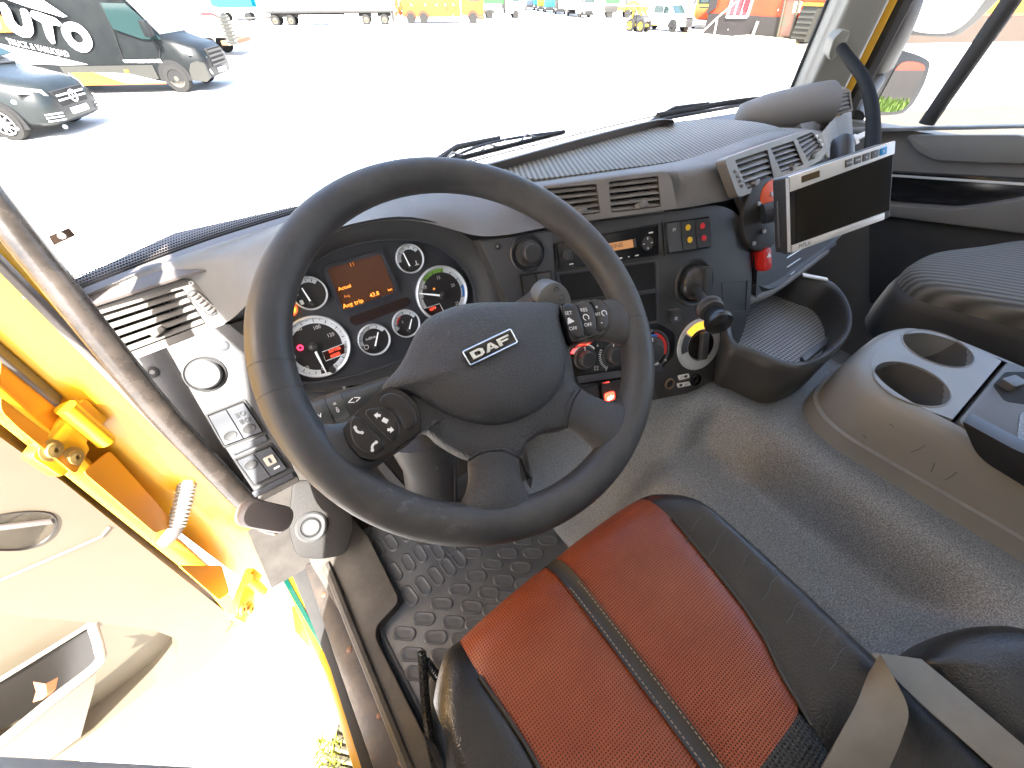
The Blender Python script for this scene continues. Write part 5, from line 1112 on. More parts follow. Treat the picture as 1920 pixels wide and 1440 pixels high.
obj('lid_side', prism(LSF, rpoly(LSF.P([(1808, 782), (1900, 832), (2060, 905), (2060, 990), (1905, 892), (1838, 852)]), [.006, .002, .002, .002, .02, .03], 5), -.02, .012, .004), mat('blue black plastic', (.016, .018, .022), .35), cs)
lu, lv = CT.uv(1893, 722, .006)
obj('latch_recess', prism(CT, rpoly(CT.P([(1862, 722), (1885, 697), (1935, 697), (1940, 760), (1885, 752)], .005), .008, 4), .003, .0046), M['dark'], cs)
obj('latch', prism(CT.at(lu, lv, .004, -.3), rrect(0, 0, .036, .022, .004), 0, .014, .003), M['slate'], cs)
obj('lid_grip', prism(CT, rpoly(CT.P([(1912, 775), (1960, 760), (1960, 880), (1905, 835)], .005), .01, 4), .003, .006, .001), M['carpet'], cs)
scr = None
for (a, b_), (c, d_) in (((1708, 848), (1735, 835)), ((1745, 885), (1752, 868)), ((1772, 900), (1794, 885)), ((1618, 815), (1624, 822)), ((1668, 795), (1676, 800))):
    P = [at(a, b_, x=.792), at((a + c) / 2 + 1, (b_ + d_) / 2 + 1, x=.7925), at(c, d_, x=.792)]; obj('scratch', tube(P, .0007, 5), M['slate'], cs)
# storage bin with patterned mat
bn = thing('storage_bin', 'black open storage bin with patterned mat on the engine tunnel', 'storage bin', (.85, .22, -.64))
BZ = Fr((0, 0, -.52), (1, 0, 0), (0, 1, 0))
ro = [(1368, 640), (1410, 660), (1478, 686), (1530, 676), (1576, 640), (1590, 605), (1582, 568), (1556, 536), (1510, 520), (1460, 505), (1400, 520), (1370, 570)]
ruv = [V(p) for p in BZ.P(ro)]
rim3 = [BZ.w(p.x, p.y, 0) for p in ruv]; cc = sum(ruv, V(0, 0)) / len(ruv)
def rs(k, h): return cr([BZ.w(cc.x + (p.x - cc.x) * k, cc.y + (p.y - cc.y) * k, h) for p in ruv], 4, True)
obj('bin_wall', loft([rs(.90, -.125), rs(.97, -.10), rs(1.05, -.02), rs(1.06, .002), rs(1.03, .008), rs(.97, .006), rs(.94, -.004), rs(.90, -.03), rs(.86, -.065)], True), M['black'], bn, 60)
def dotmat():
    m = perf('dotted bin mat', (.20, .205, .205), (.26, .26, .26), 130, (.008, .008, .008), .36, .45); return m
obj('bin_mat', prism(BZ, [tuple(p) for p in cr([tuple(cc + (p - cc) * .88) for p in ruv], 4, True)], -.068, -.060), dotmat(), bn)
obj('bin_lip', prism(BZ, BZ.P([(1500, 672), (1556, 628), (1562, 636), (1508, 682)], -.058), -.06, -.052, .003), M['slate'], bn)
obj('paper_edge', prism(BZ, BZ.P([(1504, 513), (1550, 522), (1552, 526), (1506, 518)], .01), .008, .012), M['white'], bn)
# ================================================================== monitor
MO = Fr((.758, .311, -.219), (.935, -.301, .187), (.037, .433, .9)); MW, MH = .200, -.1225
mo = thing('monitor', 'flat silver and black screen on a bracket beside the centre console', 'monitor', MO.w(MW / 2, MH, 0))
obj('casing', prism(MO, rpoly([(0, 0), (MW, 0), (MW, MH), (0, MH)], .004, 4), -.030, -.001, .003), mat('monitor case', (.025, .026, .028), .45), mo)
obj('top_strip', prism(MO, rpoly([(.003, 0), (MW - .002, 0), (MW - .002, -.020), (.003, -.024)], .002, 3), -.003, .0015, .001), M['silver'], mo)
obj('bottom_strip', prism(MO, rpoly([(.004, MH + .012), (MW - .014, MH + .013), (MW - .014, MH + .001), (.004, MH)], .001, 3), -.003, .0015, .001), M['silver'], mo)
obj('screen', prism(MO, [(.014, -.026), (MW - .016, -.023), (MW - .016, MH + .015), (.014, MH + .014)], -.002, .0006), mat('dark screen', (.012, .010, .006), .12), mo)
obj('screen_surround', prism(MO, [(.003, -.024), (MW - .003, -.020), (MW - .003, MH + .0135), (.003, MH + .0125)], -.004, -.0002), M['gloss'], mo)
obj('sensor_window', prism(MO, rrect(.040, -.011, .033, .010, .001), .001, .0022), mat('amber window', (.07, .045, .015), .2), mo)
bt = mat('grey key', (.07, .07, .075), .4)
for i, s in enumerate(('ENTER', 'MENU', 'v', '^', 'o')):
    u = .110 + i * .0162; k = obj('key', prism(MO, rrect(u, -.0098, .0128, .0115, .001), .001, .0028, .0006), bt if i < 4 else mat('blue key', (.02, .25, .62), .35), mo)
    text('lettering', MO, s, u, -.0098, .0042 if i < 2 else .007, M['white'], k, .0032, sx=.8)
text('lettering', MO, 'M7LX', .028, MH + .0062, .0095, M['black'], mo, .0019)
obj('edge_line', prism(MO, [(0, -.002), (.0016, -.002), (.0016, MH + .002), (0, MH + .002)], -.004, .0012), M['silver'], mo)
obj('case_vents', tube([MO.w(-.001, -.035 - .0, -.02), MO.w(-.001, MH + .01, -.02)], .0018, 6), M['slate'], mo)
ma = thing('support_tube', 'bent black tube running from the far pillar down behind the screen', 'monitor arm', at(1575, 85, x=1.68))
obj('pillar_clamp', prism(Fr(at(1570, 82, x=1.70), (1, -.8, 0), (0, -.1, 1)), rpoly([(-.024, .012), (-.010, .034), (.016, .030), (.024, -.010), (.0, -.040), (-.016, -.025)], .008, 4), -.03, .012, .006), M['pillar'], ma)
obj('tube', tube(cr([at(1577, 90, x=1.66), at(1592, 110, x=1.60), at(1618, 145, x=1.48), at(1633, 190, x=1.35), at(1637, 240, x=1.22), at(1634, 300, x=1.08)], 8), .0132, 14), mat('arm tube', (.012, .012, .012), .7, spec=.03), ma)
hb = thing('screen_mount', 'black ball mount and bracket plate behind the screen', 'bracket', at(1430, 395, d=.86))
BP = Fr(ST.wp(1428, 405, .01), ST.u, ST.v)
u, v = 0, 0
obj('mount_plate', prism(BP, ell(.01, .0, .058, .07, 28), -.01, 0, .003), M['black'], hb)
obj('orange_plate', prism(BP, ell(.028, .035, .034, .030, 24), -.001, .002, .001), M['orange'], hb)
obj('mount_tube', tube([BP.w(-.01, .004, .01), BP.w(.02, .006, .03), BP.w(.055, .006, .04)], .019, 16), mat('blue grey tube', (.035, .04, .048), .4), hb)
for du, dv in ((.02, .038), (-.012, .024), (-.02, -.05), (.005, -.03)): screw(BP, *(960, 720), .004, hb) if False else obj('screw', lathe(BP.at(du, dv, .002), [(.0045, 0), (.004, .003), (.0001, .003)], 10), M['steel'], hb)
obj('cable', tube(cr([BP.w(.03, -.02, .02), BP.w(.015, -.05, .025), BP.w(.03, -.075, .03), BP.w(.05, -.08, .03)], 5), .0035, 8), M['slate'], hb)
obj('mount_head', tube([at(1579, 300, d=.99), at(1579, 275, d=.99), at(1579, 262, d=.99), at(1579, 256, d=.99)], [.024, .024, .022, .014], 18), M['black'], hb)
obj('cable_plug', prism(Fr(at(1612, 256, d=.98), RT + UP * .45, UP), rrect(0, 0, .040, .012, .002), -.006, .006, .001), M['white'], hb)
obj('cable_plug', prism(Fr(at(1603, 262, d=.98), RT + UP * .45, UP), rrect(0, 0, .010, .024, .002), -.004, .004, .001), M['white'], hb)
hz_ = Fr(ST.wp(1432, 486, .004), ST.u, ST.v)
hs = thing('hazard_switch', 'red hazard warning switch at the edge of the centre console', 'switch', hz_.o)
obj('switch_body', dome(hz_, rrect(0, 0, .022, .05, .009, 5, .15), [(1, -.02), (1, .004), (.9, .010), (.5, .012)]), M['red'], hs)
obj('triangle', prism(hz_, [(-.006, .004), (.006, .004), (0, .014)], .010, .0125), M['white'], hs)

# ================================================================== passenger door
pd_ = thing('hinged_door', 'grey trimmed passenger door with large side window', 'door', (1.84, 0, -1.05))
DF = Fr((1.83, 0, 0), (0, -1, 0), (0, 0, 1))
def dz(a, b_): return DF.uv(a, b_)
obj('inner_panel', prism(DF, [(-.66, -1.2), (1.0, -1.2), (1.0, -.285), (-.66, -.325)], -.05, 0), mat('door grey', (.15, .145, .135), .5, bump=('noise', 700, .2, .0004), var=(8, .3, (.12, .116, .108))), pd_)
obj('sill_pad', prism(DF, rpoly(DF.P([(1700, 252), (1930, 252), (1930, 306), (1760, 300), (1722, 282)]), .02, 5), 0, .016, .01), mat('door grey pad', (.17, .165, .15), .5, bump=('noise', 700, .2, .0004)), pd_)
obj('sill_edge', prism(DF, DF.P([(1600, 238), (1930, 232), (1930, 238), (1600, 246)]), 0, .03, .006), M['grey'], pd_)
obj('black_band', prism(DF, DF.P([(1640, 318), (1940, 334), (1940, 392), (1640, 372)]), 0, .02, .004), M['gloss'], pd_)
obj('bright_line', prism(DF, DF.P([(1650, 323), (1940, 341), (1940, 346), (1650, 327)]), .02, .024, .001), M['silver'], pd_)
obj('armrest', prism(DF, rpoly(DF.P([(1640, 374), (1800, 384), (1850, 378), (1940, 362), (1940, 428), (1640, 392)]), .01, 4), 0, .07, .015), mat('door grey arm', (.13, .125, .115), .5, bump=('noise', 700, .2, .0004)), pd_)
obj('lower_pocket', prism(DF, DF.P([(1640, 396), (1940, 430), (1940, 640), (1640, 560)]), 0, .05, .01), M['black_matt'], pd_)
obj('window_frame', prism(DF, [(.95, -.3), (1.0, -.3), (1.0, .7), (.95, .7)], -.03, .01), M['pillar'], pd_)
obj('window_glass', prism(DF, [(-.655, -.33), (.96, -.30), (.96, .66), (-.64, .66)], -.032, -.028), M['side_glass'], pd_)
obj('window_bar', tube([at(1737, 232, x=1.80), at(1900, -5, x=1.80), at(1900, -5, x=1.80) + (at(1900, -5, x=1.80) - at(1737, 232, x=1.80)) * .3], [.020, .022, .022], 12), M['rubber'], pd_)
obj('upper_wall', box(1.83, 1.88, -.95, .70, .62, .84), M['headliner'], cab)
obj('rear_side_wall', box(1.80, 1.86, -.95, -.90, -1.05, .8), M['headliner'], cab)
# ================================================================== outside mirrors
mm = thing('side_mirror', 'pair of grey truck mirrors on an arm outside the passenger window', 'mirror', at(1690, 160, x=2.05))
MG = mat('mirror glass', (.8, .8, .8), .01, 1.0); CASE = mat('mirror case', (.022, .022, .020), .5, bump=('noise', 500, .2, .0005), var=(9, .4, (.016, .016, .014)))
def mirror(px_, h, glass_px, x, nrm):
    c = at(*px_[0], x=x); nn = Vector(nrm).normalized(); uu = ZZ.cross(nn).normalized(); f2 = Fr(c, uu, nn.cross(uu))
    obj('mirror_case', dome(f2, [tuple(p) for p in cr(f2.P(px_), 4, True)], [(.86, -.09), (.96, -.06), (1, -.02), (1, .004), (.95, .006)]), CASE, mm, 60)
    obj('mirror_glass', prism(f2, [tuple(p) for p in cr(f2.P(glass_px, .008), 4, True)], .006, .009), MG, mm)
mirror([(1640, 110), (1665, 92), (1705, 98), (1738, 113), (1740, 130), (1726, 168), (1698, 208), (1660, 216), (1640, 212), (1622, 190)], 0, [(1690, 118), (1732, 122), (1726, 150), (1706, 190), (1690, 206), (1658, 210), (1643, 200), (1662, 160)], 2.05, (-.367, -.93, .062))
mirror([(1700, 60), (1700, 20), (1720, -30), (1850, -60), (1900, -40), (1860, 10), (1810, 55), (1780, 68), (1725, 66)], 0, [(1708, 40), (1730, -20), (1860, -40), (1830, 20), (1800, 50), (1770, 62), (1716, 58)], 2.08, (-.40, -.90, -.16))
obj('mirror_arm', tube(cr([at(1705, -20, x=2.0), at(1690, 30, x=2.0), at(1672, 75, x=2.02), at(1650, 120, x=2.06)], 5), [.045] * 16, 12), CASE, mm)
obj('mirror_arm', tube([at(1640, 150, x=2.06), at(1605, 205, x=1.95), at(1600, 225, x=1.86)], .03, 10), CASE, mm)
# ================================================================== windscreen wipers
for k, (a, b_) in enumerate((((810, 310), (1058, 247)), ((1226, 226), (1420, 192)))):
    d0, d1 = at(*a, y=1.0), at(*b_, y=1.0)
    t = thing('windscreen_wiper', ('dark wiper lying along the glass ahead of the steering wheel', 'dark wiper lying along the glass before the passenger side')[k], 'wiper', d0, 'windscreen wipers')
    obj('blade', tube([d0, d1], .006, 6), M['rubber'], t)
    obj('frame', tube(cr([d0 + V(0, .01, -.01), d0.lerp(d1, .3) + V(0, .01, .012), d0.lerp(d1, .6) + V(0, .01, .012), d1 + V(0, .005, 0)], 4), .004, 6), M['slate'], t)
    obj('arm', tube([d0 + V(-.06, .02, -.03), d0.lerp(d1, .2) + V(0, .02, .02), d0.lerp(d1, .5) + V(0, .015, .02)], [.012, .008, .005], 8), M['black'], t)
    for s in (.15, .4, .7): obj('bracket', tube([d0.lerp(d1, s - .08), d0.lerp(d1, s) + V(0, .01, .014), d0.lerp(d1, s + .08)], .003, 5), M['steel'], t)

# ================================================================== driver side: grab bar, open door
gb = thing('grab_handle', 'long worn black grab bar on the driver door pillar', 'grab handle', at(300, 770, x=-.25))
GS = .80
gp = [at(-60, 320, x=-.275), at(0, 398, x=-.268), at(100, 522, x=-.262), at(200, 648, x=-.256), at(300, 770, x=-.25), at(400, 878, x=-.236), at(470, 950, x=-.222), at(520, 995, x=-.205)]
gp = [p * GS for p in gp]
obj('bar', tube(cr(gp, 5), [.0170] * 30 + [.018, .019, .019, .018, .016, .010], 18), mat('worn bar', (.020, .017, .015), .25, bump=('noise', 160, .2, .001), var=(26, .9, (.055, .044, .036))), gb, 80)
EF = Fr(at(500, 968, x=-.19) * .82, (.6, .6, .3), (-.5, .1, .8))
obj('end_cap', dome(EF, rrect(0, 0, .045, .09, .02), [(1, -.012), (1, .004), (.9, .009), (.5, .011)]), M['taupe_dark'], gb)
dd = thing('hinged_door', 'open yellow driver door with beige inner trim and pocket', 'door', (-.40, .70, -1.24))
D0 = Vector((-.385, .690, 0)); DU = Vector((-.96, -.28, 0)).normalized()
DD = Fr(D0, -DU, ZZ)     # u runs towards the hinge, normal faces back into the cab
DP = lambda pts, h=0.0: DD.P(pts, h)
trim = [(-30, 795), (0, 820), (120, 905), (300, 1050), (420, 1145), (442, 1178), (430, 1205), (385, 1250), (130, 1440), (60, 1500), (-700, 1500), (-700, 795)]
tuv = DP(trim); 
DB = M['beige']
hole = [(-330, 1128), (0, 1152), (170, 1167), (290, 1182), (332, 1198), (338, 1232), (302, 1274), (185, 1366), (60, 1448), (-330, 1490)]
hol = rpoly(DP(hole), .015, 3)
housing(DD, rpoly(tuv, [.01, .01, .01, .02, .02, .02, .02, .02, .02, .05, .0, .0], 3), [hol], -.08, 0, DB, dd, 'inner_trim')
obj('pocket_back', prism(DD, hol, -.07, -.055), DB, dd)
# yellow shell behind and around the trim
sh = [(p[0] + .022, p[1]) for p in tuv]
obj('outer_shell', prism(DD, [(.035, -.30), (.030, -.6), (-.005, -1.0), (-.045, -1.235), (-.09, -1.265), (-.45, -1.24), (-1.0, -1.2), (-1.0, .5), (.02, .5)], -.12, -.075, .006), M['yellow'], dd)
HJ = Fr(DD.w(.036, 0, -.03), -DD.n, ZZ)   # hinge-side face of the door, u runs forward to the pillar
for nm, q, h in (('jamb_recess', [(50, 805), (110, 755), (165, 820), (165, 850), (135, 890)], .0), ):
    pass
jf = Fr(DD.w(.030, 0, 0), -DD.n * 1.0, ZZ)
obj('jamb_flange', prism(DD, [(.0, -.33), (.012, -.36), (-.02, -1.0), (-.05, -1.2), (-.075, -1.215), (-.06, -1.245), (-.03, -1.225), (.012, -1.0), (.042, -.36), (.03, -.33)], -.025, .004, .005), M['yellow'], dd)
# hinge wing, bolts
def hinge(a, b_, xo, parent, top=True):
    c = at(a, b_, x=xo); t = Fr(c, (.55, .83, 0), ZZ)
    o = obj('hinge', prism(t, rpoly([(-.075, -.03), (-.02, -.035), (-.015, -.02), (.035, -.022), (.035, .03), (-.02, .032), (-.075, .025)], .006, 3), -.012, .006, .003), M['yellow'], parent)
    obj('hinge_pin', tube([t.w(.002, -.042, .010), t.w(.002, .045, .010)], .0135, 14), M['yellow'], o)
    for du, dv in ((-.055, .012), (-.045, -.020)):
        s = obj('hinge_bolt', lathe(t.at(du, dv, .006), [(.0165, 0), (.0165, .002), (.0115, .003), (.011, .008), (.004, .009), (.0035, .004), (.0001, .004)], 18), mat('bolt', (.45, .30, .10), .35, .6), o)
    return o
hinge(150, 800, -.335, dd); hinge(470, 1100, -.335, dd)
# flat darker ochre patches painting the shade of hollows in the jamb
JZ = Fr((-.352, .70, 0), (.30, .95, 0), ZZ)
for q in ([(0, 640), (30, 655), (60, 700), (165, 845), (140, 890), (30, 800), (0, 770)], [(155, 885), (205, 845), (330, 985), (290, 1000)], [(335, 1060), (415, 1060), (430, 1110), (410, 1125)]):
    o = obj('painted_hollow', prism(JZ, rpoly(JZ.P(q), .008, 3), -.002, .001), mat('shaded ochre paint', (.62, .24, .01), .4), dd)
# wiring conduit
co0, co1 = at(352, 895, x=-.30), at(322, 1005, x=-.36)
cd = thing('wiring_conduit', 'grey corrugated cable conduit between the door and the pillar', 'conduit', co1)
pp = cr([co0, co0.lerp(co1, .3) + V(.004, 0, .0), co0.lerp(co1, .7) + V(.004, 0, 0), co1], 12); rr_ = [.0155 + (.0022 if k % 2 else -.0010) for k in range(len(pp))]
obj('corrugated_sleeve', tube(pp[6:-6], rr_[6:-6], 14), mat('grey rubber sleeve', (.30, .28, .25), .5), cd, 25)
obj('sleeve_end', tube([pp[0] + (pp[0] - pp[6]) * .4, pp[2], pp[7]], [.006, .014, .017], 12), MATS['grey rubber sleeve'], cd); obj('sleeve_end', tube([pp[-7], pp[-3], pp[-1] + V(-.02, .0, -.008)], [.015, .014, .012], 12), M['taupe_dark'], cd)
# trim details: pull cup, seam, pocket
GRV = mat('pocket shade grey', (.018, .0155, .013), .4, bump=('noise', 700, .2, .0004))  # pocket and pull cup darkened to paint the shade inside them
u, v = DP([(30, 995)])[0]
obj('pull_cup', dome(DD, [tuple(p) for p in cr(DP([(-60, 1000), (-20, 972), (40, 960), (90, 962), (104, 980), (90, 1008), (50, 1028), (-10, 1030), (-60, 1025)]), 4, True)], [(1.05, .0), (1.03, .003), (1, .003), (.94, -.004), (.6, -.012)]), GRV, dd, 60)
obj('cup_bar', prism(DD, DP([(-60, 990), (95, 972), (100, 980), (-60, 1000)]), -.004, .004, .002), M['taupe_dark'], dd)
obj('trim_seam', tube([DD.wp(205, 988, .001), DD.wp(190, 1006, .001), DD.wp(100, 1045, .001), DD.wp(0, 1088, .001), DD.wp(-120, 1140, .001)], .0022, 6), mat('pale edge', (.30, .265, .21), .5), dd)
pk = [(-200, 1130), (0, 1152), (170, 1168), (290, 1183), (330, 1195), (342, 1215), (338, 1240), (300, 1280), (180, 1390), (60, 1480), (-200, 1500)]
def DW(px_, h): return [DD.w(*DD.uv(a, b_, 0), h) for a, b_ in px_]
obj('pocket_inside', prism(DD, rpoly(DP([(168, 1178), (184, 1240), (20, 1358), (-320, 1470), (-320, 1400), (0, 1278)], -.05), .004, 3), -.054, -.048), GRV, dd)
obj('pocket_edge', tube([DD.wp(166, 1172, -.03), DD.wp(80, 1225, -.035), DD.wp(0, 1274, -.035), DD.wp(-200, 1390, -.035)], .004, 6), mat('pale edge', (.30, .265, .21), .5), dd)
rim_ = [DD.wp(172, 1168, -.004), DD.wp(186, 1215, .006), DD.wp(182, 1245, .02), DD.wp(100, 1310, .03), DD.wp(0, 1392, .03), DD.wp(-120, 1480, .03)]
obj('pocket_rim', tube(cr(rim_, 5), .0085, 10), mat('pocket rim', (.20, .18, .155), .45), dd)
obj('pocket_front', solid(loft([cr([p - DD.n * .0 for p in rim_[2:]], 5), cr([DD.wp(175, 1290, .028), DD.wp(100, 1345, .03), DD.wp(0, 1420, .03), DD.wp(-120, 1500, .03)], 5), cr([DD.wp(150, 1380, .0), DD.wp(80, 1430, .0), DD.wp(0, 1470, .0), DD.wp(-120, 1560, .0)], 5)]), .003), DB, dd, 70)
obj('litter', solid(loft([[DD.wp(62, 1278, .012), DD.wp(85, 1282, .02), DD.wp(108, 1270, .014)], [DD.wp(68, 1296, .022), DD.wp(88, 1300, .03), DD.wp(104, 1290, .022)], [DD.wp(62, 1316, .02), DD.wp(80, 1310, .026), DD.wp(98, 1300, .02)]]), .001), mat('brown wrapper', (.35, .13, .05), .5), dd, label='crumpled brown wrapper in the door pocket')
# ================================================================== the yard outside
def gp(a, b_): return at(a, b_, z=GZ)
GF = Fr((0, 0, GZ), (1, 0, 0), (0, 1, 0))
def patch(name, px_, col, lab, h=.004):
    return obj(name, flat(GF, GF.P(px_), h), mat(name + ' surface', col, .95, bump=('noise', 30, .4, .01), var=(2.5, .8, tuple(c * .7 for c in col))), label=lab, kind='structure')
patch('brown_strip', [(1560, 262), (1650, 214), (1780, 204), (2300, 170), (2600, 260), (1900, 300)], (.052, .044, .030), 'brown ground strip beyond the passenger window')  # ground strip in a darker brown
patch('kerb_strip', [(1285, 60), (1330, 66), (1440, 76), (1560, 90), (1560, 94), (1440, 82), (1330, 71), (1270, 63)], (.22, .12, .05), 'sandy strip along the foot of the red building', .008)
for k, (a, b_, w) in enumerate(((375, 217, 7), (390, 216, 5), (1510, 124, 30), (1880, 176, 14), (1790, 157, 16))):
    patch('ground_stain', [(a - w, b_), (a - w * .3, b_ - 1.2), (a + w, b_ - .6), (a + w * .8, b_ + .8), (a, b_ + 1.2)], (.12, .11, .09), 'small dark stain on the pale yard', .012 + .002 * k)['group'] = 'stains on the yard'

RUB = mat('tyre', (.008, .0075, .0065), .85, bump=('noise', 60, .4, .004)); RIMG = mat('steel wheel', (.07, .066, .055), .45, .3); TGL = mat('dark vehicle glass', (.015, .03, .03), .06); LAMP = mat('lamp lens', (.16, .16, .16), .1)
class Veh:
    """a vehicle laid out in its own axes: x forward, y left, z up, standing on the yard"""
    def __init__(s, name, label, cat, o, ang, group=None, k=1.0):
        s.k = k
        s.o = Vector((o.x, o.y, GZ)); c, q = math.cos(ang), math.sin(ang); s.f = V(c, q, 0); s.l = V(-q, c, 0); s.t = thing(name, label, cat, s.o, group)
        s.right = Fr(s.o, s.f, ZZ)             # frame of the right-hand side; normal points right
    def W(s, x, y, z): return s.o + (s.f * x + s.l * y + ZZ * z) * s.k
    def part(s, name, bm, m, sm=35, par=None, sub_=0, lab=None): return obj(name, bm, m, par or s.t, sm, subsurf=sub_, label=lab)
    def box(s, name, x0, x1, y0, y1, z0, z1, m, bv=.0, par=None, lab=None):
        fr = Fr(s.W(x0, y0, z0), s.f, s.l); return s.part(name, bevel(prism(fr, [(0, 0), ((x1 - x0) * s.k, 0), ((x1 - x0) * s.k, (y1 - y0) * s.k), (0, (y1 - y0) * s.k)], 0, (z1 - z0) * s.k), bv * s.k), m, 35, par, lab=lab)
    def body(s, name, st, m, sub_=0, lab=None, sm=40):
        rows = []
        for x, zb, zt, wb, wm, wt, zm in st:
            h = [(wb * .9, zb), (wb, zb + .06), (wm, zm), (wt, zt - .08), (wt * .86, zt)]
            rows.append([s.W(x, -y, z) for y, z in h] + [s.W(x, y, z) for y, z in h[::-1]])
        return s.part(name, loft(rows, True, False, True), m, sm, None, sub_, lab)
    def wheel(s, x, y, r, w=.24, rimm=None, par=None):
        side = -1 if y < 0 else 1; fr = Fr(s.W(x, y, r), s.f * -side, ZZ); r, w = r * s.k, w * s.k
        o = s.part('wheel', lathe(fr, [(r * .55, -w), (r * .95, -w), (r, -w * .85), (r, -w * .15), (r * .95, 0), (r * .66, .005), (r * .62, -.02)], 28), RUB, 40, par)
        s.part('rim', lathe(fr, [(r * .64, -.06), (r * .63, -.012), (r * .56, -.016), (r * .5, -.05), (r * .32, -.045), (r * .2, -.02), (r * .18, .0), (.0001, .002)], 24), rimm or RIMG, 40, o)
        return o
    def side(s, name, px_, y, m, par=None, h=.0, rd=.0, d=.012):
        """a shape traced on the right-hand side, y metres from the middle"""
        fr = Fr(s.W(0, y, 0), s.f, ZZ); q = fr.P(px_); q = rpoly(q, rd, 3) if rd else q
        return s.part(name, prism(fr, q, h, h + d), m, 35, par)

# ------------------------------------------------------------------ black panel van with lettering
BLK = mat('black car paint', (.006, .0075, .008), .4, spec=.2, var=(3, .5, (.011, .013, .013))); CLAD = mat('grey cladding', (.022, .022, .018), .5)
g1 = gp(345, 173); vang = R_(-28)
fdir = V(math.cos(vang), math.sin(vang), 0); ldir = V(-fdir.y, fdir.x, 0)
van = Veh('panel_van', 'black panel van with big white letters and yellow stripe', 'van', g1 + ldir * .93, vang)
ST_ = [(1.02, .42, .80, .70, .78, .66, .62), (.97, .34, .98, .82, .90, .78, .66), (.82, .30, 1.12, .90, .97, .84, .7), (.45, .30, 1.22, .95, .99, .88, .75), (.10, .30, 1.34, .96, .99, .92, .8), (-.15, .30, 1.62, .96, .99, .90, .85), (-.70, .30, 2.38, .96, .99, .82, .9), (-1.0, .30, 2.52, .96, .99, .80, .9), (-2.0, .30, 2.58, .96, .99, .82, .9), (-4.7, .30, 2.58, .96, .99, .82, .9)]
vb = van.body('body', ST_, BLK)
for x in (0, -3.66):
    for y in (-1.005, 1.005): van.wheel(x, y, .355, .24, RIMG)
fr = Fr(van.W(0, -.99, 0), van.f, ZZ)
arch = [(.46 * math.cos(R_(a)), .36 + .46 * math.sin(R_(a))) for a in range(0, 181, 15)]
van.part('wheel_arch', prism(fr, [(.46, .30)] + arch + [(-.46, .30)], -.02, .006), M['dark'])
van.part('lower_cladding', prism(fr, [(-.50, .36), (-.50, .70), (-3.1, .70), (-3.1, .36)], -.02, .012), CLAD)
van.part('bumper', prism(fr, [(.44, .30), (.48, .55), (.60, .72), (.80, .78), (.98, .72), (1.0, .36), (.85, .26)], -.1, .005), CLAD)
WH = mat('white film', (.75, .75, .75), .5); YF = mat('yellow film', (.8, .52, .01), .5); OF = mat('orange film', (.7, .12, .01), .5)
van.side('white_swoosh', [(-60, 72), (0, 82), (60, 96), (165, 121), (120, 122), (-60, 115)], -.992, WH, d=.008)
van.side('white_swoosh', [(-40, -60), (60, -14), (126, 31), (118, 32), (50, 12), (-40, -20)], -.992, WH, d=.008)
van.side('orange_flame', [(-40, 20), (0, 28), (30, 60), (-40, 62)], -.992, OF, d=.009)
van.side('yellow_flame', [(-40, 36), (0, 40), (8, 53), (-40, 56)], -.992, YF, d=.011)
van.side('yellow_stripe', [(134, 137), (180, 136), (236, 155), (155, 157)], -.99, YF, d=.022); van.side('white_stripe', [(180, 136), (240, 138), (312, 155), (236, 155)], -.99, WH, d=.022)
van.side('orange_line', [(155, 157), (312, 154), (312, 157), (158, 160)], -.99, OF, d=.022)
def bigletter(px_list, holes=None):
    f3 = Fr(van.W(0, -.99, 0), van.f, ZZ)
    if holes: return housing(f3, [tuple(p) for p in cr(f3.P(px_list), 4, True)], [[tuple(p) for p in cr(f3.P(holes), 4, True)]], .004, .016, WH, van.t, 'letter')
    return van.part('letter', prism(f3, rpoly(f3.P(px_list), .05, 3), 0, .016), WH)
bigletter([(118, 46), (132, 41), (150, 47), (166, 63), (174, 82), (168, 95), (155, 98), (138, 90), (124, 75), (116, 58)], [(135, 58), (146, 60), (156, 70), (156, 79), (148, 81), (138, 74), (133, 64)])
bigletter([(58, 20), (70, 22), (104, 34), (116, 45), (114, 49), (98, 46), (104, 82), (98, 82), (88, 70), (79, 42), (62, 34), (57, 26)])
bigletter([(0, 4), (10, 6), (20, 20), (26, 38), (36, 50), (45, 50), (44, 40), (38, 18), (42, 15), (52, 20), (60, 40), (64, 60), (58, 70), (44, 70), (26, 60), (12, 45), (4, 26)])
bigletter([(-34, -12), (-22, -8), (-6, 20), (4, 55), (-6, 52), (-12, 40), (-26, 36), (-30, 44), (-42, 40)])
f3 = Fr(van.W(0, -.99, 0), van.f, ZZ)
u0, u1 = V(f3.uv(8, 76)), V(f3.uv(136, 104)); a_ = math.atan2((u1 - u0).y, (u1 - u0).x)
text('lettering', f3, 'TRUCK & VARUOSAD', (u0.x + u1.x) / 2, (u0.y + u1.y) / 2, .20, WH, van.t, .014, a_, sx=(u1 - u0).length / 2.15)
u, v = f3.uv(268, 115); text('lettering', f3, 'WWW.KSAUTO.EE', u, v, .12, WH, van.t, .014, 0, sx=1.05)
van.side('side_window', [(188, 5), (235, 6), (262, 30), (303, 74), (268, 73), (214, 54), (200, 30)], -.955, TGL, h=.03, d=.012)
van.side('window_edge', [(184, -12), (232, -12), (236, -6), (190, 0)], -.95, CLAD, h=.03)
wsr = [van.W(.02, -.84, 1.36), van.W(.02, .84, 1.36), van.W(-.66, .74, 2.33), van.W(-.66, -.74, 2.33)]
b = NB(); b.faces.new([b.verts.new(p + van.f * .03 + ZZ * .03) for p in wsr]); van.part('windscreen', solid(b, .01), mat('pale windscreen', (.18, .2, .19), .08))
gf = Fr(van.W(1.02, 0, 0), van.l, ZZ)   # front face, normal forward
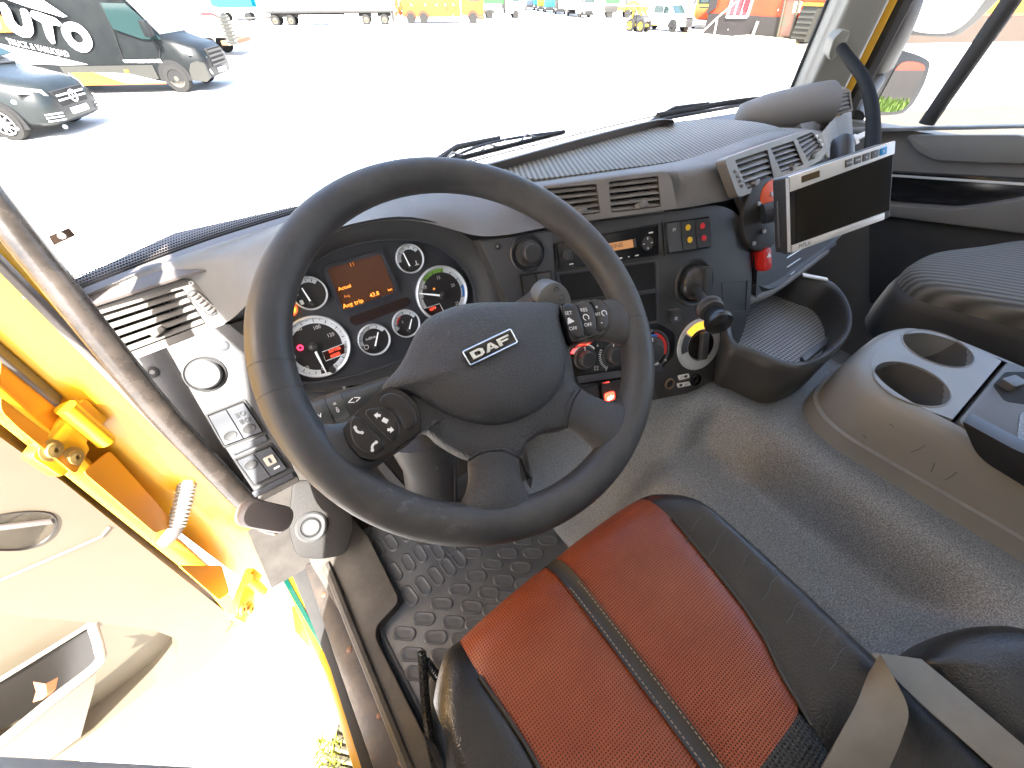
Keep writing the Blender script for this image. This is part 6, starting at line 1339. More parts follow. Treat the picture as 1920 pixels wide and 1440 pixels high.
for k in range(4): van.part('grille_bar', prism(gf, [(-.5, .60 + k * .11), (.5, .60 + k * .11), (.5, .65 + k * .11), (-.5, .65 + k * .11)], -.06, .03), CLAD)
van.part('grille', prism(gf, [(-.55, .58), (.55, .58), (.5, 1.02), (-.5, 1.02)], -.08, .01), M['dark'])
for s_ in (-1, 1):
    hq = [van.W(.98, s_ * .60, .82), van.W(.62, s_ * .955, .92), van.W(.55, s_ * .945, 1.08), van.W(.88, s_ * .66, 1.02)]
    b = NB(); b.faces.new([b.verts.new(p + van.f * .035 + van.l * .04 * s_) for p in hq]); van.part('headlight', solid(b, .02), LAMP)
    van.part('fog_lamp', lathe(Fr(van.W(.965, s_ * .72, .50), van.l, ZZ), [(.09, 0), (.085, .05), (.0001, .055)], 14), LAMP)
van.part('mirror', bevel(prism(Fr(van.W(-.1, -1.05, 1.35), van.f, ZZ), [(-.1, 0), (.12, 0), (.1, .38), (-.08, .38)], -.0, .2), .04), BLK)
van.part('number_plate', prism(gf, [(-.26, .42), (.26, .42), (.26, .53), (-.26, .53)], -.02, .06), WH)
b = None
van.part('door_seam', tube([f3.w(*f3.uv(232, 112), .004), f3.w(*f3.uv(212, 60), .004), f3.w(*f3.uv(188, 4), .004)], .012, 5), M['dark'])
van.part('door_seam', tube([f3.w(*f3.uv(300, 116), .004), f3.w(*f3.uv(300, 90), .004), f3.w(*f3.uv(285, 72), .004)], .012, 5), M['dark'])
van.part('indicator', prism(f3, rrect(*f3.uv(238, 133), .12, .07, .02), 0, .03), mat('amber lens', (.7, .25, .02), .3))

# ------------------------------------------------------------------ dark people carrier in front of it
g2 = gp(42, 262)
mv = Veh('people_carrier', 'dark grey people carrier with alloy wheels, nose beside the van', 'car', g2 + ldir * .86, R_(-30))
DG = mat('dark green grey paint', (.010, .013, .013), .3, spec=.35, var=(3, .5, (.018, .022, .021)))
mv.body('body', [(.98, .34, .62, .55, .66, .5, .5), (.93, .24, .84, .72, .80, .60, .55), (.80, .20, .98, .84, .90, .70, .6), (.45, .20, 1.06, .92, .95, .80, .65), (-.10, .20, 1.16, .93, .96, .84, .7), (-.35, .20, 1.34, .93, .96, .82, .75), (-1.05, .20, 1.80, .93, .96, .74, .8), (-1.6, .20, 1.88, .93, .96, .74, .8), (-3.6, .20, 1.86, .93, .96, .74, .8), (-4.0, .3, 1.6, .85, .92, .7, .8)], DG, 1)
for x in (0, -3.2):
    for y in (-.965, .965):
        o = mv.wheel(x, y, .34, .22, M['dark']); fr = Fr(mv.W(x, y + (-.012 if y < 0 else .012), .34), mv.f * (1 if y < 0 else -1), ZZ)
        if y < 0:
            for k in range(10):
                an = R_(36 * k); mv.part('spoke', prism(fr.at(math.cos(an) * .125, math.sin(an) * .125, 0, an), [(-.095, -.022), (.09, -.008), (.09, .012), (-.095, .022)], 0, .02, .004), M['silver'], 35, o)
            mv.part('rim_lip', ring(fr, 0, 0, .20, .222, .012, 30), M['silver'], 35, o); mv.part('hub_cap', lathe(fr, [(.04, 0), (.035, .025), (.0001, .028)], 14), M['silver'], 35, o)
fr = Fr(mv.W(0, -.945, 0), mv.f, ZZ)
arch = [(.42 * math.cos(R_(a)), .34 + .42 * math.sin(R_(a))) for a in range(0, 181, 15)]
mv.part('wheel_arch', prism(fr, [(.42, .20)] + arch + [(-.42, .20)], -.05, -.0), M['dark'])
gf = Fr(mv.W(.955, 0, 0), mv.l, ZZ)
mv.part('grille', bevel(prism(gf, [(-.42, .52), (.42, .52), (.48, .80), (-.48, .80)], -.1, .02), .01), M['dark'])
for z in (.62, .70): mv.part('grille_bar', prism(gf, [(-.42, z), (.42, z), (.42, z + .03), (-.42, z + .03)], -.02, .04), M['silver'])
mv.part('emblem', ring(gf, 0, .66, .085, .115, .06, 24), M['chrome'])
for an in (90, 210, 330): mv.part('emblem', prism(gf.at(0, .66, .045, R_(an)), [(0, -.012), (.1, -.004), (.1, .004), (0, .012)], 0, .012), M['chrome'])
mv.part('number_plate', prism(gf, [(-.26, .36), (.26, .36), (.26, .47), (-.26, .47)], -.02, .05), WH)
for s_ in (-1, 1):
    hq = [mv.W(.90, s_ * .52, .74), mv.W(.55, s_ * .90, .84), mv.W(.50, s_ * .86, .96), mv.W(.86, s_ * .55, .86)]
    b = NB(); b.faces.new([b.verts.new(p + mv.f * .05 + mv.l * .05 * s_) for p in hq]); mv.part('headlight', solid(b, .02), LAMP)
    for k in range(3):
        q = [mv.W(.93, s_ * .50, .30 + k * .06), mv.W(.82, s_ * .84, .32 + k * .06), mv.W(.82, s_ * .84, .345 + k * .06), mv.W(.93, s_ * .50, .325 + k * .06)]
        b = NB(); b.faces.new([b.verts.new(p + mv.f * .05 + mv.l * .05 * s_) for p in q]); mv.part('intake_bar', solid(b, .02), M['silver'])
mv.part('wiper', tube([mv.W(-.12, -.5, 1.2), mv.W(-.16, 0, 1.24), mv.W(-.14, .5, 1.22)], .02, 6), M['black'])
b = NB(); b.faces.new([b.verts.new(p + mv.f * .02 + ZZ * .02) for p in (mv.W(-.3, -.8, 1.32), mv.W(-.3, .8, 1.32), mv.W(-1.0, .7, 1.78), mv.W(-1.0, -.7, 1.78))]); mv.part('windscreen', solid(b, .01), TGL)

# ------------------------------------------------------------------ white pickup nose and post seen past the van
g3 = gp(400, 108)
wt = Veh('white_lorry', 'white flat lorry parked behind the black van', 'lorry', g3 + ldir * 1.2, R_(-30))
WP = mat('white vehicle paint', (.72, .72, .70), .3, coat=.4)
wt.box('bed', -3.5, .9, -1.1, 1.1, .7, 1.0, WP, .03); wt.box('cab', -2.6, -.6, -1.05, 1.05, .6, 2.1, WP, .15)
wt.box('bumper', .6, 1.15, -1.1, 1.1, .42, .6, mat('rust brown steel', (.16, .07, .03), .7), .04)
for x in (-.1, -2.6):
    for y in (-1.0, 1.0): wt.wheel(x, y, .38)
wt.part('wiper', tube([wt.W(.2, -1.0, 1.5), wt.W(.45, -.5, 1.48), wt.W(.75, -.1, 1.25)], .05, 6), mat('maroon hose', (.07, .02, .02), .6))
rl_ = thing('loading_ramp', 'upright ribbed loading ramp standing at the end of the white lorry', 'ramp', gp(440, 92))
ra, rb2 = at(418, 30, d=17.0), at(438, 84, d=17.2); rv = (rb2 - ra); rn = rv.normalized(); rw = RT * .22
for k in range(8):
    c = ra + rv * (k + .5) / 8; obj('rung', tube([c - rw, c + rw], .07, 6), CLAD, rl_)
for s_ in (-1, 1): obj('rail', tube([ra + rw * s_ * .8, rb2 + rw * s_ * .8], .05, 6), mat('pale ramp rail', (.3, .28, .2), .6), rl_)

# ------------------------------------------------------------------ flat trailer
def along(a, b_): d = gp(*b_) - gp(*a); return math.atan2(d.y, d.x)
ta = along((535, 48.5), (704, 46.5)); tr = Veh('flatbed_trailer', 'long empty flatbed trailer with four wheels on the far side of the yard', 'trailer', gp(535, 48.5), ta, k=.68)
PL = mat('dusty steel', (.014, .013, .011), .6); TWR = mat('dusty rim', (.06, .05, .034), .5)
def lx(V_, a, b_): return (gp(a, b_) - V_.o).dot(V_.f) / V_.k
WX = [lx(tr, 521, 48), lx(tr, 549, 48), lx(tr, 688, 47), lx(tr, 722, 47)]
for x in WX:
    tr.wheel(x, -.05, .5, .3, TWR); tr.wheel(x, 2.3, .5, .3, TWR)
tr.box('bed', WX[0] - .8, WX[3] + 1.2, -.1, 2.4, 1.12, 1.28, PL, .02); tr.box('chassis', WX[0] - .5, WX[3] + .8, .6, 1.6, .75, 1.11, PL, .02)
tr.box('side_guard', WX[1] + 1.1, WX[2] - 2.6, -.12, -.06, .30, .95, WP, .02); tr.box('locker', WX[2] - 2.4, WX[2] - .8, -.12, .5, .4, 1.05, WP, .03); tr.box('locker', WX[2] + .75, WX[3] - .75, -.12, .5, .4, 1.05, WP, .03)
tr.box('guard_rail', WX[1] + 1.3, WX[2] - 2.8, -.16, -.13, .58, .64, PL); tr.box('rear_bumper', WX[3] + .9, WX[3] + 1.15, -.1, 2.4, .3, 1.1, PL)
for x in (WX[0], WX[1] + 3, WX[2] - 2): tr.box('stake', x, x + .08, -.1, -.02, 1.28, 1.75, PL)
tr.part('drawbar', tube([tr.W(WX[0] - .6, 1.1, .75), tr.W(WX[0] - 4.5, 1.1, .62)], .07, 8), PL)
# cyan curtain-sided trailer behind it
ct = Veh('curtain_trailer', 'trailer with bright cyan curtain at the upper left, beyond the flat trailer', 'trailer', gp(455, 40), ta, k=.60)
CY = mat('cyan tarpaulin', (.0, .25, .36), .5)
ct.part('curtain', loft([[ct.W(x, 0, 1.75 - .25 * math.sin(math.pi * k / 8) ) for k, x in enumerate([-3.6 + .72 * j for j in range(9)])], [ct.W(x, -.05, 3.4) for x in [-3.6 + .72 * j for j in range(9)]], [ct.W(x, 2.4, 3.5) for x in [-3.6 + .72 * j for j in range(9)]], [ct.W(x, 2.4, 1.5) for x in [-3.6 + .72 * j for j in range(9)]]], False, True), CY)
ct.box('chassis', -3.4, 2.0, .3, 2.0, 1.1, 1.4, WP, .02)
for x in (-2.4, 1.0): ct.wheel(x, .2, .5, .3, WP); ct.wheel(x, 2.2, .5, .3, WP)
# ------------------------------------------------------------------ orange recovery truck
oa = along((770, 44), (888, 43)); tw = Veh('recovery_truck', 'orange recovery truck with three wheels showing, beyond the yard', 'truck', gp(772, 44.5), oa, k=.68)
OP = mat('orange truck paint', (.40, .034, .002), .4, var=(1.2, .8, (.42, .075, .003)))
TX = [0, lx(tw, 796, 44), lx(tw, 887, 43)]
for x in TX: tw.wheel(x, 0, .53, .32, TWR); tw.wheel(x, 2.3, .53, .32, TWR)
tw.box('locker_body', TX[0] - 1.0, TX[2] - 1.55, -.06, 2.4, .62, 2.9, OP, .05)
for x, w in ((TX[1] + 1.1, .02), (TX[1] + 2.2, .02), (TX[1] + 3.3, .02), (TX[1] + 4.4, .02)): tw.box('locker_seam', x, x + .04, -.075, -.05, .66, 2.8, mat('dark orange seam', (.3, .06, .005), .5))
for x in (TX[0] + .2, TX[1] + .3, TX[1] + 1.7, TX[1] + 2.8, TX[1] + 3.8): tw.box('locker_latch', x, x + .14, -.08, -.05, 1.65, 1.85, mat('pale latch', (.7, .6, .3), .4))
tw.box('side_skirt', TX[1] + .8, TX[2] - 1.5, 0, .3, .22, .60, WP, .03)
tw.box('cab', TX[2] - 1.35, TX[2] + 1.45, -.05, 2.4, .75, 3.3, OP, .12); tw.box('cab_step', TX[2] + .65, TX[2] + 1.5, -.06, 2.42, .35, .74, mat('red bumper', (.45, .03, .01), .4), .05)
for x in TX: tw.part('mudguard', ring(Fr(tw.W(x, -.07, .53), tw.f, ZZ), 0, 0, .60 * tw.k, .70 * tw.k, 0, 20, 0, 180), mat('maroon guard', (.12, .015, .01), .5))
tw.box('door_window', TX[2] - .4, TX[2] + .9, -.08, -.04, 2.1, 2.9, TGL, .0)
tw.part('crane_arm', tube([tw.W(TX[0] - 1.2, 1.1, .8), tw.W(TX[0] - 1.7, 1.1, 1.6), tw.W(TX[0] - 1.5, 1.1, 3.2)], .16, 8), mat('red crane', (.5, .05, .01), .5))
for k in range(3): tw.box('hoist_gear', TX[0] - 2.0 + k * .35, TX[0] - 1.75 + k * .35, .2, 2.1, .7 + .25 * k, 1.1 + .5 * k, OP, .03)
# green and white box truck
ga = along((918, 34), (968, 33.5)); gt = Veh('box_truck', 'white truck with green box body behind the orange one', 'truck', gp(918, 35), ga, k=.62)
GG = mat('green body', (.015, .20, .02), .45); gx = lx(gt, 967, 34.5)
for x in (0, gx): gt.wheel(x, 0, .5, .3, TWR); gt.wheel(x, 2.3, .5, .3, TWR)
gt.box('box_body', -1.6, gx - 2.0, -.05, 2.45, 1.75, 3.8, GG, .04); gt.box('chassis', -1.4, gx + .5, .4, 1.9, .6, 1.0, PL, .03); gt.box('cab', gx - 1.6, gx + 1.2, -.05, 2.4, .6, 3.2, WP, .15)
gt.box('side_skirt', .8, gx - 2.1, -.02, .06, .5, 1.2, WP, .02); gt.box('body_frame', gx - 1.95, gx - 1.75, -.06, 2.45, 1.0, 3.8, PL, .02)
gt.box('ladder', gx + 1.3, gx + 2.4, .5, .6, .5, .65, PL); gt.box('door_window', gx - .6, gx + .6, -.08, -.03, 2.0, 2.8, TGL)
# ------------------------------------------------------------------ row of parked lorries, noses to the yard
def nose(name, label, a, b_, col, w=2.4, h=3.3, yaw=None, detail=M['dark'], k=.6):
    o = gp(a, b_); d = -(o - V(0, 0, GZ)).normalized(); an = math.atan2(d.y, d.x) if yaw is None else yaw
    v = Veh(name, label, 'truck', o, an, 'lorries parked nose out across the yard', k); mt = mat(name + label[:14], tuple(c * .6 for c in col), .4)
    v.box('cab', -2.2, 0, -w / 2, w / 2, .55, h, mt, .1); v.box('bumper', -.6, .12, -w / 2, w / 2, .35, .9, detail, .06)
    v.box('grille', -.1, .06, -w * .32, w * .32, 1.0, 1.7, detail, .03)
    for k in range(3): v.box('grille_bar', .05, .09, -w * .32, w * .32, 1.08 + k * .2, 1.16 + k * .2, mt)
    v.box('windscreen', -.1, .04, -w * .42, w * .42, 1.9, 2.9, TGL, .05)
    for s_ in (-1, 1):
        v.box('headlight', 0, .15, s_ * w * .40 - .16, s_ * w * .40 + .16, .62, .82, LAMP, .03); v.box('mirror', -.25, .0, s_ * (w / 2 + .15) - .12, s_ * (w / 2 + .15) + .12, 1.9, 2.7, M['black'], .04)
        v.wheel(-1.1, s_ * w * .46, .5, .3, TWR)
    v.box('load_bed', -7.5, -2.4, -w / 2, w / 2, 1.0, 2.9, mt, .04)
    return v
nose('parked_lorry', 'blue grey lorry at the left end of the parked row', 994, 19, (.10, .16, .26), 2.4)
nose('parked_lorry', 'bright blue lorry second in the parked row', 1005, 20, (.0, .25, .50), 1.2)
nose('parked_lorry', 'yellow and green lorry third in the parked row', 1014, 22, (.33, .38, .01), 1.6)
nose('parked_lorry', 'cyan lorry fourth in the parked row', 1030, 24.5, (.02, .33, .42), 2.2)
nose('parked_lorry', 'dark lorry between the cyan and white ones', 1050, 27.5, (.05, .045, .04), 2.2)
nose('parked_lorry', 'white lorry with dark grille, left of two white ones', 1076, 31, (.62, .62, .58), 2.6)
wl = nose('parked_lorry', 'white lorry turned to show its side, right of two white ones', 1102, 34, (.62, .62, .58), 2.3, 3.3, math.atan2(-FH.y, -FH.x) + R_(28))
# green crane lorry with yellow undercarriage
cr_ = Veh('crane_lorry', 'lorry with green cab and yellow double wheels beside the white pickup', 'truck', gp(1165, 34), along((1150, 34), (1185, 34)), k=.62)
YU = mat('yellow chassis', (.22, .14, .01), .45)
cr_.box('cab', -2.6, -.6, -.3, 2.2, 1.7, 3.6, GG, .1); cr_.box('chassis', -2.8, 4.2, .2, 1.6, .9, 1.35, YU, .04); cr_.box('grey_tank', .6, 3.6, 0, 1.8, 1.5, 2.5, mat('olive grey', (.07, .075, .05), .5), .15)
for x in (-2.0, .9, 2.3, 3.6): cr_.wheel(x, 0, .52, .3, YU); cr_.wheel(x, 2.0, .52, .3, YU)
cr_.part('mudguard', ring(Fr(cr_.W(1.6, -.05, .55), cr_.f, ZZ), 0, 0, 1.25 * .62, 1.45 * .62, 0, 20, 10, 170), YU)
cr_.box('engine_cover', -2.9, -.9, -.35, -.25, .7, 1.6, PL, .03)
# small yellow machine
q4 = Veh('small_loader', 'small yellow and black loader standing in front of the crane lorry', 'loader', gp(1197, 60), math.atan2(-FH.y, -FH.x) + R_(38), k=.72)
for x, y in ((.55, -.6), (.55, .6), (-.75, -.6), (-.75, .6)): q4.wheel(x, y, .50, .22, YU)
q4.box('engine', -.2, .75, -.38, .38, .5, 1.25, M['black'], .08); q4.box('frame', -1.1, .9, -.3, .3, .42, .62, YU, .04); q4.box('seat', -.8, -.3, -.3, .3, .8, 1.25, M['black'], .05)
q4.part('lift_arm', tube([q4.W(-.9, -.4, .6), q4.W(-.6, -.4, 1.7), q4.W(.4, -.4, 1.3)], .09, 8), YU); q4.part('lift_arm', tube([q4.W(-.9, .4, .6), q4.W(-.6, .4, 1.7), q4.W(.4, .4, 1.3)], .09, 8), YU)
for s_ in (-1, 1): q4.part('headlight', lathe(Fr(q4.W(.76, s_ * .22, .95), q4.l, ZZ), [(.13, 0), (.12, .05), (.0001, .06)], 14), LAMP)
# ------------------------------------------------------------------ white pickup
pa_ = along((1215, 57), (1262, 61)); pk_ = Veh('pickup', 'white double cab pickup parked by the red building', 'pickup', gp(1258, 60.5) + V(-math.sin(pa_), math.cos(pa_), 0) * .7, pa_, k=.74)
pk_.body('body', [(1.05, .5, .95, .8, .86, .8, .75), (.95, .45, 1.15, .9, .96, .88, .8), (-.15, .45, 1.28, .94, .98, .92, .85), (-.75, .45, 1.92, .94, .98, .76, .9), (-1.0, .45, 1.98, .94, .98, .76, .9), (-2.6, .45, 1.98, .94, .98, .76, .9), (-2.9, .45, 1.9, .94, .98, .78, .9), (-3.0, .45, 1.3, .94, .98, .9, .9), (-4.9, .5, 1.3, .9, .98, .9, .9)], WP)
for x in (0, -3.6):
    for y in (-1.0, 1.0): pk_.wheel(x, y, .42, .28, M['dark'])
fr = Fr(pk_.W(0, -.985, 0), pk_.f, ZZ); k7 = pk_.k
pk_.part('wheel_arch', prism(fr, [(.54 * k7 * math.cos(R_(a)), .42 * k7 + .54 * k7 * math.sin(R_(a))) for a in range(-8, 189, 14)], -.03, .0), M['dark'])
f4 = Fr(pk_.W(0, -.90, 0), pk_.f, V(0, 0, 1))
for q in ([(-.55, 1.32), (-1.35, 1.32), (-1.35, 1.84), (-.95, 1.84)], [(-1.5, 1.32), (-2.5, 1.32), (-2.5, 1.84), (-1.5, 1.84)]): pk_.part('side_window', prism(f4, [(a * k7, c * k7) for a, c in q], -.03, .06), TGL)
pk_.part('windscreen', solid(loft([[pk_.W(-.1, -.82, 1.33), pk_.W(-.1, .82, 1.33)], [pk_.W(-.66, -.72, 1.90), pk_.W(-.66, .72, 1.90)]]), .02), TGL)
gf = Fr(pk_.W(1.05, 0, 0), pk_.l, ZZ)
S7 = lambda q: [(a * k7, c * k7) for a, c in q]
pk_.part('grille', prism(gf, S7([(-.5, .72), (.5, .72), (.5, 1.08), (-.5, 1.08)]), -.1, .02), M['dark']); pk_.part('grille_bar', prism(gf, S7([(-.55, .86), (.55, .86), (.55, .93), (-.55, .93)]), 0, .04), M['silver'])
pk_.part('bumper', prism(gf, S7([(-.9, .45), (.9, .45), (.9, .68), (-.9, .68)]), -.1, .08), M['silver']); pk_.box('bull_guard', 1.1, 1.2, -.5, .5, .4, .95, M['black'], .04)
for s_ in (-1, 1): pk_.part('headlight', prism(gf, S7([(s_ * .55, .82), (s_ * .85, .82), (s_ * .85, 1.05), (s_ * .55, 1.05)]), -.1, .02), LAMP)
pk_.box('running_board', -2.8, -.6, -1.02, -.9, .42, .52, mat('gold step', (.4, .3, .1), .5)); pk_.part('mirror', bevel(prism(Fr(pk_.W(-.5, -1.1, 1.3), pk_.l, ZZ), [(-.12, 0), (.12, 0), (.12, .25), (-.12, .25)], 0, .1), .02), WP)
# orange and yellow lorry nose by the building corner
on = nose('service_lorry', 'lorry with yellow roof and orange grille at the corner of the red building', 1313, 54.5, (.62, .40, .03), 2.0, 2.5, k=.74); on.t['group'] = 'lorries by the building'
on.box('engine_cover', .05, .14, -.85, .85, .75, 1.55, OP, .03); on.box('lower_guard', .1, .16, -.8, .8, .35, .7, WP, .02)
# leaning dark post
ps0, ps1 = gp(1285, 60.5), at(1298, -20, d=(gp(1285, 60.5)).dot(FW) * .985)
po_ = thing('lamp_post', 'dark wooden post standing before the white pickup', 'post', ps0); obj('shaft', tube([ps0, ps1, ps1 + (ps1 - ps0) * .6], [.16, .14, .13], 10), mat('dark timber', (.04, .035, .028), .8), po_)
obj('post_cap', tube([ps1 + (ps1 - ps0) * .6, ps1 + (ps1 - ps0) * .62], [.17, .1], 10), M['dark'], po_)

# ------------------------------------------------------------------ red building with dark plinth
bl, br = gp(1322, 63), gp(1572, 88); bu = (br - bl).normalized(); BF = Fr(bl, bu, ZZ); BWD = (br - bl).length
rb_ = thing('red_building', 'red clad building with dark plinth, window and glazed door', 'building', bl)
RED = mat('red cladding', (.38, .024, .002), .6, var=(.8, .6, (.42, .042, .004))); PLN = mat('dark plinth', (.014, .0118, .011), .8, var=(1.5, .8, (.022, .018, .0165)))
def bu_(px_): return BF.P(px_)
obj('wall', prism(BF, [(0, 1.05), (BWD, 1.05), (BWD, 5.5), (0, 5.5)], -3, 0), RED, rb_)
obj('plinth', prism(BF, [(-.1, 0), (BWD, 0), (BWD, 1.05), (-.1, 1.05)], -3.05, .06), PLN, rb_)
wq = [(1364, 32), (1402, 32), (1416, -14), (1378, -16)]
w_ = obj('window', prism(BF, bu_(wq), 0, .03), mat('pink pane', (.20, .03, .04), .15), rb_)  # plain pink pane colour
fw = bu_(wq)
for i in range(4): a_, b2 = fw[i], fw[(i + 1) % 4]; obj('window_frame', tube([BF.w(*a_, .06), BF.w(*b2, .06)], .07, 6), M['white'], w_)
for t in (.33, .66): obj('window_bar', tube([BF.w(*(V(fw[0]).lerp(V(fw[1]), t)), .06), BF.w(*(V(fw[3]).lerp(V(fw[2]), t)), .06)], .035, 6), M['white'], w_)
obj('red_sign', prism(BF, rpoly(bu_([(1390, 12), (1398, 24), (1407, 12), (1408, -2), (1394, -2)]), .1, 3), .04, .09), mat('bright red sign', (.65, .01, .015), .4), w_)
dq = [(1460, 70), (1484, 72), (1505, -10), (1478, -12)]
d_ = obj('door', prism(BF, bu_(dq), .06, .10), mat('door glass', (.12, .045, .026), .12), rb_)
for i in range(4): a_, b2 = bu_(dq)[i], bu_(dq)[(i + 1) % 4]; obj('door_frame', tube([BF.w(*a_, .12), BF.w(*b2, .12)], .08, 6), mat('olive frame', (.03, .025, .012), .6), d_)
obj('painted_reflection', prism(BF, bu_([(1462, 45), (1474, 26), (1478, 46), (1470, 52)]), .10, .105), mat('reflection patch', (.06, .05, .03), .1), d_)  # reflection in the door glass painted as a darker patch
obj('notice_board', prism(BF, bu_([(1488, 24), (1500, 24), (1506, 3), (1492, 3)]), .06, .11), mat('cream board', (.6, .55, .4), .6), rb_)
obj('panel', prism(BF, bu_([(1502, 42), (1514, 44), (1528, 6), (1512, 6)]), .06, .14), RED, rb_)
obj('dark_gable', prism(BF, bu_([(1512, 82), (1520, 50), (1575, -20), (1640, -20), (1590, 95)]), .07, .12), mat('grey brown gable', (.022, .018, .016), .8), rb_)
obj('dark_gable', prism(BF, bu_([(1326, 28), (1345, 14), (1352, -20), (1338, -20)]), .07, .10), PLN, rb_)
obj('downpipe', tube([BF.w(*bu_([(1518, 50)])[0], .2), BF.w(*bu_([(1508, 78)])[0], .2)], .04, 6), M['white'], rb_)
obj('junction_pipe', tube([BF.w(*bu_([(1424, 40)])[0], .15), BF.w(*bu_([(1414, 66)])[0], .15)], .09, 6), mat('grey pipe', (.2, .2, .18), .6), rb_)
rp_ = thing('barrier_rail', 'thin white slanted rail standing before the red building', 'rail', gp(1338, 68))
r0 = BF.w(*BF.uv(1345, 33, .8), .8)
obj('rail', tube([r0, BF.w(*BF.uv(1313, 64, .8), .8)], .045, 6), M['white'], rp_); obj('rail', tube([r0, BF.w(*BF.uv(1339, 66, .8), .8)], .045, 6), M['white'], rp_); obj('rail', tube([r0, BF.w(*BF.uv(1385, 0, .8), .8)], .045, 6), M['white'], rp_)
bn_ = thing('waste_bin', 'dark slatted waste bin with pale lid beside the building door', 'bin', BF.w(*BF.uv(1494, 80, .4), .4))
f5 = Fr(BF.w(*BF.uv(1494, 78, .5), .5), BF.u, ZZ)
obj('bin_body', prism(f5, [(-.5, 0), (.45, 0), (.5, 1.5), (-.45, 1.5)], -.6, 0, .02), mat('olive bin', (.014, .014, .010), .7), bn_); obj('lid', prism(f5, [(-.5, 1.5), (.55, 1.5), (.55, 1.62), (-.5, 1.62)], -.65, .05), YU, bn_)
for k in range(6): obj('slat', prism(f5, [(-.45, .12 + k * .22), (.45, .12 + k * .22), (.45, .20 + k * .22), (-.45, .20 + k * .22)], 0, .03), mat('pale bin slat', (.03, .03, .024), .6), bn_)
sp_ = thing('door_step', 'pale concrete step in front of the building door', 'step', gp(1470, 80))
obj('slab', prism(BF, [(BF.uv(1405, 72)[0], 0), (BF.uv(1500, 82)[0], 0), (BF.uv(1500, 82)[0], .16), (BF.uv(1405, 72)[0], .16)], .1, 1.5, .02), mat('pale concrete', (.36, .32, .22), .8), sp_); obj('edge', prism(BF, [(BF.uv(1405, 72)[0], .0), (BF.uv(1500, 82)[0], .0), (BF.uv(1500, 82)[0], .08), (BF.uv(1405, 72)[0], .08)], 1.5, 1.8, .02), MATS['pale concrete'], sp_)
# yellow building beyond the passenger window
yl, yr_ = gp(1640, 83), gp(2300, 70); YF_ = Fr(yl, (yr_ - yl).normalized(), ZZ); yw = (yr_ - yl).length
yb2 = thing('yellow_building', 'bright yellow building with brown plinth and white framed windows', 'building', yl)
obj('plinth', prism(YF_, [(0, 0), (yw, 0), (yw, 1.15), (0, 1.15)], -8, .05), mat('brown plinth', (.030, .020, .013), .8, var=(2, .7, (.04, .028, .02))), yb2); obj('red_band', prism(YF_, [(0, 1.15), (yw, 1.15), (yw, 1.28), (0, 1.28)], -8, .06), mat('red band', (.45, .05, .02), .6), yb2)
obj('wall', prism(YF_, [(0, 1.28), (yw, 1.28), (yw, 5.5), (0, 5.5)], -8, 0), mat('yellow cladding', (.38, .25, .003), .5), yb2)
for x0 in (BF.uv(0, 0)[0] * 0 + YF_.uv(1820, 30)[0], YF_.uv(1888, 15)[0], YF_.uv(2050, 20)[0]):
    w_ = obj('window', prism(YF_, [(x0, 2.0), (x0 + 1.6, 2.0), (x0 + 1.6, 3.6), (x0, 3.6)], -.0, .03), mat('grey pane', (.12, .05, .05), .1), yb2)
    for a_, b2 in (((x0 - .1, 1.9), (x0 + 1.7, 2.05)), ((x0 - .1, 3.55), (x0 + 1.7, 3.7)), ((x0 - .1, 2.05), (x0 + .05, 3.55)), ((x0 + 1.55, 2.05), (x0 + 1.7, 3.55))): obj('window_frame', prism(YF_, [a_, (b2[0], a_[1]), b2, (a_[0], b2[1])], .02, .08), M['white'], w_)
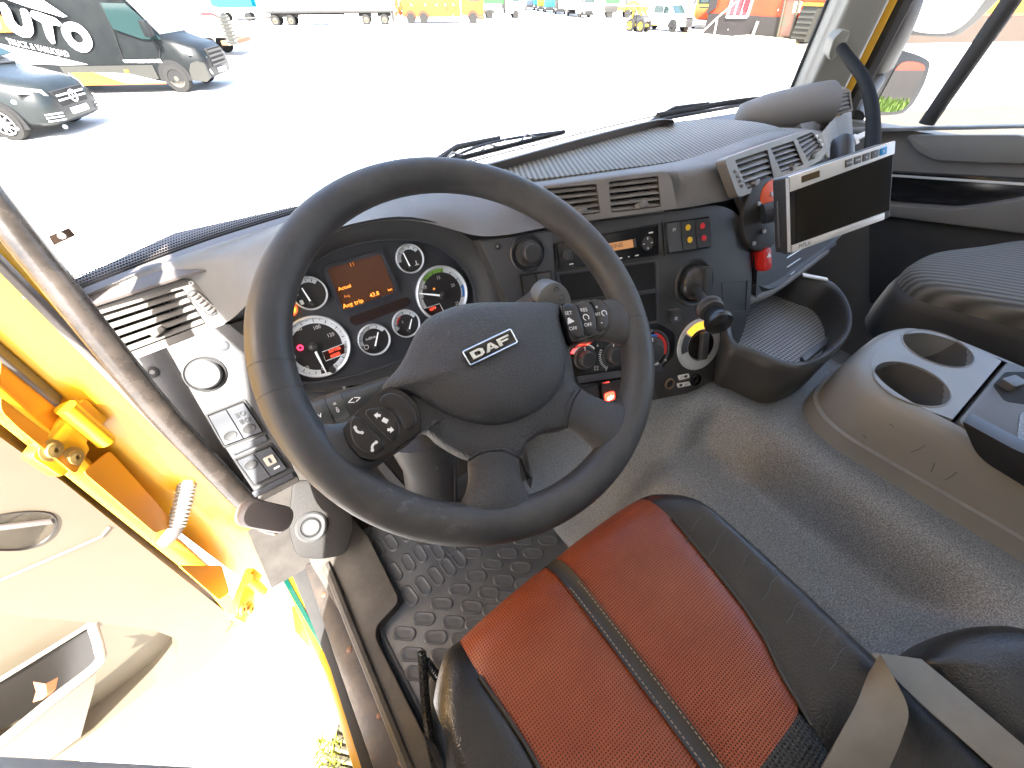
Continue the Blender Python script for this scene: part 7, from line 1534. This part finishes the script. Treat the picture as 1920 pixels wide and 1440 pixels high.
# orange hall at the right rear, seen in the truck mirrors, with a strip of grass
oh = thing('orange_hall', 'orange hall with dark plinth showing in the truck mirror', 'building', (20, -30, GZ))
obj('wall', box(20, 30, -44, -20, GZ + 1.6, GZ + 5), mat('orange hall cladding', (.22, .020, .003), .6), oh); obj('plinth', box(19.95, 30.05, -44.05, -19.95, GZ, GZ + 1.6), PLN, oh)
gs = NB(); rg = random.Random(3)
for k in range(2600):
    x, y = rg.uniform(16, 19.6), rg.uniform(-44, -18); h = rg.uniform(.2, .45); a = rg.uniform(0, 6.28); dx, dy = math.cos(a) * .10, math.sin(a) * .10
    gs.faces.new([gs.verts.new((x - dx, y - dy, GZ)), gs.verts.new((x + dx, y + dy, GZ)), gs.verts.new((x + rg.uniform(-.06, .06), y + rg.uniform(-.06, .06), GZ + h))])
obj('grass', gs, mat('grass', (.10, .16, .02), .8), label='strip of green grass along the orange hall', kind='stuff')
# step and weeds below the sill
cst = thing('cab_step', 'muddy ribbed step below the driver door sill', 'step', at(650, 1400, z=-1.5))
CF = Fr((0, 0, -1.52), (1, 0, 0), (0, 1, 0))
MUD = mat('muddy step', (.10, .075, .055), .8, bump=('noise', 50, .8, .006), var=(18, .9, (.05, .07, .02)))
obj('tread', prism(CF, rpoly(CF.P([(648, 1322), (690, 1345), (735, 1480), (600, 1480), (618, 1400)]), .02, 4), -.04, 0, .01), MUD, cst)
for k in range(6):
    a0, b0 = 640 - k * 7, 1345 + k * 18; obj('tread_rib', tube([CF.wp(a0, b0, .006), CF.wp(a0 + 56 + k * 6, b0 + 20, .006)], .008, 6), MUD, cst)
wd = NB(); rg = random.Random(5)
for k in range(150):
    a0, b0 = rg.uniform(596, 640), rg.uniform(1385, 1445); p = CF.wp(a0, b0, .0); d = V(rg.uniform(-.03, .03), rg.uniform(-.03, .03), rg.uniform(.01, .05)); w = V(rg.uniform(-.004, .004), rg.uniform(-.004, .004), 0)
    wd.faces.new([wd.verts.new(p - w), wd.verts.new(p + w), wd.verts.new(p + d)])
obj('weeds', wd, mat('yellow green weed', (.25, .28, .03), .7), label='tuft of yellow green weeds caught on the cab step', kind='stuff')
